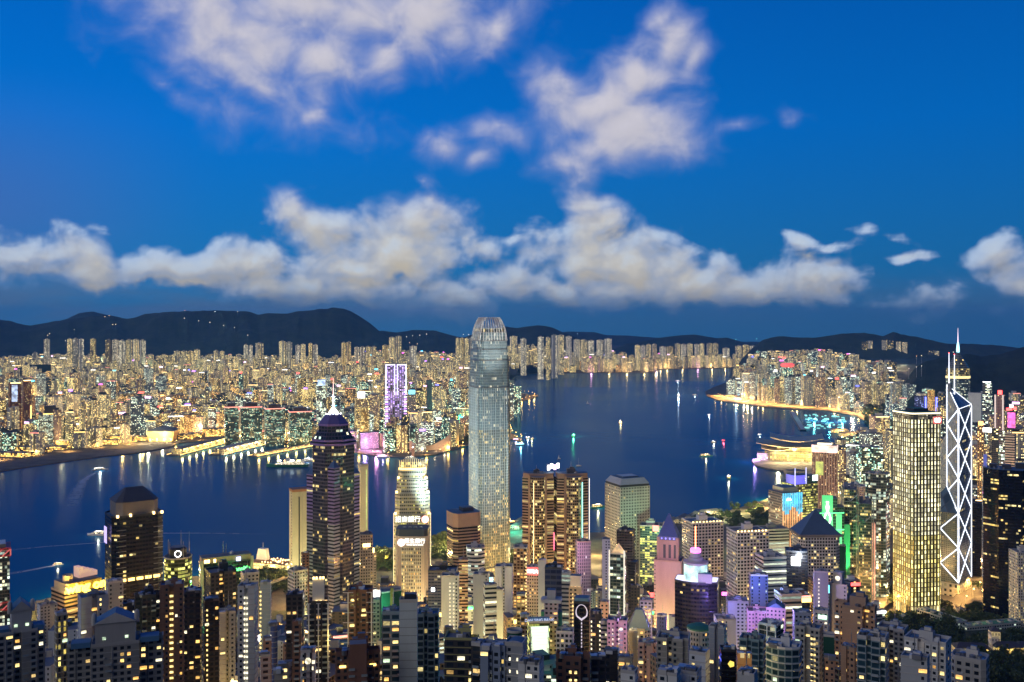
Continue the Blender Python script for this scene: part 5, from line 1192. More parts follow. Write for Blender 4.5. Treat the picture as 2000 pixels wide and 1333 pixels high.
def net_bank(t, W, D, h, rr):
    m = glow('net_light', (.80, 1, .72), 1.6)
    b = MB(); b.box(0, -D/2 - .3, h - 38, W*.9, .5, 36, glow('net_back', (.55, .75, .45), .55)); b.build('screen_wall', t)
    b = MB()
    for k in range(-9, 10):
        for s in (-1, 1):
            for i in range(5):
                x0 = k*W*.05 + s*i*W*.09; x1 = x0 + s*W*.09
                if max(abs(x0), abs(x1)) < W*.45: b.tube((x0, -D/2 - .8, h - 2 - 7.2*i), (x1, -D/2 - .8, h - 2 - 7.2*(i+1)), .16, m, 3)
    b.build('light_net', t)
    b = MB(); b.box(0, -D*.4, h, W*.96, 1, 3.6, plain('blue_fascia', (.10, .24, .42), .5)); b.build('sign_board', t)
    text_mesh('DAH SING BANK', 2.6, .2, glow('sign_dim', (.6, .7, 1), .9), 'sign_lettering', t, (0, -D*.4 - .8, h + 1.8), (R(90), 0, 0))
tower('bank block with a bright white net of light on its front', 1030, 1074, 1218, 640, 'off_lime', 'rect', .7, 8, 'office_block', 'office block', top=net_bank, wins=0)
tower('tall narrow red brown tower with an ornate winged head', 1063, 1091, 1176, 650, 'pent', 'rect', .9, -4, wins=4, extra=lambda t, W, D, h, rr: [MB_box(t, 'green_side', s*W*.62, 2, 0, W*.3, D*.6, h - 8, plain('green_wall', (.06, .30, .16), .6), ROOF) for s in (-1, 1)], top=lambda t, W, D, h, rr: [MB_box(t, 'winged_cornice', 0, 0, h - 1, W*1.5, D*1.1, 2.2, CONC), MB_box(t, 'roof_house', 0, 0, h + 1.3, W*.6, D*.6, 6, CONC, ROOFB)])
tower('grey punched office block below the necklace tower', 1086, 1121, 1238, 640, 'off_grid2', 'rect', .8, -4, 'office_block', 'office block', 3, 3.3)
tower('black and teal apartment block with glowing corner room', 868, 936, 1252, 420, 'apt_dark', 'ell', .7, -8, bay=4.2, wins=24, trim=plain('yellow_edge', (.40, .38, .16)), extra=stair_lights((.34,), PANES[2], 3.4, .8))
tower('dark terrace block with white roof pergola right of the teal block', 920, 948, 1262, 405, 'apt_dark', 'rect', 1, -20, wins=8)
tower('grey blue block of small white framed windows at the bottom edge', 938, 992, 1272, 400, 'apt_blue', 'saw', .8, -12, wins=18)
tower('grey concrete shaft with two rows of tiny lights and a vaulted roof', 986, 1030, 1264, 400, 'slab_gray', 'rect', 1.1, -14, wins=0, extra=stair_lights((-.22, .2), PANES[2], 5.2, .6), top=lambda t, W, D, h, rr: [vault(t, W, D, h)])
tower('low white house block with teal roof at the bottom edge', 1012, 1062, 1300, 390, 'apt_white', 'rect', .9, -14, wins=8)
tower('green netted low site behind the vaulted shaft', 990, 1020, 1238, 520, 'net', 'round', .9, 0, 'building_site', 'building site', top=None, ledge=False, wins=0)
tower('yellow lit narrow block beside the net lit bank', 1016, 1034, 1206, 700, 'off_gold', 'rect', .9, 4)
tower('red brown block with two columns of yellow windows at the bottom edge', 1086, 1152, 1290, 420, 'apt_brown', 'wing', .7, -3, extra=stair_lights((-.06, .10), PANES[1], 3.6, 1.1), wins=4)
tower('blue roofed block with a glowing roof tank, bottom edge', 1152, 1184, 1288, 430, 'apt_dark', 'rect', .9, 6)
tower('black tower with a lit roof garden at the bottom edge', 1180, 1208, 1278, 450, 'apt_dark', 'rect', .9, -6)

# -- right of centre
def crown_pyramid(t, W, D, h, rr):
    s = plain('rose_stone', (.50, .34, .30)); w, d = W*.74, D*.84
    b = MB(); b.box(0, 0, h, w, d, 24, s, roof=ROOF); b.build('crown_storey', t)
    for k in (-1, 0, 1):
        b = MB(); b.box(k*w*.26 + w*.1, -d/2 - .1, h + 4, 2.8, .3, 15, DARK); b.build('crown_opening', t)
    for sx in (-1, 1):
        b = MB(); b.box(sx*w/2*.94, -d/2*.94, h, 3, 3, 27, s); b.build('corner_pier', t)
    b = MB(); b.prism(rect(w*1.02, d*1.02), h + 24.2, h + 28, plain('blue_roof_rim', (.14, .18, .36), .5), ROOF); b.build('cornice', t)
    b = MB(); b.prism(rect(w*.98, d*.98), h + 28, h + 52, plain('blue_copper', (.06, .10, .34), .45), top=rect(1.5, 1.5)); b.build('pyramid_roof', t)
    for i in range(4):
        b = MB(); b.box(-w*.3 + w*.2*i, -d*.5, h + 25, 1.2, .6, 1.6, EMBLUE); b.build('uplight', t)
tower('salmon blank walled tower under a deep blue pyramid', 1277, 1336, 1100, 1080, 'slab_salmon', 'rect', .8, -8, 'office_tower', 'office tower', 4, 3.8, top=crown_pyramid, base=5, trim=plain('rose_stone', (.50, .34, .30)), extra=stair_lights((-.46,), DARK, 4.2, 1.6))
def led_cylinder(t, W, D, h, rr):
    b = MB(); b.prism(inset(foot('bow', W, D), 1.01), h, h + 1.2, glow('rim_white', (.75, .72, 1), 1.5)); b.build('roof_rim', t)
    b = MB(); b.lathe([(W*.28, h + 1), (W*.28, h + 15)], glow('led_screen', (.55, .95, .85), 1.15, .12), 28, -W*.03, 2); b.build('led_screen', t)
    b = MB(); b.lathe([(W*.29, h + 15), (W*.30, h + 17), (W*.18, h + 18), (W*.17, h + 20.5), (W*.13, h + 21), (W*.12, h + 25), (0, h + 25)], CONC, 28, -W*.03, 2); b.build('drum_roof', t)
    b = MB(); b.lathe([(W*.12, h + 25), (W*.13, h + 27), (W*.10, h + 28.5), (0, h + 28.6)], EMMAG, 20, -W*.03, 2); b.build('neon_collar', t)
    b = MB(); b.tube((-W*.03, 2, h + 28), (-W*.03, 2, h + 48), .6, glow('orange_neon', (1, .35, .12), 4), 8); b.build('neon_mast', t)
    b = MB(); b.box(W*.22, -D*.3, h + 1, W*.32, D*.3, 8, CONC, roof=ROOFB); b.build('plant_room', t)
tower('dark glass tower topped by a round screen and an orange neon mast', 1318, 1404, 1142, 850, 'off_dark', 'bow', .62, -6, 'office_tower', 'office tower', 2.6, 3.6, top=led_cylinder, base=25, ledge=False, extra=lambda t, W, D, h, rr: [text_mesh('CASH', 3.2, .2, EMWARM, 'sign_lettering', t, (W*.2, -D*.5 - .3, h - 36), (R(90), 0, 0))])
tower('slanted black tower in front of the round window tower', 1204, 1240, 1038, 1120, 'off_dark', 'wedge', .9, -16, 'office_tower', 'office tower', base=5, extra=lambda t, W, D, h, rr: [MB_box(t, 'lower_wing', W*.5, 2, 0, W*.5, D*.8, h*.78, FAC['off_dark'], ROOFB)])
tower('white framed glass tower with a lit triangular head', 1190, 1223, 1084, 950, 'off_glass', 'rect', .8, -10, 'office_tower', 'office tower', base=10, extra=lambda t, W, D, h, rr: [MB_box(t, 'frame_edge', s*W*.5, -D/2 - .2, 0, 1.2, .8, h + 4, glow('frame_white', (1, .95, .8), .9)) for s in (-1, 1)], top=lambda t, W, D, h, rr: [gable(t, W*.9, D*.8, h, 9, glow('amber_head', (1, .62, .25), .9, .1))])
tower('pale green shaft in front of the white framed tower', 1176, 1192, 1056, 1040, 'apt_blue', 'rect', 1, 0, 'office_tower', 'office tower', base=6)
def roof_lamps(t, W, D, h, rr):
    roof_kit(t, rect(W*.8, D*.7), h, 11, 1.4, WHITEP, 6)
    for i in range(9):
        b = MB(); b.box(-W*.44 + W*.11*i, -D*.40 - .6*(i % 2), h, 1.5, 1.5, 2, EMWARM); b.build('roof_light', t)
tower('white grid office tower behind the neon mast', 1332, 1413, 1024, 1190, 'off_grid', 'rect', .8, 24, 'office_tower', 'office tower', 4.0, 3.9, top=roof_lamps, base=4, trim=WHITEP)
tower('white grid office tower with rooftop lamps, the larger of the pair', 1419, 1502, 1042, 1100, 'off_grid2', 'rect', .8, 24, 'office_tower', 'office tower', 4.0, 3.9, top=roof_lamps, base=4, trim=WHITEP)
tower('green glass block with a red lit roof screen', 1250, 1296, 1030, 1310, 'off_green', 'rect', .8, -6, 'office_block', 'office block', base=4, extra=lambda t, W, D, h, rr: [MB_box(t, 'screen', W*.22, -D/2 - .4, h - 6, 8, .6, 8, glow('coral_screen', (1, .25, .22), 2))])
tower('banded cream office behind the larger grid tower', 1476, 1541, 1036, 1330, 'off_white', 'rect', .7, 24, 'office_block', 'office block', 40, 4.2, base=4, trim=STONE)
tower('grey granite tower under a slate blue domed pyramid', 1546, 1640, 1050, 1150, 'off_grid2', 'cham', .8, 18, 'office_tower', 'office tower', 3.4, 3.8, top=pyramid(plain('slate_blue', (.08, .13, .22), .5), 26, .04, plain('dim_stone', (.22, .20, .19))), base=4, trim=plain('dim_stone', (.22, .20, .19)))
tower('blue roofed dark office with banded sides', 1474, 1536, 1092, 1000, 'off_band', 'rect', .9, 24, 'office_block', 'office block', 30, 3.8, base=8)
tower('violet blue slab in front of the larger grid tower', 1462, 1500, 1126, 900, 'slab_blue', 'rect', .7, 10, 'office_tower', 'office tower', base=14)
tower('charcoal tower bearing a glowing white square screen', 1533, 1578, 1080, 1020, 'off_dark', 'rect', .8, 4, 'office_tower', 'office tower', base=6, extra=lambda t, W, D, h, rr: [MB_box(t, 'light_screen', -W*.05, -D/2 - .5, h - 14, 9.5, .7, 9, glow('screen_white', (1, .97, .95), 5))])
lamp(xat(1560, 1015), 1005, zat(1097, 1015), 6e4, (.85, .92, 1), 3)
tower('stepped office of long dark terraces', 1512, 1566, 1164, 860, 'off_band', 'rect', .9, 24, 'office_block', 'office block', 40, 4.4, base=26)
tower('blue grey gridded block with blank side', 1418, 1462, 1178, 850, 'apt_blue', 'rect', .8, 8, 'office_block', 'office block', base=26)
tower('blue grey slab with a bright column of stair windows', 1588, 1618, 1120, 800, 'slab_gray', 'rect', .9, 8, extra=stair_lights((-.2,), PANES[2], 3.1, .9), base=34)
tower('pale box tower with an emblem block on its roof', 1620, 1662, 1146, 800, 'slab_white', 'rect', .8, -16, wins=0, base=34, top=lambda t, W, D, h, rr: [MB_box(t, 'emblem_block', -W*.08, 0, h, W*.5, D*.6, 10, CONC), disc(t, 'emblem', -W*.08, -D*.31, h + 5, 2, PANES[2])])
tower('glass tower with lit lower floors beside the gold grid tower', 1690, 1738, 928, 1390, 'off_glass', 'bow', .8, -18, 'office_tower', 'office tower', 4, 4, base=4, trim=STEEL)
tower('white dotted tower behind the trussed bank', 1646, 1692, 952, 1420, 'pent', 'rect', .7, -14, 'office_tower', 'office tower', 2.4, 3.2, base=4, trim=WHITEP)
tower('green netted tower section beside the trussed bank', 1638, 1652, 1068, 1200, 'net', 'rect', 1, -10, 'building_site', 'building site', top=None, ledge=False, base=4)
tower('copper glass tower behind the dark faceted tower', 1886, 1922, 985, 1500, 'off_dark', 'rect', .9, -12, 'office_tower', 'office tower', base=4)

# -- right foreground
tower('grey apartment block with scattered lit windows below the round screen tower', 1283, 1348, 1254, 520, 'apt_grey', 'saw', .8, -6, wins=20)
tower('round green roofed block', 1342, 1388, 1236, 600, 'apt_grey', 'round', 1, 0, top=lambda t, W, D, h, rr: [vault_disc(t, W, D, h)], wins=10)
tower('tall plain block with deep roof, right of the green roof', 1384, 1420, 1230, 570, 'slab_gray', 'notch', .9, -12, wins=6)
tower('white box with one dark slot near the bottom edge', 1346, 1386, 1282, 430, 'slab_white', 'rect', .9, -16, wins=2)
tower('black block marked with a gold flower', 1405, 1440, 1274, 480, 'necklace', 'rect', .9, 8, wins=0, extra=lambda t, W, D, h, rr: [disc(t, 'flower_sign', W*.12, -D/2 - .3, h - 6, 1.7, glow('flower_gold', (1, .70, .10), 1.4), 5)])
tower('white walled block with blue roof well', 1394, 1438, 1212, 760, 'slab_white', 'rect', .9, 10, wins=4)
tower('low violet lit house cluster', 1458, 1500, 1198, 800, 'apt_pink', 'saw', .9, 6)
tower('lilac house block with pitched blue roof', 1496, 1534, 1192, 790, 'apt_pink', 'rect', .9, 0, top=lambda t, W, D, h, rr: [gable(t, W, D, h, 5, ROOFB)])
lamp(xat(1490, 770), 760, zat(1186, 770), 5e4, (.4, .25, 1), 3)
tower('pale framed glass cube tower', 1482, 1530, 1226, 600, 'off_glass', 'rect', 1, -24, name='office_block', trim=WHITEP, extra=white_frame(3, 30, 80))
tower('teal terraced tower with amber rooms', 1444, 1496, 1254, 480, 'apt_teal', 'saw', .8, -10, wins=18)
tower('brown tower with a lit rooftop terrace at the bottom edge', 1438, 1468, 1286, 440, 'apt_brown', 'rect', .9, 6)
tower('white and black terraced block with blue lit roof', 1496, 1566, 1270, 430, 'apt_teal', 'bow', .8, -8, wins=16, trim=WHITEP)
tower('grey tower with a long yellow column of windows', 1553, 1608, 1232, 560, 'apt_grey', 'notch', .8, -12, extra=stair_lights((.18, .3), PANES[1], 3.1, 1.0), wins=10)
tower('blue grey plain tower behind the yellow column tower', 1548, 1584, 1202, 720, 'apt_blue', 'rect', .9, 8)
tower('lit salmon low block beside the terracotta tower', 1610, 1630, 1290, 520, 'apt_salmon', 'rect', .9, 0, wins=10)
tower('green sheeted low block behind the salmon block', 1606, 1632, 1246, 600, 'net', 'rect', .9, 0, 'building_site', 'building site', top=None, ledge=False, wins=0)
tower('terracotta apartment tower in an angled plan', 1630, 1713, 1192, 560, 'apt_salmon', 'wing', .7, -14, wins=26)
tower('lower terracotta block with an amber roof room', 1642, 1682, 1272, 490, 'apt_salmon', 'saw', .9, -14, wins=12)
tower('white fronted block with a green lit sign, behind the terracotta tower', 1590, 1620, 1198, 740, 'apt_white', 'rect', .9, -6, extra=lambda t, W, D, h, rr: [MB_box(t, 'sign_panel', W*.1, -D/2 - .3, h - 5, W*.6, .4, 3, glow('sign_mint', (.6, 1, .7), 2.2))])
tower('grey modern tower with a bright roof terrace', 1674, 1736, 1254, 430, 'apt_teal', 'saw', .9, -10, wins=14, trim=CONC)
tower('grey twin finned apartment tower with a yellow column of windows', 1713, 1774, 1236, 600, 'apt_grey', 'notch', .8, -12, extra=stair_lights((-.14,), PANES[1], 3.2, 1.2), wins=14)
tower('white angular block at the bottom edge by the gardens', 1759, 1816, 1290, 400, 'slab_white', 'wedge', .8, -12, wins=8)
tower('white apartment block with lit rooms below the mansion', 1766, 1858, 1262, 480, 'apt_white', 'saw', .7, -14, wins=26)
tower('grey terraced block at the bottom edge below the mansion', 1858, 1932, 1296, 420, 'apt_grey', 'cham', .8, -10, wins=14)
for a in ((1284, 1330, 1322, 372), (1318, 1370, 1320, 380), (1212, 1246, 1318, 400), (1440, 1480, 1322, 390)):
    tower('flat roofed white walled block cut by the bottom edge, %s' % {1284: 'left of two', 1318: 'right of two', 1212: 'beside the lit roof garden', 1440: 'below the terraced tower'}[a[0]], *a, 'apt_white', 'rect', .9, -14, wins=6)

# -- more of the lanes between
tower('slate roofed polygon turret block with lit arcade', 1226, 1270, 1232, 720, 'apt_beige', 'oct', .9, 0, top=pyramid(plain('slate_blue', (.08, .13, .22), .5), 14, .3))
tower('gold floodlit sail shaped fin tower', 1228, 1245, 1236, 700, 'slab_cream', 'tri', 1.2, 8, wins=0)
lamp(xat(1230, 700), 690, 120, 9e4, (1, .72, .25), 2)
tower('lilac apartment tower with double stair lights', 1186, 1226, 1216, 640, 'apt_pink', 'notch', .8, -4, extra=stair_lights((-.22, .1), PANES[2], 3.1, .8))
tower('dark teal slab with stair lights by the necklace tower', 1153, 1176, 1200, 660, 'apt_dark', 'rect', .9, -4, extra=stair_lights((-.4, .36), PANES[2], 3.1, .8))
tower('lilac banded office left of the lilac apartment tower', 1174, 1190, 1218, 650, 'off_band', 'rect', .9, -4)
tower('cream balcony tower left of the salmon tower', 1250, 1274, 1176, 860, 'off_grid2', 'rect', .9, -4, base=26, trim=STONE)
tower('pink shaft tower with red panel below the white framed tower', 1172, 1190, 1180, 760, 'apt_pink', 'rect', 1, -4)
tower('dark spired block behind the cream balcony tower', 1232, 1250, 1148, 960, 'apt_dark', 'rect', 1, 0, base=10, extra=lambda t, W, D, h, rr: [aerial(t, 0, 0, h, 22, .6)])
tower('navy stepped tower against the salmon wall', 1282, 1302, 1206, 800, 'slab_blue', 'saw', .9, -4, base=30, wins=0)
tower('grey tower with amber rooms right of the sail fin', 1246, 1284, 1262, 600, 'apt_pink', 'saw', .8, -6, wins=14)
tower('olive roofed block below the sail fin', 1206, 1236, 1292, 470, 'apt_beige', 'rect', .9, -6, wins=10)

# ------------------------------------------------------------------ far shore: landmarks first, then the blocks that fill the districts
ORD0 = ['first', 'second', 'third', 'fourth', 'fifth', 'sixth', 'seventh', 'eighth', 'ninth', 'tenth'] + ['%d%s' % (i, {1: 'st', 2: 'nd', 3: 'rd'}.get(i % 10, 'th') if i not in (11, 12, 13) else 'th') for i in range(11, 99)]
FOOT = []                                           # (x, y, radius) already taken
for o in list(COL.objects):
    if o.type == 'EMPTY' and o.parent is None and 'category' in o.keys():
        r = 0
        for c in o.children:
            if c.type == 'MESH' and c.name.split('.')[0] in ('walls', 'tower_shaft', 'podium', 'prism_shaft', 'floor_stack', 'glass_hall', 'side_piers'):
                r = max([r] + [max(abs(v[0]), abs(v[1])) for v in c.bound_box])
        FOOT.append((o.location.x, o.location.y, r or 8))
def far_tower(label, u0, u1, vt, Y, m, kind='rect', asp=.8, rot=0, name='office_tower', cat='office tower', z=4, top=None, bay=3.2, flo=3.6, extra=None, group=None):
    rot_ = R(rot) - math.atan(((u0+u1)/2 - U0)/F); k, X, Yc = solve(kind, u0, u1, Y, asp, rot_); t = thing(name, label, cat, (X, Yc, z - 2), rot_, group); h = zat(vt, Y) - z + 2
    b = MB(); b.prism(foot(kind, k, k*asp), 0, h, m, ROOF, bay, flo, off=int(u0) % 60); b.build('walls', t); FOOT.append((X, Yc, k*.6)); REG.append(((u0+u1)/2, vt, Y, label))
    if top: top(t, k, k*asp, h, random.Random(int(u0)))
    if extra: extra(t, k, k*asp, h, random.Random(int(u0)))
    return t
YEL = ((1, .68, .19), (1, .86, .42))
KF = dict(
 pale=fac('far_pale', (.50, .47, .38), .55, .55, .42, YEL, col=.05, blank=.15, st=3.49), gold=fac('far_gold', (.44, .36, .22), .6, .55, .46, GOLD, blank=.1, st=3.75), white=fac('far_white', (.52, .52, .50), .5, .5, .34, YEL, blank=.2, col=.08, st=3.49),
 cool=fac('far_cool', (.34, .38, .40), .6, .5, .32, COOL, row=.08, st=2.97), green=fac('far_green', (.16, .22, .20), .9, .6, .28, TEAL, (.02, .05, .05), row=.15, st=2.85), orange=fac('far_orange', (.40, .27, .16), .55, .55, .42, WARM, st=3.89),
 dark=fac('far_dark', (.07, .08, .10), .8, .55, .12, GOLD, row=.05, st=3.11), pink=fac('far_pink', (.40, .28, .28), .5, .5, .34, GOLD, st=3.38), office=fac('far_office', (.30, .31, .32), 1.0, .5, .20, COOL, row=.28, st=3.11),
 estate=fac('far_estate', (.54, .51, .42), .5, .62, .50, YEL, col=.12, blank=.22, st=3.24), blue=fac('far_blue', (.14, .18, .26), .8, .6, .16, COOL, (.02, .04, .07), row=.1, st=2.85))
VIO = fac('violet_panels', (.30, .26, .42), .62, .8, .75, ((.45, .25, 1), (.85, .65, 1)), st=1.5)
def k_tower():
    t = far_tower('tall violet lit tower on the far shore, outlined in white light', 752, 793, 712, 3300, VIO, 'cham', .7, 4, 'skyscraper', 'skyscraper', bay=8, flo=5)
    h = zat(712, 3300) - 2; s = glow('outline_white', (.9, .92, 1), 2.6)
    for x in (-34, -5, 5, 34):
        b = MB(); b.box(x, -26, h*.60, 2.2, 1, h*.40, s); b.build('light_strip', t)
    for x in (-20, 20):
        b = MB(); b.box(x, -26, h - 3, 28, 1, 2.5, s); b.build('light_strip', t)
    for i in range(22):
        for x in (-32, 32):
            b = MB(); b.box(x, -26.5, 10 + i*8.2, 9, 1, 2.2, EMW if i % 2 else EMVIO); b.build('lit_balcony', t)
    b = MB(); b.box(0, -27, 4, 64, 1, 9, EMGOLD); b.build('lit_base', t)
k_tower()
far_tower('tall red brown tower with a blue white screen, left end of far shore', 16, 42, 748, 3350, fac('maroon', (.22, .08, .06), .4, .4, .22, GOLD, st=1.5), 'rect', .9, 10, 'apartment_tower', 'tower', extra=lambda t, W, D, h, rr: [MB_box(t, 'screen', -W*.1, -D/2-.6, h - 66, W*.5, .8, 58, glow('scr_bluewhite', (.55, .7, 1), 1.1, .08)), MB_box(t, 'crown_light', 0, -D/2-.6, h - 3, W*.9, .8, 3, EMWARM)])
far_tower('tall red brown tower with a gold lit corner, left end of the far shore', 43, 61, 743, 3330, fac('maroon', (.22, .08, .06), .4, .4, .22, GOLD, st=1.5), 'rect', .9, 10, 'apartment_tower', 'tower', extra=lambda t, W, D, h, rr: [MB_box(t, 'corner_light', W*.46, -D/2-.6, 4, 3.5, 1, h*.55, EMGOLD), MB_box(t, 'crown_light', 0, -D/2-.6, h - 3, W*.9, .8, 3, EMWARM)])
far_tower('grey tower with bright white windows at the far left edge', -20, 12, 735, 3400, KF['white'], 'cham', .8, 0, 'apartment_tower', 'tower')
far_tower('rounded office block with green and white lit tiers', 75, 121, 810, 3200, fac('tiers', (.30, .33, .26), 1.0, .55, .35, COOL, row=.5, st=1.3), 'bow', .8, 0, 'office_block', 'office block', top=lambda t, W, D, h, rr: [MB_box(t, 'dark_drum', 0, 6, h, W*.5, D*.5, 26, DARK), MB_box(t, 'rim_light', 0, -D*.4, h, W*.6, 1, 2.5, EMGOLD)])
def pavilion():
    X, Y = gp(312, 862); t = thing('opera_house', 'flared golden pavilion with dark shallow roof on the far waterfront', 'opera house', (X, Y + 30, 3), R(6))
    g = plain('gold_curtain', (.75, .50, .22), .5, .2); n = 20
    b = MB(); b.prism(rect(78, 60), 0, 34, g, ROOF, top=rect(92, 72)); b.build('curtain_wall', t)
    b = MB(); b.prism(rect(94, 74), 34, 36, DARK, ROOF); b.prism(rect(90, 70), 36, 48, plain('slate', (.10, .13, .17)), top=rect(24, 20)); b.build('roof', t)
    for x in (-34, -12, 12, 34):
        b = MB(); b.box(x, -31, 1, 6, 2, 10, EMGOLD); b.build('doorway', t)
    for x in (-40, -14, 14, 40): lamp(X + x, Y - 12, 8, 4.5e3, (1, .58, .16), 2)
pavilion()
def canopies():
    X, Y = gp(172, 862); t = thing('station_canopy', 'overlapping arched glass canopies glowing yellow on the far shore', 'station roof', (X, Y + 60, 3), R(-12))
    m = glow('canopy_glow', (.95, .85, .25), 1.1, .03)
    for k in range(6):
        b = MB(); n = 8; x0 = -70 + 24*k
        for i in range(n):
            a, c = math.pi*i/n, math.pi*(i+1)/n; r = 26 - k*1.5
            P = lambda a_, y: (x0 + r*math.cos(a_), y, r*.75*math.sin(a_))
            b.face([P(a, -34 + 4*k), P(c, -34 + 4*k), P(c, 26), P(a, 26)], m if (i + k) % 2 else WHITEP)
        b.build('arched_vault', t)
    lamp(X, Y + 40, 30, 3e5, (.95, .9, .35), 4)
canopies()
REDLINE = glow('red_roofline', (1, .30, .22), 2.2)
for i, (u0, u1, vt, lab) in enumerate(((438, 466, 797, 'dark glass waterfront block with a red lit roof edge, the western one'), (468, 512, 797, 'wide dark glass waterfront block with a red lit roof edge'), (516, 557, 800, 'dark glass block with red roof edge behind the arched hotel'), (563, 609, 806, 'green glass waterfront block under a white railed roof frame'))):
    far_tower(lab, u0, u1, vt, 3150 + 20*(i % 2), fac('quay_glass', (.05, .08, .08), .92, .7, .22, TEAL, (.02, .05, .05), row=.18, st=1.15, metal=.3, rough=.3), 'rect', .7, 6, 'office_block', 'office block',
        extra=lambda t, W, D, h, rr: [MB_box(t, 'roof_light', 0, -D/2, h, W*1.02, 1.5, 2.4, REDLINE), MB_box(t, 'roof_light', -W/2, 0, h, 1.5, D, 2.4, REDLINE), MB_box(t, 'plant_room', 0, 2, h, W*.6, D*.5, 14, DARK)])
for i, (u, v, w, d, h, r) in enumerate(((14, 892, 130, 40, 12, -14), (60, 884, 110, 36, 16, -14), (100, 878, 90, 40, 10, -14), (128, 872, 70, 30, 18, -12), (200, 868, 110, 36, 14, -10), (238, 864, 80, 40, 20, -10), (262, 860, 90, 40, 12, -8), (352, 858, 80, 40, 16, 6), (384, 853, 90, 36, 12, 6), (414, 852, 70, 40, 26, 6))):
    X, Y = gp(u, v); t = thing('podium_block', 'low gold lit podium on the far waterfront, %s from the west' % ORD0[i], 'podium', (X, Y + 20, 3), R(r), 'gold lit podiums on the far waterfront'); FOOT.append((X, Y + 20, w*.4))
    b = MB(); b.box(0, 0, 0, w, d, h, fac('podium_gold', (.46, .34, .16), .85, .7, .85, ((1, .50, .07), (1, .72, .22)), st=2.8), roof=ROOF, bay=6, flo=4.5); b.build('walls', t)
    for k in range(3): b = MB(); b.box(-w*.3 + w*.3*k, 0, h, w*.12, d*.4, 3, CONC, roof=ROOF); b.build('roof_plant', t)
def arch_hotel():
    X, Y = gp(507, 868); t = thing('arched_hotel', 'reddish hotel block pierced by a square opening', 'hotel', (X, Y + 16, 3), R(4)); m = fac('arch_wall', (.42, .24, .18), .4, .4, .3, GOLD, st=1.3)
    b = MB(); b.box(-24, 0, 0, 16, 22, 44, m); b.build('pier_wing', t); b = MB(); b.box(24, 0, 0, 16, 22, 44, m); b.build('pier_wing', t); b = MB(); b.box(0, 0, 30, 32, 22, 14, m, roof=ROOF); b.build('bridge_wing', t)
    b = MB(); b.box(0, -11.6, 43, 64, .8, 2, REDLINE); b.build('roof_light', t); lamp(X, Y + 6, 10, 4e4, (1, .6, .25), 2)
arch_hotel()
def swoop_hall():
    X, Y = gp(838, 880); t = thing('concert_hall', 'windowless cream hall with sweeping ski slope roof, floodlit on the far point', 'concert hall', (X, Y + 30, 3), R(-4)); m = plain('cream_tiles', (.66, .52, .40), .6)
    def wedge(x0, x1, h0, h1, nm):
        b = MB(); N = 8; P = [(x0 + (x1-x0)*i/N, h0 + (h1-h0)*(i/N)**2) for i in range(N+1)]
        for (a, ha), (c, hc) in zip(P, P[1:]):
            b.face([(a, -22, 0), (c, -22, 0), (c, -22, hc), (a, -22, ha)], m); b.face([(a, -22, ha), (c, -22, hc), (c, 26, hc), (a, 26, ha)], ROOF)
        for x, h in (P[0], P[-1]): b.face([(x, -22, 0), (x, -22, h), (x, 26, h), (x, 26, 0)], m)
        b.build(nm, t)
    wedge(-14, 66, 14, 52, 'sloped_hall'); wedge(-18, -66, 18, 34, 'sloped_hall')
    b = MB(); b.box(-16, -23, 0, 6, 4, 44, m); b.build('tower', t)
    for x in (-50, -20, 20, 50): lamp(X + x, Y - 20, 10, 1.6e4, (1, .66, .36), 2)
    X, Y = gp(806, 893); t = thing('clock_tower', 'slender brick clock tower at the far ferry pier', 'clock tower', (X, Y + 10, 3))
    b = MB(); b.box(0, 0, 0, 7, 7, 34, plain('old_brick', (.40, .20, .12))); b.build('tower_shaft', t); b = MB(); b.prism(foot('oct', 6, 6), 34, 44, WHITEP, top=foot('oct', 1, 1)); b.build('dome', t); disc(t, 'clock_face', 0, -3.7, 29, 2, EMW)
swoop_hall()
far_tower('pink floodlit waterfront hotel with bright base', 742, 771, 848, 3120, fac('rosy', (.60, .34, .42), .5, .6, .5, ((1, .5, .55), (1, .75, .65)), st=1.2), 'rect', .8, 10, 'hotel_tower', 'hotel', extra=lambda t, W, D, h, rr: [MB_box(t, 'sign_panel', 0, -D/2-.5, h - 8, W*.7, .8, 6, glow('rose_red', (1, .1, .2), 4))])
far_tower('grey waterfront hotel slab beside the pink hotel', 700, 740, 846, 3080, fac('hotel_grey', (.42, .36, .42), .7, .5, .3, ((1, .6, .75), (1, .85, .7)), st=1.1), 'rect', .5, 14, 'hotel_tower', 'hotel')
for x, y, p, c in ((735, 882, 4e5, (1, .35, .6)), (758, 884, 3.5e5, (1, .5, .7)), (712, 880, 1.8e5, (.8, .4, 1))):
    X, Y = gp(u=x, v=y); lamp(X, Y + 10, 20, p, c, 5)
far_tower('slim tower carrying a bluish white globe screen', 617, 637, 752, 3500, KF['office'], 'rect', .8, 6, extra=lambda t, W, D, h, rr: [MB_box(t, 'screen', 0, -D/2-.6, h - 2, W*.8, 1.2, 20, glow('globe_screen', (.45, .65, 1), 1.7, .06))])
far_tower('tower with a blazing white square screen on its roof', 692, 722, 778, 3400, KF['gold'], 'rect', .8, 8, extra=lambda t, W, D, h, rr: [MB_box(t, 'screen', -W*.1, -D/2-.6, h, W*.5, 1.2, 22, glow('blaze_screen', (.95, .93, 1), 5))])
far_tower('gold lit office tower on the far shore by the screen tower', 703, 719, 796, 3300, fac('gold_office', (.4, .32, .12), .9, .55, .8, GOLD, st=1.5), 'rect', .9, 4)
far_tower('tower with a teal lit sign on the far shore', 797, 812, 770, 3450, KF['pale'], 'rect', .9, 0, extra=lambda t, W, D, h, rr: [MB_box(t, 'screen', 0, -D/2-.6, h, W*.8, 1, 14, EMCYAN)])
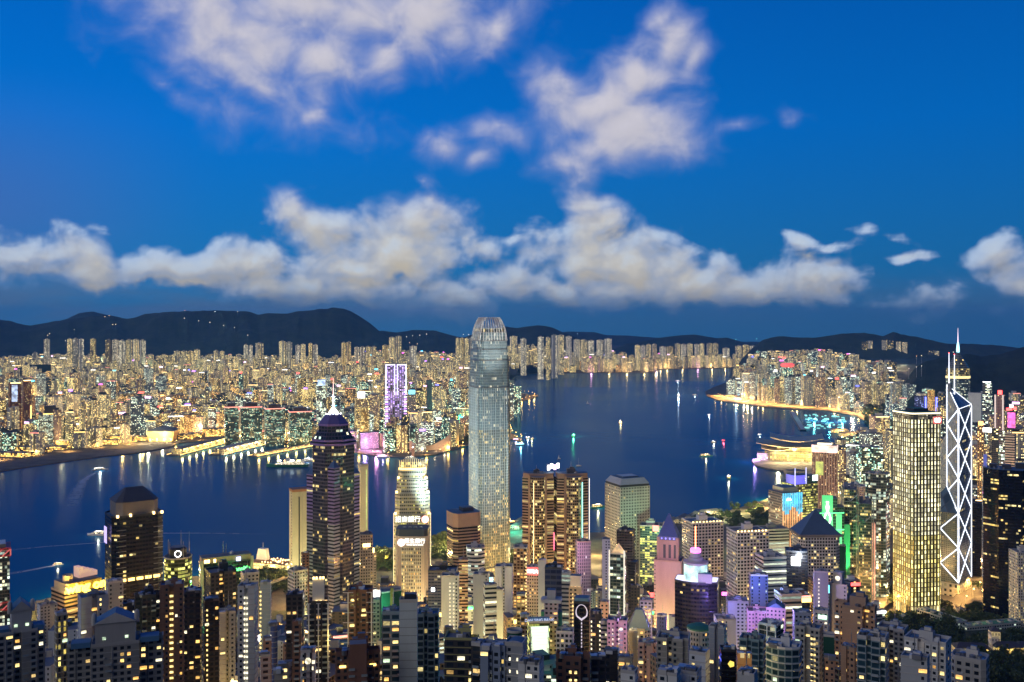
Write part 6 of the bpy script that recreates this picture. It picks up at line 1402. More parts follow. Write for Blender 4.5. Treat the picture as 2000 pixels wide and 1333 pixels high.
far_tower('plain dark slab on the far shore with no lights', 833, 844, 742, 3600, plain('dark_slab', (.10, .12, .15)), 'rect', .9, 10)
far_tower('broad block with a long white lit screen', 851, 882, 822, 3250, KF['gold'], 'rect', .7, -6, 'office_block', 'office block', extra=lambda t, W, D, h, rr: [MB_box(t, 'screen', 0, -D/2-.6, h - 3, W*.86, 1, 12, EMW)])
X_, Y_ = gp(907, 845); lamp(X_, Y_, 60, 5e5, (.05, 1, .55), 5)
far_tower('dark glass tower behind the tallest tower on the far point', 987, 1004, 742, 4000, KF['blue'], 'rect', .9, 0)
far_tower('dark glass tower with teal windows right of the tallest tower', 1003, 1018, 755, 4300, KF['green'], 'rect', .9, 0)
# right shore
far_tower('slim dark tower with a red glowing ring at its head', 1527, 1549, 718, 5200, KF['green'], 'round', 1, 0, 'hotel_tower', 'hotel', top=lambda t, W, D, h, rr: [MB_lathe(t, 'ring_light', [(W*.46, h), (W*.62, h+8), (W*.62, h+16), (W*.4, h+22), (0, h+22)], glow('ring_red', (.9, .08, .07), 1.6))])
far_tower('tower with two white panels and a red rooftop sign', 1942, 1963, 772, 2300, KF['pink'], 'rect', .9, -8, extra=lambda t, W, D, h, rr: [MB_box(t, 'light_panel', s*W*.4, -D/2-.5, h*.2, W*.16, .8, h*.8, glow('panel_peach', (1, .78, .68), .8)) for s in (-1, 1)] + [MB_box(t, 'sign_panel', W*.1, -D/2-.6, h + 1, 9, 1, 10, EMRED)])
far_tower('tower draped in pink and white light figures', 1967, 1986, 798, 2250, KF['dark'], 'rect', .9, -8, extra=lambda t, W, D, h, rr: [MB_box(t, 'light_panel', 0, -D/2-.5, h - 46, W*.9, .8, 36, glow('pink_wall', (1, .12, .6), 1.5, .12))] + [MB_box(t, 'sign_panel', x*W, -D/2-.6, h + z, 7, 1, 6, c) for x, z, c in ((-.4, -6, EMRED), (0, 2, EMW), (.4, -3, EMRED), (-.1, -5, EMRED))])
far_tower('broad white slab left of the slim grey tower below the right hill', 1891, 1919, 768, 2550, plain('white_slab', (.62, .62, .62)), 'rect', .7, -8, 'office_block', 'office block')
far_tower('slim grey tower with a small white sign below the right hill', 1919, 1938, 746, 2500, KF['office'], 'rect', .9, -8, extra=lambda t, W, D, h, rr: [MB_box(t, 'sign_panel', W*.2, -D/2-.5, h - 14, 6, .8, 6, EMW), MB_box(t, 'crown_light', 0, -D/2-.5, h - 2, W*.9, .8, 2, EMW)])
far_tower('blue lit office with a white advertising screen', 1786, 1815, 775, 2900, fac('blue_office', (.08, .10, .25), .9, .6, .3, ((.2, .3, 1), (.5, .6, 1)), (.03, .04, .15), st=1.0), 'rect', .8, -8, 'office_block', 'office block')
far_tower('orange and blue glowing theatre tower', 1811, 1826, 762, 2800, fac('amber_tower', (.5, .3, .12), .6, .7, .8, ((1, .45, .1), (1, .7, .2)), st=1.5), 'round', 1, 0, extra=lambda t, W, D, h, rr: [MB_box(t, 'blue_frame', s*W*.7, -D*.4, 0, 4, 2, h*.9, EMBLUE) for s in (-1, 1)])
far_tower('office with broad white stripes behind the dark faceted tower', 1963, 1984, 848, 1750, fac('stripe_white', (.62, .58, .5), 1.0, .45, .05, GOLD, st=1.2), 'rect', .9, -8, 'office_block', 'office block', bay=20, flo=4.5)
far_tower('dark banded twin office behind the dark faceted tower, left', 1937, 1951, 838, 1800, KF['dark'], 'rect', .9, -8); far_tower('dark banded twin office behind the dark faceted tower, middle', 1952, 1963, 842, 1790, KF['office'], 'rect', .9, -8)
far_tower('slim tower with an orange lantern head', 1909, 1922, 832, 1900, KF['orange'], 'rect', .9, -6, extra=lambda t, W, D, h, rr: [MB_box(t, 'lantern', 0, 0, h, 8, 8, 8, glow('lantern_orange', (1, .35, .1), 4)), MB_box(t, 'screen', W*1.1, -D*.4, h - 12, 15, 2, 8, EMW)])

DIST_MATS = {'apartment_block': ('pale', 'estate', 'gold', 'white', 'pink', 'orange'), 'office_block': ('office', 'cool', 'green', 'dark', 'gold', 'blue'), 'estate_tower': ('estate', 'pale', 'white', 'estate')}
WORD = dict(pale='pale', estate='cream', gold='gold lit', white='white', pink='pinkish', orange='orange lit', office='banded', cool='cool lit', green='teal lit', dark='dark', blue='bluish')
ANCH_K = [(30, 'the red brown twin towers'), (98, 'the tiered round office'), (172, 'the glowing arched canopies'), (312, 'the golden pavilion'), (452, 'the red edged glass blocks'), (586, 'the white railed glass block'), (651, 'the lit mast'), (707, 'the white square screen'), (772, 'the violet lit tower'), (838, 'the ski slope hall'), (955, 'the tallest tower'), (1095, 'the cruise pier'), (1250, 'the runway tip'), (1440, 'the far channel')]
ANCH_I = [(1400, 'the curved headland road'), (1538, 'the red ringed tower'), (1611, 'the rosy crowned hotel'), (1700, 'the shelter moorings'), (1789, 'the gold grid tower'), (1872, 'the braced tower'), (1928, 'the slim grey sign tower'), (1976, 'the pink figure tower')]
ORD = ['first', 'second', 'third', 'fourth', 'fifth', 'sixth', 'seventh', 'eighth', 'ninth', 'tenth'] + ['%dth' % i for i in range(11, 60)]
for k in (20, 30, 40, 50):
    for d, sfx in ((1, 'st'), (2, 'nd'), (3, 'rd')):
        if k + d - 1 < len(ORD): ORD[k + d - 1] = '%d%s' % (k + d, sfx)
def build_block(name, X, Y, w, d, rot, h, z, key, kind, rr, parent_lists=None):
    b = MB(); off = rr.randrange(60); poly = foot(kind, w, d)
    b.prism(poly, 0, h, KF[key], ROOF, 3.3, 3.2, off=off)
    hh = rr.uniform(3, 8); b.box(rr.uniform(-.15, .15)*w, rr.uniform(-.1, .2)*d, h, w*rr.uniform(.25, .5), d*rr.uniform(.25, .5), hh, CONC if rr.random() < .6 else DARK, roof=ROOF)
    if rr.random() < .16: b.box(0, -d*.5, h - 2.2, w*.9, .7, 2.0, rr.choice((EMWARM, EMWARM, EMW, REDLINE, EMGOLD)))
    if rr.random() < .055: b.box(rr.uniform(-.2, .2)*w, -d*.3, h, w*.55, 1, rr.uniform(4, 8), rr.choice((EMW, EMRED, EMCYAN, EMMAG, EMVIO, EMGOLD, EMBLUE, glow('pink_white', (1, .55, 1), 4))))
    if name == 'city_block' and rr.random() < .24:
        p = rr.choice((EMCYAN, EMRED, EMW, EMGRN, EMMAG, EMVIO, EMGOLD, EMBLUE, EMWARM)); k = rr.choice((-.3, 0, .3))
        if rr.random() < .5: b.box(k*w, -d*.5 - .4, h*rr.uniform(.55, .8), w*.18, .6, rr.uniform(8, 18), p)
        else: b.box(k*w*.5, -d*.5 - .4, h - rr.uniform(4, 7), w*.6, .6, rr.uniform(2.5, 4), p)
    return b
def district(seed, rows, urange, ok, height, limit, keyf, where, anchors, cap, density=.8, zf=None, wr=(18, 44)):
    rr = random.Random(seed); buf = {}
    for (u, v, Y, _) in REG:
        pass
    cand = []
    for Y in rows:
        u = urange[0] + rr.uniform(0, 10)
        while u < urange[1]:
            w = rr.uniform(*wr) * (1.25 if rr.random() < .15 else 1); pw = w / Y * F; uc = u + pw/2; X = xat(uc, Y + rr.uniform(-18, 18))
            u += pw + rr.uniform(2, 26) / Y * F
            if rr.random() > density or not ok(X, Y, uc): continue
            if any((X - a)**2 + (Y - b)**2 < (c + w*.55)**2 for a, b, c in FOOT): continue
            z = zf(X, Y); h, nm = height(X, Y, uc, rr)
            lim = limit(uc); h = min(h, zat(lim + rr.uniform(0, 9), Y) - z)
            if h < 9: continue
            vt = V0 + F * (H - z - h) / Y; vb = V0 + F * (H - z) / Y
            b0, b1 = int(uc - pw/2) // 2, int(uc + pw/2) // 2 + 1
            vis = [min(buf.get(i, 9999), vb) - vt for i in range(b0, b1)]
            if max(vis) < 2.0: continue
            for i in range(b0, b1): buf[i] = min(buf.get(i, 9999), vt)
            cand.append((sum(max(0, q) for q in vis) * 2, X, Y, w, w*rr.uniform(.55, 1.1), R(rr.choice((0, 8, -12, 20, -25)) + rr.uniform(-4, 4)), h, z, nm, keyf(nm, X, Y, uc, rr), rr.choice(('rect', 'rect', 'cham', 'cross', 'notch', 'wing') if nm != 'office_block' else ('rect', 'rect', 'cham', 'bow')), uc))
    cand.sort(key=lambda c: -c[0]); count = {}; rest = MB(); lab = {}; keep = []
    for c in cand:
        nm = c[8]; count[nm] = count.get(nm, 0) + 1
        if count[nm] <= cap.get(nm, 0): keep.append(c)
        else:
            b = build_block(nm, *c[1:6], c[6], c[7], c[9], c[10], rr); cs, sn = math.cos(c[5]), math.sin(c[5])
            base = len(rest.v); rest.v += [(x*cs - y*sn + c[1], x*sn + y*cs + c[2], z + c[7] - 1) for x, y, z in b.v]
            rest.f += [tuple(i + base for i in f) for f in b.f]; rest.uv += b.uv; rest.mi += [rest.mat(b.ms[i]) for i in b.mi]
    keep.sort(key=lambda c: c[11])
    groups = {}
    for c in keep:
        row = int(math.log(c[2] / rows[0]) / .085); an = min(anchors, key=lambda a: abs(a[0] - c[11])); side = 'left of' if c[11] < an[0] else 'right of'
        groups.setdefault((row, an, side), []).append(c)
    for (row, an, side), L in groups.items():
        L.sort(key=lambda c: abs(c[11] - an[0]))
        for i, c in enumerate(L):
            nm = c[8]; cat = nm.replace('_', ' '); tall = 'tall' if c[6] > 95 else 'low' if c[6] < 38 else 'medium'
            label = '%s %s %s, %s %s %s, %s' % (tall, WORD[c[9]], cat, ORD[i], side, an[1], ORD[row] + ' tier')
            b = build_block(nm, *c[1:6], c[6], c[7], c[9], c[10], rr); o = b.build(nm, None, (c[1], c[2], c[7] - 1)); o.rotation_euler = (0, 0, c[5])
            tag(o, label, cat, '%s of %s' % (cat + 's', where))
    if rest.f:
        o = rest.build('distant_city'); o['kind'] = 'stuff'; o['label'] = 'far mass of small lit buildings in %s' % where
    print(where, len(cand), 'visible', len(keep), 'things', len(rest.f), 'rest faces')

# Kowloon
KLIM = [(-60, 700), (100, 690), (300, 692), (420, 690), (520, 694), (640, 694), (760, 682), (900, 690), (1000, 668), (1060, 668), (1190, 672), (1240, 690), (1440, 690), (1520, 684)]
EST = [(63, 74, 690, 1), (85, 99, 664, 1), (131, 165, 661, 3), (176, 189, 662, 1), (206, 286, 664, 6), (340, 392, 684, 4), (417, 440, 686, 2), (476, 495, 673, 2), (499, 516, 669, 1), (545, 572, 668, 2), (577, 598, 673, 2), (602, 622, 672, 2), (667, 687, 669, 2), (692, 736, 678, 4), (747, 760, 675, 1), (760, 786, 658, 2), (800, 815, 676, 1), (890, 926, 661, 4), (996, 1012, 655, 1), (1017, 1029, 662, 1),
 (1050, 1063, 657, 1), (1066, 1076, 659, 1), (1077, 1103, 653, 2), (1105, 1118, 657, 1), (1120, 1162, 664, 3), (1165, 1196, 663, 2), (1240, 1284, 673, 4), (1288, 1316, 676, 2), (1318, 1354, 672, 3), (1356, 1377, 672, 2), (1380, 1404, 672, 2), (1411, 1426, 681, 1), (1436, 1478, 675, 3)]
SKYF = [fac('sky_estate', (.58, .57, .52), .5, .7, .62, YEL, col=.25, blank=.25, st=2.3), fac('sky_white', (.60, .60, .56), .5, .6, .5, PALE, col=.3, blank=.25, st=2.3), fac('sky_gold', (.48, .42, .30), .55, .6, .6, GOLD, col=.2, blank=.2, st=2.3)]
re_ = random.Random(31); ie = 0
for (u0, u1, vt, n) in EST:
    for k in range(n):
        a, b_ = u0 + (u1-u0)*k/n, u0 + (u1-u0)*(k+1)/n - 1.2; Y = max(6700, kshore((a+b_)/2) + 420) + re_.uniform(0, 200); ie += 1
        far_tower('bright estate tower on the far skyline, %s counting from the west' % (ORD0[ie-1]), a, b_, vt + re_.uniform(-1, 2.5), Y, re_.choice(SKYF[:2] + SKYF), re_.choice(('cross', 'cham', 'notch')), .8, re_.choice((0, 20)), 'skyline_tower', 'apartment tower', z=kz(xat(a, Y), Y) - 2, bay=5.0, flo=4.2,
                  top=lambda t, W, D, h, rr: [MB_box(t, 'lift_house', 0, 0, h, W*.4, D*.4, 7, CONC, ROOF)], group='bright estate towers on the far skyline')
K_PARK = [(gp(u, v), r) for u, v, r in ((70, 715, 220), (450, 758, 110), (200, 822, 90), (640, 748, 90))]
def k_ok(X, Y, u):
    if u > 1480 or not inside(X, Y, KPOLY) or Y < kshore(u) + (70 if u < 1000 else 60): return False
    if u < 340 and Y < kshore(u) + 230: return False                         # the unbuilt strip along the water
    if 345 < u < 430 and Y < kshore(u) + 130: return False
    if 985 < u < 1046 and Y < 6600 and v_of(X, Y) > 770: return False
    if any((X - p[0])**2 + (Y - p[1])**2 < r*r for p, r in K_PARK): return False
    if not all(inside(X + a, Y + b, KPOLY) for a in (-28, 28) for b in (-28, 28)): return False
    return noise.noise(Vector((X*.0042, Y*.0026, 5))) > -.42
def v_of(X, Y): return V0 + F * (H - 4) / Y
def k_h(X, Y, u, rr):
    n = noise.noise(Vector((X*.002, Y*.0012, 2)))
    if Y > 5600 or u > 1000:
        far = smooth(5600, 7600, Y)
        if rr.random() < .30 + .45*far: return rr.uniform(75, 125) + 60*far*max(0, n + .2), 'estate_tower'
        return rr.uniform(35, 85), 'apartment_block'
    if rr.random() < .10: return rr.uniform(95, 150), rr.choice(('office_block', 'apartment_block'))
    return max(24, 56 + 34*n + rr.uniform(-22, 26)), ('office_block' if rr.random() < (.42 if Y < 4300 else .2) else 'apartment_block')
def k_key(nm, X, Y, u, rr): return rr.choice(DIST_MATS[nm])
rows = []; y = 2960
while y < 9200: rows.append(y); y *= 1.0125
district(21, rows, (-40, 1490), k_ok, k_h, lambda u: lerp(u, [a for a, _ in KLIM], [b for _, b in KLIM]), k_key, 'the far shore', ANCH_K, {'apartment_block': 270, 'office_block': 230, 'estate_tower': 230}, zf=kz)
# eastern shore of the island
ILIM = [(1376, 762), (1400, 748), (1436, 736), (1440, 690), (1450, 684), (1500, 684), (1545, 684), (1620, 680), (1630, 688), (1668, 690), (1675, 702), (1700, 703), (1742, 704), (1746, 738), (1770, 745), (1800, 744), (1830, 745), (1848, 752), (1890, 764), (1925, 764), (1966, 757), (1985, 762), (2030, 758)]
I_WATER = [gp(u, v) for u, v in ((1556, 806), (1600, 806), (1668, 815), (1700, 834), (1735, 851), (1735, 864), (1690, 868), (1640, 874), (1560, 884), (1520, 880), (1560, 845), (1545, 808))]
def i_ok(X, Y, u):
    if not inside(X, Y, IPOLY) or inside(X, Y, I_WATER): return False
    if not all(inside(X + a, Y + b, IPOLY) and not inside(X + a, Y + b, I_WATER) for a in (-55, 55) for b in (-75, 75)): return False
    if u < 1600 and not (inside(X - 40, Y - 210, IPOLY) and inside(X - 150, Y - 60, IPOLY)): return False
    if 1640 < u < 1738 and 832 < v_of(X, Y) < 905: return False
    if u < 1640 and v_of(X, Y) > 862: return False
    if 1686 < u < 1735 and 795 < v_of(X, Y) < 832: return False
    return iz(X, Y) < 140
def i_h(X, Y, u, rr):
    n = noise.noise(Vector((X*.003, Y*.002, 12)))
    if Y > 4600: return rr.uniform(70, 150), ('housing_tower' if rr.random() < .6 else 'harbour_block')
    if rr.random() < .16: return rr.uniform(110, 170), rr.choice(('harbour_block', 'housing_tower'))
    return max(26, 66 + 40*n + rr.uniform(-25, 30)), ('harbour_block' if rr.random() < .5 else 'housing_tower')
DIST_MATS['housing_tower'] = ('white', 'pale', 'estate', 'white', 'pink'); DIST_MATS['harbour_block'] = ('office', 'cool', 'green', 'dark', 'blue', 'white', 'pale')
rows = []; y = 1880
while y < 8300: rows.append(y); y *= 1.015
district(22, rows, (1376, 2040), i_ok, i_h, lambda u: lerp(u, [a for a, _ in ILIM], [b for _, b in ILIM]), k_key, 'the eastern shore', ANCH_I, {'housing_tower': 240, 'harbour_block': 240}, zf=lambda x, y: max(4, iz(x, y)), wr=(19, 42))
# hill top flats
for i, (u0, u1, vt, vb) in enumerate(((1682, 1694, 668, 682), (1695, 1704, 666, 682), (1722, 1733, 665, 684), (1734, 1745, 666, 686), (1750, 1760, 668, 698), (1762, 1772, 669, 698), (1813, 1824, 685, 697), (1825, 1834, 686, 697))):
    far_tower('pale apartment tower standing on the eastern hills, %s from the left' % ORD[i], u0, u1, vt, 7850, KF['white'] if i % 3 else KF['dark'], 'cham', .8, 0, 'hillside_tower', 'apartment tower', z=zat(vb + 7, 7850), group='apartment towers on the eastern hills')
# the near quarter between the surveyed towers
CLIM = [(-20, 1250), (100, 1215), (200, 1205), (320, 1190), (380, 1180), (470, 1165), (560, 1165), (640, 1190), (700, 1130), (745, 1120), (800, 1190), (850, 1120), (900, 1120), (1000, 1115), (1060, 1120), (1120, 1130), (1180, 1118), (1240, 1120), (1330, 1130), (1420, 1125), (1500, 1130), (1560, 1120), (1640, 1110), (1690, 1120), (1720, 1190), (1760, 1260), (2000, 1340)]
def c_ok(X, Y, u):
    if not inside(X, Y, IPOLY) or u > 1712: return False
    if not all(inside(X + a, Y + b, IPOLY) for a in (-60, 60) for b in (-90, 90)): return False
    v = v_of(X, Y)
    if u > 1660 and Y > 900: return False
    return not (470 < u < 600 and Y > 1020) and not (720 < u < 770 and Y > 1250) and not (840 < u < 915 and Y > 1300) and not (985 < u < 1022 and Y > 1350) and not (1300 < u and Y > 1480)
def c_h(X, Y, u, rr):
    if Y < 850: return rr.uniform(55, 100), 'city_block'
    return rr.uniform(35, 95), 'city_block'
DIST_MATS['city_block'] = ('c_grey', 'c_brown', 'c_white', 'c_dark', 'c_gold', 'c_band', 'c_dark', 'c_blue')
KF.update(c_grey=fac('near_grey', (.36, .35, .33), .5, .5, .16, GOLD, blank=.3, col=.08, st=1.5), c_brown=fac('near_brown', (.24, .16, .11), .5, .5, .2, WARM, col=.06, st=1.5), c_white=FAC['slab_white'], c_dark=FAC['apt_dark'], c_gold=FAC['off_gold'], c_band=FAC['off_band'], c_blue=FAC['apt_blue'])
WORD.update(c_grey='grey', c_brown='brown', c_white='pale', c_dark='dark', c_gold='gold lit', c_band='banded', c_blue='blue grey')
ANCH_C = [(44, 'the left gabled block'), (150, 'the yellow signed store'), (260, 'the black crowned tower'), (336, 'the brown stair lit tower'), (440, 'the green signed slab'), (484, 'the tall white slab'), (622, 'the white ruled tower'), (704, 'the framed brown tower'), (798, 'the plain pale shaft'), (880, 'the twin columned white tower'), (940, 'the folded white tower'), (1052, 'the net lit bank'), (1137, 'the necklace tower'), (1228, 'the sail fin'), (1306, 'the salmon tower'), (1360, 'the round screen tower'), (1460, 'the larger white grid tower'), (1555, 'the white square screen'), (1603, 'the yellow column tower'), (1672, 'the terracotta tower')]
rows = []; y = 545
while y < 1500: rows.append(y); y *= 1.03
district(23, rows, (-20, 1712), c_ok, c_h, lambda u: lerp(u, [a for a, _ in CLIM], [b for _, b in CLIM]), k_key, 'the near quarter', ANCH_C, {'city_block': 280}, zf=lambda x, y: max(4, iz(x, y)) - 3, wr=(13, 27), density=.9)

# ------------------------------------------------------------------ roads, quays and their lamps
def ribbon(name, pts, width, z, mat, kind='structure'):
    b = MB(); n = len(pts); E = []
    for i, p in enumerate(pts):
        a, c = Vector(pts[max(0, i-1)]), Vector(pts[min(n-1, i+1)]); d = (c - a).normalized(); nn = Vector((-d.y, d.x)) * width/2
        zz = z(p[0], p[1]) if callable(z) else z
        E.append(((p[0]+nn.x, p[1]+nn.y, zz), (p[0]-nn.x, p[1]-nn.y, zz)))
    for (a, c), (d, e) in zip(E, E[1:]): b.face([c, e, d, a], mat)
    o = b.build(name); o['kind'] = kind; return o
def walk(pts, step, jitter=0):
    out, acc = [], 0.0
    for p, q in zip(pts, pts[1:]):
        L = math.hypot(q[0]-p[0], q[1]-p[1]); d = step - acc
        while d <= L: out.append((p[0] + (q[0]-p[0])*d/L, p[1] + (q[1]-p[1])*d/L)); d += step
        acc = (acc + L) % step
    return out
LAMP = []
def street_lamp(x, y, z, label, group, h=11, r=.9):
    if not LAMP:
        a = MB(); a.tube((0, 0, 0), (0, 0, 11), .22, STEEL, 5, .12); a.tube((0, 0, 11), (1.4, 0, 11.5), .12, STEEL, 4); b = MB(); b.lathe([(.0, 10.6), (.8, 11.1), (.9, 11.5), (0, 12)], glow('sodium_lamp', (1, .62, .18), 22), 8, 1.5, 0)
        t = thing('street_lamp', label, 'street lamp', (x, y, z), 0, group); a.build('post', t); b.build('lamp_head', t); LAMP.append(t); return t
    t = LAMP[0].copy(); COL.objects.link(t); t.location = (x, y, z); t['label'] = label; t['group'] = group
    for c in LAMP[0].children: d = c.copy(); COL.objects.link(d); d.parent = t
    return t
SOD = (1, .52, .13)
def lit_road(uv, width, z, every, power, label, group, lamps=True, nm='road', col=SOD, light_every=2, lh=14):
    pts = [gp(u, v, z) for u, v in uv]; ribbon(nm, pts, width, z, ASPH)
    for i, (x, y) in enumerate(walk(pts, every)):
        if lamps: street_lamp(x + width*.45, y, z - .1, label, group)
        if i % light_every == 0: spot((x, y, z + lh + 4), (x, y, z), power * 1.2, col, 150, 1.5, 'road_light')
        if i % (light_every * 4) == 0: lamp(x, y, z + lh, power * .18, col, 2.0)
lit_road([(-30, 903), (60, 890), (130, 882), (200, 873), (270, 867), (322, 863)], 30, 3.6, 55, 1.5e5, 'amber lamp on the bright road behind the unbuilt far shore strip', 'lamps along the far shore road')
lit_road([(-30, 888), (80, 874), (160, 868), (230, 864), (262, 861)], 20, 3.7, 80, 1.5e5, 'amber lamp among the canopies on the far shore', 'lamps in the far shore park', light_every=2)
# the curved headland: expressway, with service roads and quay yards added to deepen its golden band
HEAD = [(1383, 771), (1402, 780), (1440, 786), (1500, 793), (1550, 797), (1600, 799), (1660, 808), (1702, 825), (1734, 843)]
def inland(uv, d):
    P = [gp(u, v, 4.6) for u, v in uv]; out = []
    for k, p in enumerate(P):
        a, c = Vector(P[max(0, k-1)]), Vector(P[min(len(P)-1, k+1)]); e = (c - a).normalized(); n = Vector((-e.y, e.x)); n = n if n.y + n.x*.3 > 0 else -n
        out.append((p[0] + n.x*d, p[1] + n.y*d))
    return out
ribbon('pavement', inland(HEAD[:7], 95), 150, 4.2, PAVE)
for d, w, e in ((28, 34, 70), (88, 22, 80), (145, 22, 95)):
    pts = inland(HEAD if d < 30 else HEAD[:7], d); ribbon('road', pts, w, 4.6, ASPH)
    for k, (x, y) in enumerate(walk(pts, e)):
        if d < 30: street_lamp(x + w*.45, y, 4.5, 'amber lamp on the curved expressway along the eastern shore', 'lamps along the curved expressway')
        spot((x, y, 30), (x, y, 4), 5.5e5, SOD, 158, 2, 'road_light')
        if k % 3 == 0: lamp(x, y, 16, 5e4, SOD, 2.0)
lit_road([(1640, 900), (1680, 886), (1735, 876)], 22, 4.2, 60, 1.2e5, 'amber lamp by the low lit halls on the eastern shore', 'lamps by the low halls')
lit_road([(1650, 888), (1700, 902), (1745, 915)], 22, 4.3, 60, 1.2e5, 'amber lamp by the low lit halls on the eastern shore', 'lamps by the low halls')
lit_road([(1640, 1245), (1690, 1205), (1715, 1180), (1740, 1160)], 24, 8.5, 45, 1.1e5, 'amber lamp on the golden avenue left of the gold grid tower', 'lamps along the golden avenue', light_every=1)
lit_road([(1855, 1195), (1880, 1170), (1905, 1145), (1928, 1110)], 26, 8.5, 45, 1.0e5, 'amber lamp on the golden highway right of the braced tower', 'lamps along the golden highway', light_every=1)
lit_road([(1900, 1185), (1925, 1150), (1950, 1115)], 14, 14, 60, 4e4, 'amber lamp on the upper ramp right of the braced tower', 'lamps along the golden highway', light_every=1, lh=9)
lit_road([(1000, 1060), (1060, 1052), (1130, 1048), (1200, 1045), (1260, 1040)], 18, 4.2, 70, 5e4, 'amber lamp on the quay road behind the bronze twins', 'lamps along the quay road')
def flyover():
    t = thing('flyover', 'orange lit flyover curving between the green signed slab and cream slab', 'flyover', (0, 0, 0))
    pts = [gp(u, v, 16) for u, v in ((500, 1150), (528, 1138), (556, 1128), (600, 1118))]
    b = MB(); E = []
    for i, p in enumerate(pts): E.append(((p[0]-2, p[1]+6), (p[0]+2, p[1]-6)))
    for (a, c), (d, e) in zip(E, E[1:]):
        b.face([(*c, 16), (*e, 16), (*d, 16), (*a, 16)], ASPH); b.face([(*c, 14.5), (*e, 14.5), (*e, 17), (*c, 17)], CONC)
    b.build('deck', t)
    for p in pts[1:3]: b = MB(); b.tube((p[0], p[1], 2), (p[0], p[1], 14.4), 1.2, CONC, 8); b.build('pillar', t)
    for p in pts: lamp(p[0], p[1] - 4, 25, 3.2e4, (1, .55, .14), 1.5)
flyover()
# promenade lamps of the far shore, and the lights between the blocks
prom = [gp(u, v - 2.2, 3) for u, v in KSHORE_UV if 330 <= u <= 1045 and v > 760]
for i, (x, y) in enumerate(walk(prom, 62)):
    street_lamp(x, y, 3.1, 'amber lamp on the far promenade rail', 'lamps along the far promenade')
    if i % 2 == 0: lamp(x, y, 13, 8e4, (1, .48, .09), 3.0)
prom2 = [gp(u, v - 1.6, 3) for u, v in KSHORE_UV if u >= 1040 and v < 735]
for i, (x, y) in enumerate(walk(prom2, 150)): lamp(x, y, 25, 1.5e5, (1, .55, .18) if i % 5 else (1, .35, .6), 5.0)
rl = random.Random(5)
for i in range(230):
    u, v = rl.uniform(0, 1000), 730 + 145 * rl.random() ** .9
    X, Y = gp(u, v)
    if not inside(X, Y, KPOLY) or Y < kshore(u) + 40: continue
    lamp(X, Y, kz(X, Y) + rl.uniform(10, 40), rl.uniform(.6, 2.6) * 1.1e5 * (Y/3500), rl.choice((SOD, SOD, (1, .72, .32), (1, .85, .5), (.8, 1, .5), (1, .5, .25))), 3.0)
for i in range(110):
    u, v = rl.uniform(1400, 2000), rl.uniform(735, 880)
    X, Y = gp(u, v)
    if not inside(X, Y, IPOLY) or inside(X, Y, I_WATER): continue
    lamp(X, Y, max(4, iz(X, Y)) + rl.uniform(12, 40), rl.uniform(.6, 2.2) * 1.3e5 * (Y/3500), rl.choice((SOD, (1, .75, .42), (1, .85, .6), (1, .5, .3), (.7, .9, 1))), 3.0)
for i in range(260):  # lamps without fittings, added at random to warm the dark foreground
    u = rl.uniform(60, 1740); Y = rl.choice((rl.uniform(540, 900), rl.uniform(850, 1750), rl.uniform(850, 1750))); X = xat(u, Y)
    if not inside(X, Y, IPOLY): continue
    lamp(X, Y, max(4, iz(X, Y)) + rl.uniform(9, 34), rl.uniform(.35, 1.3) * 1.0e5, rl.choice((SOD, SOD, (1, .62, .18), (1, .74, .32), (1, .52, .15), (.8, .85, .3))), 1.5)
for i in range(26):
    u = rl.uniform(1880, 1995); Y = rl.uniform(1500, 2400); X = xat(u, Y); lamp(X, Y, rl.uniform(10, 40), rl.uniform(.5, 1.6) * 1e5, rl.choice((SOD, (1, .5, .2), (1, .75, .4), (1, .3, .3))), 2)

for u, v, Y, p, c in ((1345, 1200, 800, 9e4, (.35, .25, 1)), (1400, 1190, 830, 8e4, (.3, .2, 1)), (1440, 1205, 780, 9e4, (.45, .25, 1)), (1505, 1200, 770, 7e4, (.4, .3, 1)), (1330, 1110, 1010, 1.2e5, (.55, .25, 1)), (1480, 1150, 880, 8e4, (.2, .35, 1)), (1290, 1130, 1020, 1.2e5, (1, .45, .6)), (1120, 1090, 1030, 9e4, (1, .5, .55)), (1000, 1235, 540, 2.4e4, (.1, 1, .3)), (1210, 1250, 620, 2.5e4, (.8, .4, 1)), (745, 1190, 690, 3e4, (.2, .9, .5)), (1640, 1060, 1230, 8e4, (.1, 1, .4)), (1570, 1140, 900, 5e4, (.3, .5, 1)), (940, 1250, 430, 9e3, (1, .8, .3)), (1380, 1290, 440, 8e3, (1, .75, .3)), (1460, 1300, 430, 8e3, (1, .7, .2)), (620, 1270, 500, 1.4e4, (1, .65, .2)), (700, 1275, 470, 8e3, (1, .4, .15)), (660, 1250, 560, 3e4, (1, .7, .2)), (1246, 1200, 700, 5e4, (1, .75, .3))):
    lamp(xat(u, Y), Y, zat(v, Y), p * .42, c, 1.2, 'accent_light')
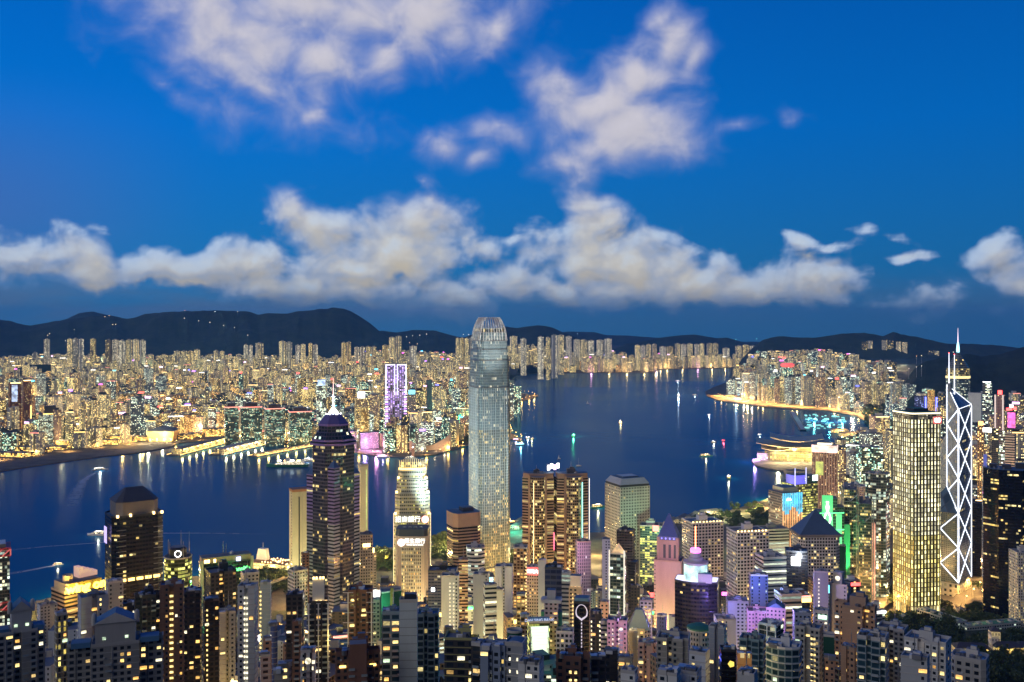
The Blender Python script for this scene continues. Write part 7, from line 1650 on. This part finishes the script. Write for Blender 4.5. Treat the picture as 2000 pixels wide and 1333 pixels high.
# ------------------------------------------------------------------ piers
def pier(label, uv0, uv1, w, storeys, pal, lampc, roofm=ROOF):
    (x0, y0), (x1, y1) = gp(*uv0, 3), gp(*uv1, 3); L = math.hypot(x1-x0, y1-y0); a = math.atan2(y1-y0, x1-x0)
    t = thing('pier', label, 'pier', ((x0+x1)/2, (y0+y1)/2, 0), a)
    b = MB(); b.box(0, 0, -2, L, w, 5, SEAW); b.build('deck', t)
    b = MB(); b.box(L*.02, 0, 3, L*.92, w*.72, 5*storeys, fac('pier_lit_' + str(storeys), (.40, .34, .22), .8, .5, .85, pal, st=1.8), roof=roofm, bay=6, flo=5); b.build('terminal_shed', t)
    for s in (-1, 1):
        b = MB(); b.box(0, s*(w*.5 - .6), 3, L*.98, .8, 1.1, EMGOLD); b.build('edge_light', t)
    for i in range(int(L / 45) + 1):
        f = -L/2 + 45*i + 10; lamp((x0+x1)/2 + f*math.cos(a) + w*.55*math.sin(a), (y0+y1)/2 + f*math.sin(a) - w*.55*math.cos(a), 12, 5.5e4, lampc, 3)
    return t
pier('long pier with yellow lit tiers, the western of three on the far shore', (338, 889), (440, 862), 46, 3, GOLD, (1, .66, .2))
pier('white fronted pier terminal with red lit roof, the middle of three', (422, 888), (512, 866), 52, 3, PALE, (1, .75, .4), plain('pale_roof', (.5, .48, .45)))
pier('narrow golden pier, the eastern of three on the far shore', (492, 891), (606, 870), 34, 1, GOLD, (1, .6, .16))
def ferry_pier():
    t = thing('ferry_terminal', 'lit ferry terminal with a white roof fin beside the green signed slab', 'ferry terminal', (*gp(535, 1112), 0), R(-18))
    b = MB(); b.box(0, 0, -2, 78, 44, 5, SEAW); b.build('deck', t)
    b = MB(); b.box(0, 0, 3, 72, 38, 14, fac('pier_lit_3', (.40, .34, .22), .8, .5, .85, GOLD, st=1.8), roof=plain('rust_roof', (.30, .16, .08)), bay=5, flo=4.6); b.build('terminal_shed', t)
    b = MB(); b.prism(rect(20, 9), 17, 34, WHITEP, top=xf(rect(14, 8), -1, 2)); xb = -24; b.v = [(x + xb, y + 6, z) for x, y, z in b.v]; b.build('roof_fin', t)
    b = MB(); b.tube((-24, 6, 34), (-24, 6, 44), .3, WHITEP, 5); b.build('mast', t)
    for i in range(34):
        b = MB(); rr = random.Random(i); b.box(rr.uniform(-14, 34), rr.uniform(-17, 17), 17, 1.3, 1.3, 1.6, EMWARM); b.build('roof_light', t)
    X, Y = gp(535, 1112)
    for dx in (-30, 0, 30): lamp(X + dx, Y - 26, 12, 4e4, (1, .66, .22), 2)
ferry_pier()
def low_pier(label, u, v, L, w, rot, m=WHITEP):
    X, Y = gp(u, v); t = thing('pier', label, 'pier', (X, Y, 0), R(rot))
    b = MB(); b.box(0, 0, -2, L, w, 5, SEAW); b.build('deck', t)
    b = MB(); b.box(0, 0, 3, L*.9, w*.7, 8, fac('pier_pale', (.5, .48, .42), .7, .5, .5, GOLD, st=1.3), roof=m, bay=4, flo=4); b.build('shed', t)
    b = MB(); b.prism(rect(L*.9, w*.7), 11.2, 15, plain('hip_slate', (.16, .18, .2)), top=rect(L*.7, w*.1)); b.build('hip_roof', t)
    lamp(X, Y - w*.6, 10, 2.0e4, (1, .75, .4), 2)
for i, (u, v, L, w, r) in enumerate(((1330, 1017, 60, 22, 62), (1352, 1012, 60, 20, 62), (1310, 1023, 50, 20, 62), (1384, 1005, 62, 16, 25), (1012, 1030, 46, 24, 70), (1020, 1020, 50, 22, 70))):
    low_pier('low roofed pier on the near quay, %s counting from the ferris green lights eastwards' % ORD[i] if i < 4 else 'low roofed pier in green light behind the tallest tower, %s one' % ORD[i-4], u, v, L, w, r)
X, Y = gp(1008, 1040); lamp(X, Y, 20, 1.2e5, (.1, 1, .55), 3); lamp(X + 20, Y - 30, 14, 6e4, (.7, 1, .6), 3)
# low golden halls and breakwater on the eastern shore
for i, (u, v, w, d, h, r) in enumerate(((1665, 852, 90, 30, 12, -8), (1690, 884, 130, 40, 14, 10), (1660, 876, 100, 34, 18, 10), (1716, 868, 60, 30, 16, 10), (1710, 905, 120, 46, 20, 6), (1668, 905, 80, 40, 14, 6), (1640, 845, 60, 24, 10, -8))):
    X, Y = gp(u, v); t = thing('harbour_hall', 'low golden lit hall by the shelter basin, %s from the west' % ORD[i], 'hall', (X, Y, 3), R(r), 'low halls by the shelter basin')
    b = MB(); b.box(0, 0, 0, w, d, h, fac('hall_gold', (.42, .34, .2), .8, .6, .9, GOLD, st=1.6), roof=ROOF, bay=5, flo=4); b.build('walls', t)
    b = MB(); b.prism(rect(w*1.02, d*1.05), h, h + 5, plain('hall_roof', (.34, .28, .22)), top=rect(w*.9, d*.2)); b.build('roof', t); lamp(X, Y - d, 14, 2.2e5, (1, .60, .20), 3)
def breakwater():
    t = thing('breakwater', 'dark stone breakwater closing the mooring basin', 'breakwater', (*gp(1558, 822, 0), 0)); p, q = Vector((*gp(1547, 806, 0), 0)), Vector((*gp(1569, 842, 0), 0)); o = Vector(t.location)
    b = MB(); d = (q - p).normalized(); n = Vector((-d.y, d.x, 0)) * 9
    b.face([p - o - n*1.5, q - o - n*1.5, q - o - n + Vector((0, 0, 5)), p - o - n + Vector((0, 0, 5))], SEAW); b.face([p - o + n*1.5, q - o + n*1.5, q - o + n + Vector((0, 0, 5)), p - o + n + Vector((0, 0, 5))][::-1], SEAW)
    b.face([p - o - n + Vector((0, 0, 5)), q - o - n + Vector((0, 0, 5)), q - o + n + Vector((0, 0, 5)), p - o + n + Vector((0, 0, 5))], CONC); b.build('rock_wall', t)
breakwater()

# ------------------------------------------------------------------ boats
def hull(b, L, W, h, m, sheer=.5):
    N = 8; st = []
    for i in range(N + 1):
        f = i / N; x = -L/2 + L*f; w = W/2 * (1 - max(0, (f - .55)/.45)**2) * (.85 + .15*min(1, f*4)); z = h * (1 + sheer*max(0, f - .5)**2*2)
        st.append((x, max(w, .05), z))
    for (x0, w0, z0), (x1, w1, z1) in zip(st, st[1:]):
        for s in (-1, 1):
            q = [(x0, s*w0*.7, -.4), (x1, s*w1*.7, -.4), (x1, s*w1, z1), (x0, s*w0, z0)]; b.face(q if s < 0 else q[::-1], m)
        b.face([(x0, -w0, z0), (x1, -w1, z1), (x1, w1, z1), (x0, w0, z0)], m)
    x, w, z = st[0]; b.face([(x, w*.7, -.4), (x, -w*.7, -.4), (x, -w, z), (x, w, z)], m)
def boat(label, u, v, L, W, heading, hm, decks, lit, kind='ferry', lamp_p=0, lamp_c=(1, .8, .5), mast=0, cat=None, sail=False):
    X, Y = gp(u, v, 0); t = thing(kind, label, cat or kind.replace('_', ' '), (X, Y, 0), R(heading))
    h = max(1.4, W*.28); b = MB(); hull(b, L, W, h, hm); b.build('hull', t)
    for i in range(decks):
        k = 1 - .18*i; b = MB(); b.box(-L*.05*(1 + i), 0, h + 2.5*i, L*.68*k, W*.72*k, 2.4, fac('cabin_' + lit.name, (.66, .66, .64), .8, .55, .9, PALE, st=1.6) if lit is None else lit, roof=WHITEP, bay=2.4, flo=2.4); b.build('deck_house', t)
    if mast: b = MB(); b.tube((0, 0, h), (0, 0, h + mast), .14 + mast*.006, WHITEP, 5, .08); b.build('mast', t)
    if sail:
        b = MB(); b.face([(-.2, 0, h + 1.5), (-L*.42, .3, h + 1.5), (-.2, 0, h + mast*.93)], WHITEP); b.build('sail', t)
    if lamp_p: lamp(X, Y - 2, h + 2.5*decks + 4, lamp_p, lamp_c, 1.5, 'boat_light')
    return t
CAB = fac('cabin_warm', (.62, .62, .58), .8, .6, .92, PALE, st=2.4); CABG = fac('cabin_gold', (.5, .42, .3), .8, .6, .95, GOLD, st=2.6); HW = plain('white_hull', (.7, .7, .7), .4); HD = plain('dark_hull', (.05, .06, .09), .4); HG = plain('green_hull', (.05, .25, .14), .5)
CGRN = glow('boat_green', (.12, 1, .35), 2.6); CCYAN = glow('boat_cyan', (.45, .95, 1), 2.6); CORG = glow('boat_orange', (1, .55, .12), 3); CRED = glow('boat_red', (1, .06, .10), 3); CVIO = glow('boat_violet', (.75, .5, 1), 2.4)
boat('white lit ferry ahead of a curving pale wake, off the unbuilt far shore', 196, 919, 42, 11, 38, HW, 2, CAB, 'ferry', 6e4, (1, .95, .8), 6)
boat('white fast ferry with red roof, bow just left of the black crowned tower', 193, 1046, 44, 12, 180, HW, 2, CAB, 'ferry', 2e4, (1, .85, .6), 5)
boat('small speedboat trailing a straight white wake by the lower left shore', 114, 1104, 17, 5, 12, HW, 1, CABG, 'speedboat', 9e3, (1, .8, .5))
def cruise():
    t = boat('white many decked cruise yacht moored off the piers, blazing with lights', 562, 912, 118, 26, -176, HG, 3, CAB, 'cruise_ship', 1.6e5, (1, .95, .75), 12)
    for k in range(4): b = MB(); b.box(-30 + 18*k, -2, 15.5, 9, 10, 3, EMW if k % 2 else EMWARM); b.build('deck_light', t)
    b = MB(); b.prism(rect(16, 8), 15, 26, WHITEP, top=rect(8, 6)); b.build('funnel', t)
cruise()
boat('large white ship part hidden behind the star plan tower', 602, 902, 60, 16, -170, HW, 2, CAB, 'ship', 4e4, (.9, .95, 1), 10)
boat('green glowing tour boat in mid harbour', 1120, 853, 40, 12, 80, HD, 2, CGRN, 'tour_boat', 9e4, (.1, 1, .35), 9)
boat('orange lit junk beyond the green tour boat', 1212, 827, 26, 8, 60, HD, 1, CORG, 'junk', 4e4, (1, .6, .2), 16, sail=True)
boat('cyan lit tour boat right of the tallest tower', 1017, 870, 36, 11, 20, HD, 2, CCYAN, 'tour_boat', 7e4, (.3, .85, 1), 6)
boat('violet lit boat at the far point right of the tallest tower', 1008, 860, 24, 8, 0, HD, 1, CVIO, 'tour_boat', 2e4, (.7, .5, 1), 4)
boat('small white lit boat, first right of the cyan tour boat', 1031, 856, 18, 6, 30, HW, 1, CAB, 'motor_boat', 2e4, (1, .95, .85), 4)
boat('small yellow lit boat, second right of the cyan tour boat', 1039, 858, 18, 6, 30, HW, 1, CABG, 'motor_boat', 2e4, (1, .8, .4), 4)
boat('white lit tug in the far channel', 1325, 774, 50, 15, 90, HW, 2, CAB, 'tug', 1.5e5, (1, 1, .95), 9)
boat('small white boat at the far bend of the channel', 1324, 745, 36, 12, 0, HW, 1, CAB, 'motor_boat', 4e4, (1, 1, .9), 4)
boat('tiny white boat right of the lit tug', 1357, 772, 24, 9, 0, HW, 1, CAB, 'motor_boat', 1e4, (1, 1, .9), 3)
boat('small white boat off the curved headland road', 1385, 811, 20, 7, 40, HW, 1, CAB, 'motor_boat', 3e4, (1, .95, .85), 4)
boat('small white lit boat left of the red lit boat', 1394, 865, 20, 7, 20, HW, 1, CAB, 'motor_boat', 2.4e4, (1, .95, .85), 4)
boat('small red lit boat off the winged hall', 1413, 862, 16, 6, 40, HD, 1, CRED, 'motor_boat', 2.4e4, (1, .1, .15), 6)
boat('two decked ferry with warm windows in the right harbour', 1379, 892, 40, 11, 4, HG, 2, CABG, 'ferry', 3.5e4, (1, .8, .4), 3)
boat('yellow lit ferry seen end on, left of the winged hall', 1423, 935, 30, 10, 84, HG, 2, CABG, 'ferry', 4e4, (1, .85, .5), 3)
boat('yellow lit ferry between the bronze twins and the round window tower', 1168, 992, 36, 11, 30, HG, 2, CABG, 'ferry', 5e4, (1, .8, .35), 4)
boat('white sailing yacht with bare mast in mid harbour', 1130, 911, 15, 4.5, 5, HW, 1, WHITEP, 'sailing_yacht', 0, mast=22, sail=False)
boat('tiny sailing boat at centre of the far harbour', 1148, 789, 14, 5, 0, HW, 1, WHITEP, 'sailing_boat', 0, mast=16, sail=True)
boat('tiny sailing boat left of the bare masted yacht', 1092, 897, 9, 3, 0, HW, 1, WHITEP, 'sailing_boat', 0, mast=12, sail=True)
boat('white ferry boat moored by the pink waterfront, left of two', 748, 894, 40, 11, 0, HW, 2, CVIO, 'ferry', 2e4, (.9, .6, 1), 3)
boat('white ferry boat moored by the clock tower pier, right of two', 803, 897, 40, 11, -10, HW, 2, CAB, 'ferry', 2e4, (1, .9, .7), 3)
boat('violet lit boat moored at the winged hall', 1478, 902, 30, 9, 10, HD, 2, CVIO, 'tour_boat', 3e4, (.7, .4, 1), 4)
boat('small white boat near the winged hall', 1484, 850, 18, 6, 30, HW, 1, CAB, 'motor_boat', 1e4, (1, 1, .9), 3)
boat('orange lit boat by the green piers behind the tallest tower', 997, 1022, 26, 9, 20, HD, 1, CORG, 'junk', 2.4e4, (1, .6, .2), 6)
rb = random.Random(9); protob = None
for i in range(46):
    u, v = rb.uniform(1572, 1668), rb.uniform(811, 838)
    if v < 808 + (u - 1572)*.1 or v > 842 - max(0, u - 1640)*.2: continue
    X, Y = gp(u, v, 0)
    lab = 'small moored boat in the lit shelter basin'
    if protob is None:
        protob = boat(lab, u, v, 18, 6, 30, HW, 1, glow('boat_teal', (.25, .9, .85), 1.6), 'moored_boat', 0, mast=9, cat='boat'); protob['group'] = 'boats moored in the shelter basin'
    else: 
        t = protob.copy(); COL.objects.link(t); t.location = (X, Y, 0); t.rotation_euler = (0, 0, rb.uniform(0, 3)); s = rb.uniform(.8, 1.7); t.scale = (s, s, s)
        for c in protob.children: d = c.copy(); COL.objects.link(d); d.parent = t
for u, v in ((1590, 822), (1620, 826), (1645, 824)): X, Y = gp(u, v, 0); lamp(X, Y, 20, 2.5e5, (.25, .9, .85), 4)
# wakes: torn foam lying on the water
def wake(uv, w0, w1, label, st=1.0):
    pts = [gp(u, v, 0) for u, v in uv]; b = MB(); n = len(pts); E = []
    for i, p in enumerate(pts):
        a, c = Vector(pts[max(0, i-1)]), Vector(pts[min(n-1, i+1)]); d = (c - a).normalized(); nn = Vector((-d.y, d.x)) * (w0 + (w1-w0)*i/(n-1)); E.append(((p[0]+nn.x, p[1]+nn.y, .25), (p[0]-nn.x, p[1]-nn.y, .25)))
    nm = 'foam_%d' % int(st*100)
    if nm not in MATS:
        m = bpy.data.materials.new(nm); m.use_nodes = True; t = NT(m.node_tree); t.n.clear()
        uvn = t.new('ShaderNodeUVMap', uv_map='UVMap'); x, y, _ = t.sep(uvn.outputs[0]); tc = t.new('ShaderNodeTexCoord')
        no = t.noise(tc.outputs['Object'], .06, 5, .65); edge = t.math('SUBTRACT', 1.0, t.math('ABSOLUTE', t.math('MULTIPLY_ADD', y, 2.0, -1.0)))
        al = t.math('MULTIPLY', t.math('MULTIPLY', t.remap(edge, 0, .8), t.remap(no, .22, .55)), t.math('MULTIPLY', t.math('SUBTRACT', 1.0, x), st))
        d = t.new('ShaderNodeBsdfDiffuse'); d.inputs[0].default_value = (.75, .8, .85, 1); tr = t.new('ShaderNodeBsdfTransparent'); mx = t.new('ShaderNodeMixShader'); t.put(mx.inputs[0], al); t.l.new(tr.outputs[0], mx.inputs[1]); t.l.new(d.outputs[0], mx.inputs[2]); t.l.new(mx.outputs[0], t.new('ShaderNodeOutputMaterial').inputs[0]); MATS[nm] = m
    for i, ((a, c), (d, e)) in enumerate(zip(E, E[1:])):
        f0, f1 = i/(n-1), (i+1)/(n-1); b.face([c, e, d, a], MATS[nm], [(f0, 0), (f1, 0), (f1, 1), (f0, 1)])
    o = b.build('wake'); o['kind'] = 'stuff'; o['label'] = label
wake([(186, 924), (174, 930), (162, 940), (153, 955), (145, 972), (138, 992), (130, 1015), (122, 1040)], 5, 38, 'curving foam wake behind the lit ferry', 1.0)
wake([(108, 1105), (90, 1108), (60, 1114), (20, 1121), (-10, 1127)], 3, 14, 'straight foam wake behind the speedboat', .9)
wake([(-20, 1080), (30, 1074), (90, 1068), (160, 1063), (230, 1058)][::-1], 3, 7, 'faint old wake of the fast ferry', .85)
wake([(318, 1042), (400, 1042), (480, 1043), (560, 1045)], 3, 5, 'faint old wake across the near harbour', .8)
wake([(1379, 893), (1360, 894), (1330, 897)], 2, 8, 'short foam wake behind the two decked ferry', .4)

# ------------------------------------------------------------------ gardens: mansion, long offices, chapel, trees
def mansion():
    X, Y = gp(1940, 1292, iz(480, 1050)); z = iz(X, Y); t = thing('mansion', 'white mansion with square tower and floodlit yellow walls among the trees', 'mansion', (X, Y, z), R(-6)); w = plain('cream_plaster', (.66, .60, .46)); f = fac('mansion_walls', (.66, .58, .40), .35, .5, .5, GOLD, st=1.6); rf = plain('dark_tiles', (.06, .06, .08), .7)
    for x, y, ww, d, h in ((-22, 0, 34, 15, 9), (14, 4, 26, 16, 10), (36, 6, 22, 16, 10)):
        b = MB(); b.box(x, y, 0, ww, d, h, f, roof=rf, bay=3, flo=4.6); b.build('wing', t)
        b = MB(); b.prism(xf(rect(ww + 2, d + 2), x, y), h, h + 4, rf, top=xf(rect(ww*.7, .8), x, y)); b.build('hip_roof', t)
    b = MB(); b.box(4, 8, 0, 9, 9, 24, fac('tower_walls', (.66, .64, .60), .3, .4, .1, GOLD), roof=rf, bay=3, flo=6); b.build('tower', t); b = MB(); b.prism(xf(rect(11, 11), 4, 8), 24, 28, rf, top=xf(rect(1, 1), 4, 8)); b.build('tower_roof', t)
    for x in (-32, -14, 2, 18, 34, 46): lamp(X + x, Y - 13, z + 3, 7e3, (1, .74, .22), .8)
mansion()
def long_office(label, u0, v0, u1, v1, h, d, zb):
    (x0, y0), (x1, y1) = gp(u0, v0, zb), gp(u1, v1, zb); L = math.hypot(x1-x0, y1-y0); a = math.atan2(y1-y0, x1-x0)
    t = thing('government_office', label, 'office block', ((x0+x1)/2, (y0+y1)/2, zb - 6), a)
    b = MB(); b.box(0, 0, 0, L, d, h + 6, fac('long_office', (.46, .50, .46), .7, .5, .08, COOL, st=1.2), roof=GREENROOF, bay=3.4, flo=3.6); b.build('walls', t)
    b = MB(); b.parapet(rect(L*1.005, d*1.02), h + 6, 1.2, .5, CONC); b.build('roof_parapet', t)
    for i in range(5): b = MB(); b.box(-L*.4 + L*.2*i, 0, h + 6, 5, 5, 2.5, CONC, roof=ROOFB); b.build('roof_plant', t)
long_office('long pale office wing with green roof, sloping right of the gold grid tower', 1800, 1216, 1880, 1244, 17, 15, 34)
long_office('long pale office wing with green roof at the right edge', 1880, 1246, 1985, 1236, 14, 15, 34)
def chapel():
    X, Y = gp(1876, 1206, 24); t = thing('chapel', 'small pale chapel with four pinnacles between the long wings', 'chapel', (X, Y, 20), R(8))
    b = MB(); b.box(0, 0, 0, 9, 9, 16, fac('chapel_wall', (.6, .52, .46), .3, .5, .1, GOLD), roof=ROOF, bay=3, flo=6); b.build('tower', t)
    for sx in (-1, 1):
        for sy in (-1, 1): b = MB(); b.prism(xf(rect(1.2, 1.2), sx*4, sy*4), 16, 21, STONE, top=xf(rect(.1, .1), sx*4, sy*4)); b.build('pinnacle', t)
    X, Y = gp(1783, 1186, 10); t = thing('court_house', 'small domed stone building left of the long wings', 'court house', (X, Y, 6), 0); b = MB(); b.box(0, 0, 0, 20, 14, 10, STONE, roof=ROOF); b.build('walls', t); b = MB(); b.lathe([(5, 10), (5, 13), (4.2, 16), (2, 18), (0, 18.6)], WHITEP, 14); b.build('dome', t)
    for i, (u, v, w, h) in enumerate(((1760, 1222, 16, 12), (1774, 1228, 18, 8), (1745, 1236, 30, 7))):
        X, Y = gp(u, v, 34); t = thing('villa', 'small white flat roofed house below the gold grid tower, %s from the long wing' % ORD[i], 'house', (X, Y, iz(X, Y) - 2), R(-14), 'white houses under the gold grid tower'); b = MB(); b.box(0, 0, 0, w, 12, h, FAC['apt_white'], roof=ROOFB); b.build('walls', t); b = MB(); b.box(w*.2, 0, h, w*.3, 5, 3, WHITEP, roof=ROOFB); b.build('roof_house', t)
chapel()
def mat_leaf(name, a, c):
    m, t, p = base_mat(name); oi = t.new('ShaderNodeObjectInfo').outputs['Random']; tc = t.new('ShaderNodeTexCoord')
    n = t.noise(tc.outputs['Object'], .5, 3, .6); t.put(p.inputs['Base Color'], t.mix(t.math('ADD', t.math('MULTIPLY', n, .6), t.math('MULTIPLY', oi, .4)), a, c)); p.inputs['Roughness'].default_value = .7
    return m
LEAF = mat_leaf('tree_leaf', (.018, .040, .014), (.075, .11, .035)); BARK = plain('bark', (.09, .07, .05), .9)
def make_crown(seed, n=520):
    rr = random.Random(seed); b = MB(); cl = [(rr.uniform(-.6, .6), rr.uniform(-.6, .6), rr.uniform(.3, .95), rr.uniform(.25, .5)) for _ in range(11)]
    for _ in range(n):
        cx, cy, cz, r = rr.choice(cl); d = Vector((rr.gauss(0, 1), rr.gauss(0, 1), rr.gauss(0, 1))).normalized() * r * rr.uniform(.55, 1.05)
        c = Vector((cx, cy, cz)) + Vector((d.x, d.y, d.z*.75)); x = Vector((rr.gauss(0, 1), rr.gauss(0, 1), rr.gauss(0, .5))).normalized(); y = x.cross(Vector((rr.gauss(0, 1), rr.gauss(0, 1), rr.gauss(0, 1)))).normalized(); s = rr.uniform(.05, .11)
        b.face([c - x*s - y*s, c + x*s - y*s*.6, c + x*s*.8 + y*s, c - x*s*.7 + y*s*.9], LEAF)
    return b
def make_trunk(seed):
    rr = random.Random(seed); b = MB(); b.tube((0, 0, -.15), (0, 0, .35), .055, BARK, 6, .04)
    for k in range(5):
        a = k*1.26 + rr.uniform(-.3, .3); b.tube((0, 0, .3), (.4*math.cos(a), .4*math.sin(a), .62 + .1*rr.random()), .032, BARK, 5, .012)
    return b
PROTO = []
for k in range(3):
    c, w = make_crown(40 + k).build('crown'), make_trunk(60 + k).build('trunk'); PROTO.append((c.data, w.data)); bpy.data.objects.remove(c); bpy.data.objects.remove(w)
def tree(x, y, z, s, label, group, rr):
    t = thing('tree', label, 'tree', (x, y, z), rr.uniform(0, 6.28), group); c, w = rr.choice(PROTO); t.scale = (s*rr.uniform(.85, 1.2), s*rr.uniform(.85, 1.2), s*rr.uniform(.85, 1.15))
    for nm, me in (('trunk', w), ('crown', c)):
        o = bpy.data.objects.new(nm, me); COL.objects.link(o); o.parent = t
rt = random.Random(77)
def near_foot(x, y, pad):
    return any((x-a)**2 + (y-b)**2 < (c*.8 + pad)**2 for a, b, c in FOOT)
n_tree = 0
for (u0, u1, v0, v1, zz, n, s0, s1, lab, grp) in (
    (1735, 1865, 1195, 1262, 30, 46, 9, 14, 'dark tree on the garden slope below the long office wing', 'trees on the garden slope'), (1815, 2000, 1250, 1275, 44, 40, 8, 13, 'dark tree behind the white mansion', 'trees round the mansion'),
    (1800, 2010, 1296, 1345, 52, 60, 8, 13, 'dark tree below the mansion walls at the lower right corner', 'trees below the mansion'), (1690, 1738, 1110, 1165, 6, 16, 9, 15, 'lit green tree between the trussed bank and gold grid tower', 'trees by the golden avenue'),
    (1836, 1860, 1165, 1195, 8, 7, 8, 12, 'tree at the foot of the braced tower', 'trees at the braced tower'), (1898, 1922, 1128, 1195, 10, 14, 9, 14, 'tree beside the golden highway', 'trees by the golden highway'), (1740, 1800, 1178, 1196, 14, 12, 8, 12, 'tree at the foot of the gold grid tower', 'trees at the gold grid tower'),
    (1860, 2000, 1200, 1226, 24, 20, 8, 12, 'dark tree behind the long office wing', 'trees behind the long wing'),
    (724, 770, 1078, 1112, 4, 20, 10, 15, 'amber lit tree left of the sign fronted bank', 'trees by the near quay'), (842, 914, 1052, 1098, 4, 26, 10, 15, 'amber lit tree below the tallest tower', 'trees below the tallest tower'), (505, 602, 1120, 1162, 4, 44, 10, 15, 'tree by the ferry terminal', 'trees by the ferry terminal'),
    (955, 1008, 1082, 1112, 6, 14, 9, 14, 'tree on the terrace right under the tallest tower', 'trees on the terrace'), (1345, 1512, 988, 1028, 4, 40, 10, 15, 'tree on the near quay lawn', 'trees on the quay lawn'), (1686, 1732, 798, 830, 4, 26, 16, 26, 'dark tree in the park behind the shelter basin', 'trees in the shelter park'),
    (770, 795, 868, 884, 4, 8, 14, 22, 'tree left of the ski slope hall', 'trees by the ski slope hall'), (880, 912, 838, 872, 4, 16, 14, 22, 'tree in the park right of the ski slope hall', 'trees by the ski slope hall')):
    for i in range(n):
        u, v = rt.uniform(u0, u1), rt.uniform(v0, v1); X, Y = gp(u, v, zz)
        z = iz(X, Y) if zz > 10 else 3
        if Y < 1800 and zz > 10: X, Y = gp(u, v, z); z = iz(X, Y)
        if zz <= 10 and Y < 2400 and not inside(X, Y, IPOLY): continue
        if near_foot(X, Y, 3): continue
        tree(X, Y, z, rt.uniform(s0, s1), lab, grp, rt); n_tree += 1
print('trees', n_tree)
for u, v, p, c in ((1708, 1140, 3e4, (.9, .9, .3)), (1700, 1158, 2.5e4, (1, .8, .3)), (1720, 1185, 4e4, SOD), (745, 1092, 6e4, (1, .75, .25)), (860, 1075, 7e4, (1, .68, .2)), (890, 1060, 7e4, (1, .7, .2)), (905, 1092, 9e4, (1, .8, .35)), (980, 1098, 5e4, (1, .85, .4)), (1000, 1075, 5e4, (1, .9, .5)), (1440, 1005, 1.5e5, (.95, .85, .3)), (1470, 1000, 1.5e5, (1, .75, .25)), (1400, 1016, 1.2e5, (.9, .9, .4)),
                   (1495, 992, 2e5, (1, .6, .2)), (1500, 975, 2e5, (1, .7, .2)), (1960, 1262, 5e3, (1, .8, .3)), (1908, 1285, 4e3, (1, .7, .3)), (1870, 1262, 4e3, (1, .75, .3)), (580, 1125, 8e4, (1, .75, .3))):
    X, Y = gp(u, v); lamp(X, Y, max(4, iz(X, Y)) + 13, p, c, 1.5)
# small far lights on the hills
for i, (u, v, D, col) in enumerate(((213, 617, 9500, (1, .6, .2)), (205, 619, 9500, (1, .7, .4)), (361, 607, 9500, (1, .4, .3)), (464, 609, 9480, (1, .9, .7)), (420, 609, 9480, (.9, .95, 1)), (1128, 652, 10000, (.5, 1, 1)), (1437, 663, 11000, (.2, 1, .85)), (1478, 662, 11000, (.2, 1, .85)), (97, 652, 8300, (1, .9, .6)), (93, 655, 8300, (1, .85, .5)), (145, 644, 8600, (1, .9, .6)), (220, 634, 8700, (1, .8, .5)), (226, 634, 8700, (1, .8, .5)), (128, 666, 8000, (1, .9, .7)),
                                (360, 622, 8700, (1, .9, .7)), (388, 627, 8700, (1, .9, .7)), (410, 630, 8700, (1, .9, .7)), (437, 636, 8700, (1, .9, .7)), (458, 640, 8700, (1, .9, .7)), (484, 655, 8500, (1, .9, .7)), (794, 658, 9600, (1, .95, .8)), (806, 656, 9500, (1, .95, .8)), (820, 655, 9500, (1, .95, .8)), (833, 653, 9500, (1, .95, .8)), (800, 670, 9200, (1, .6, .3)), (815, 672, 9200, (1, .6, .3)), (905, 654, 9800, (1, .95, .8)), (915, 654, 9800, (1, .95, .8)),
                                (1790, 696, 4700, (1, .5, .2)), (1800, 695, 4700, (1, .8, .5)), (1862, 688, 4700, (1, .95, .8)), (1790, 717, 3700, (1, .95, .8)), (1800, 715, 3700, (1, .95, .8)), (1775, 720, 3700, (1, .95, .8)))):
    t = thing('hill_lamp', 'small far light on the hills, %s counting from the western ridge' % ORD[i], 'lamp', (xat(u, D - 60), D - 60, zat(v, D - 60)), 0, 'far lamps on the hills'); r = D / F * .55
    b = MB(); b.lathe([(0, -r), (r*.7, -r*.7), (r, 0), (r*.7, r*.7), (0, r)], glow('hill_%d%d%d' % tuple(int(c*9) for c in col), col, 3.5), 8); b.build('lamp_head', t); b = MB(); b.tube((0, 0, -40), (0, 0, -r), .6, STEEL, 4); b.build('post', t)

# ------------------------------------------------------------------ evening haze
def haze():
    b = MB(); b.box(0, 9000, -20, 30000, 24000, 760, DARK); o = b.build('haze'); o['kind'] = 'stuff'
    m = bpy.data.materials.new('evening_haze'); m.use_nodes = True; t = NT(m.node_tree); t.n.clear(); p = t.new('ShaderNodeVolumePrincipled'); p.inputs['Color'].default_value = (.16, .50, 1, 1); p.inputs['Density'].default_value = HAZE; p.inputs['Anisotropy'].default_value = .2
    t.l.new(p.outputs[0], t.new('ShaderNodeOutputMaterial').inputs['Volume']); o.data.materials.clear(); o.data.materials.append(m)
HAZE = 3.3e-5
haze()
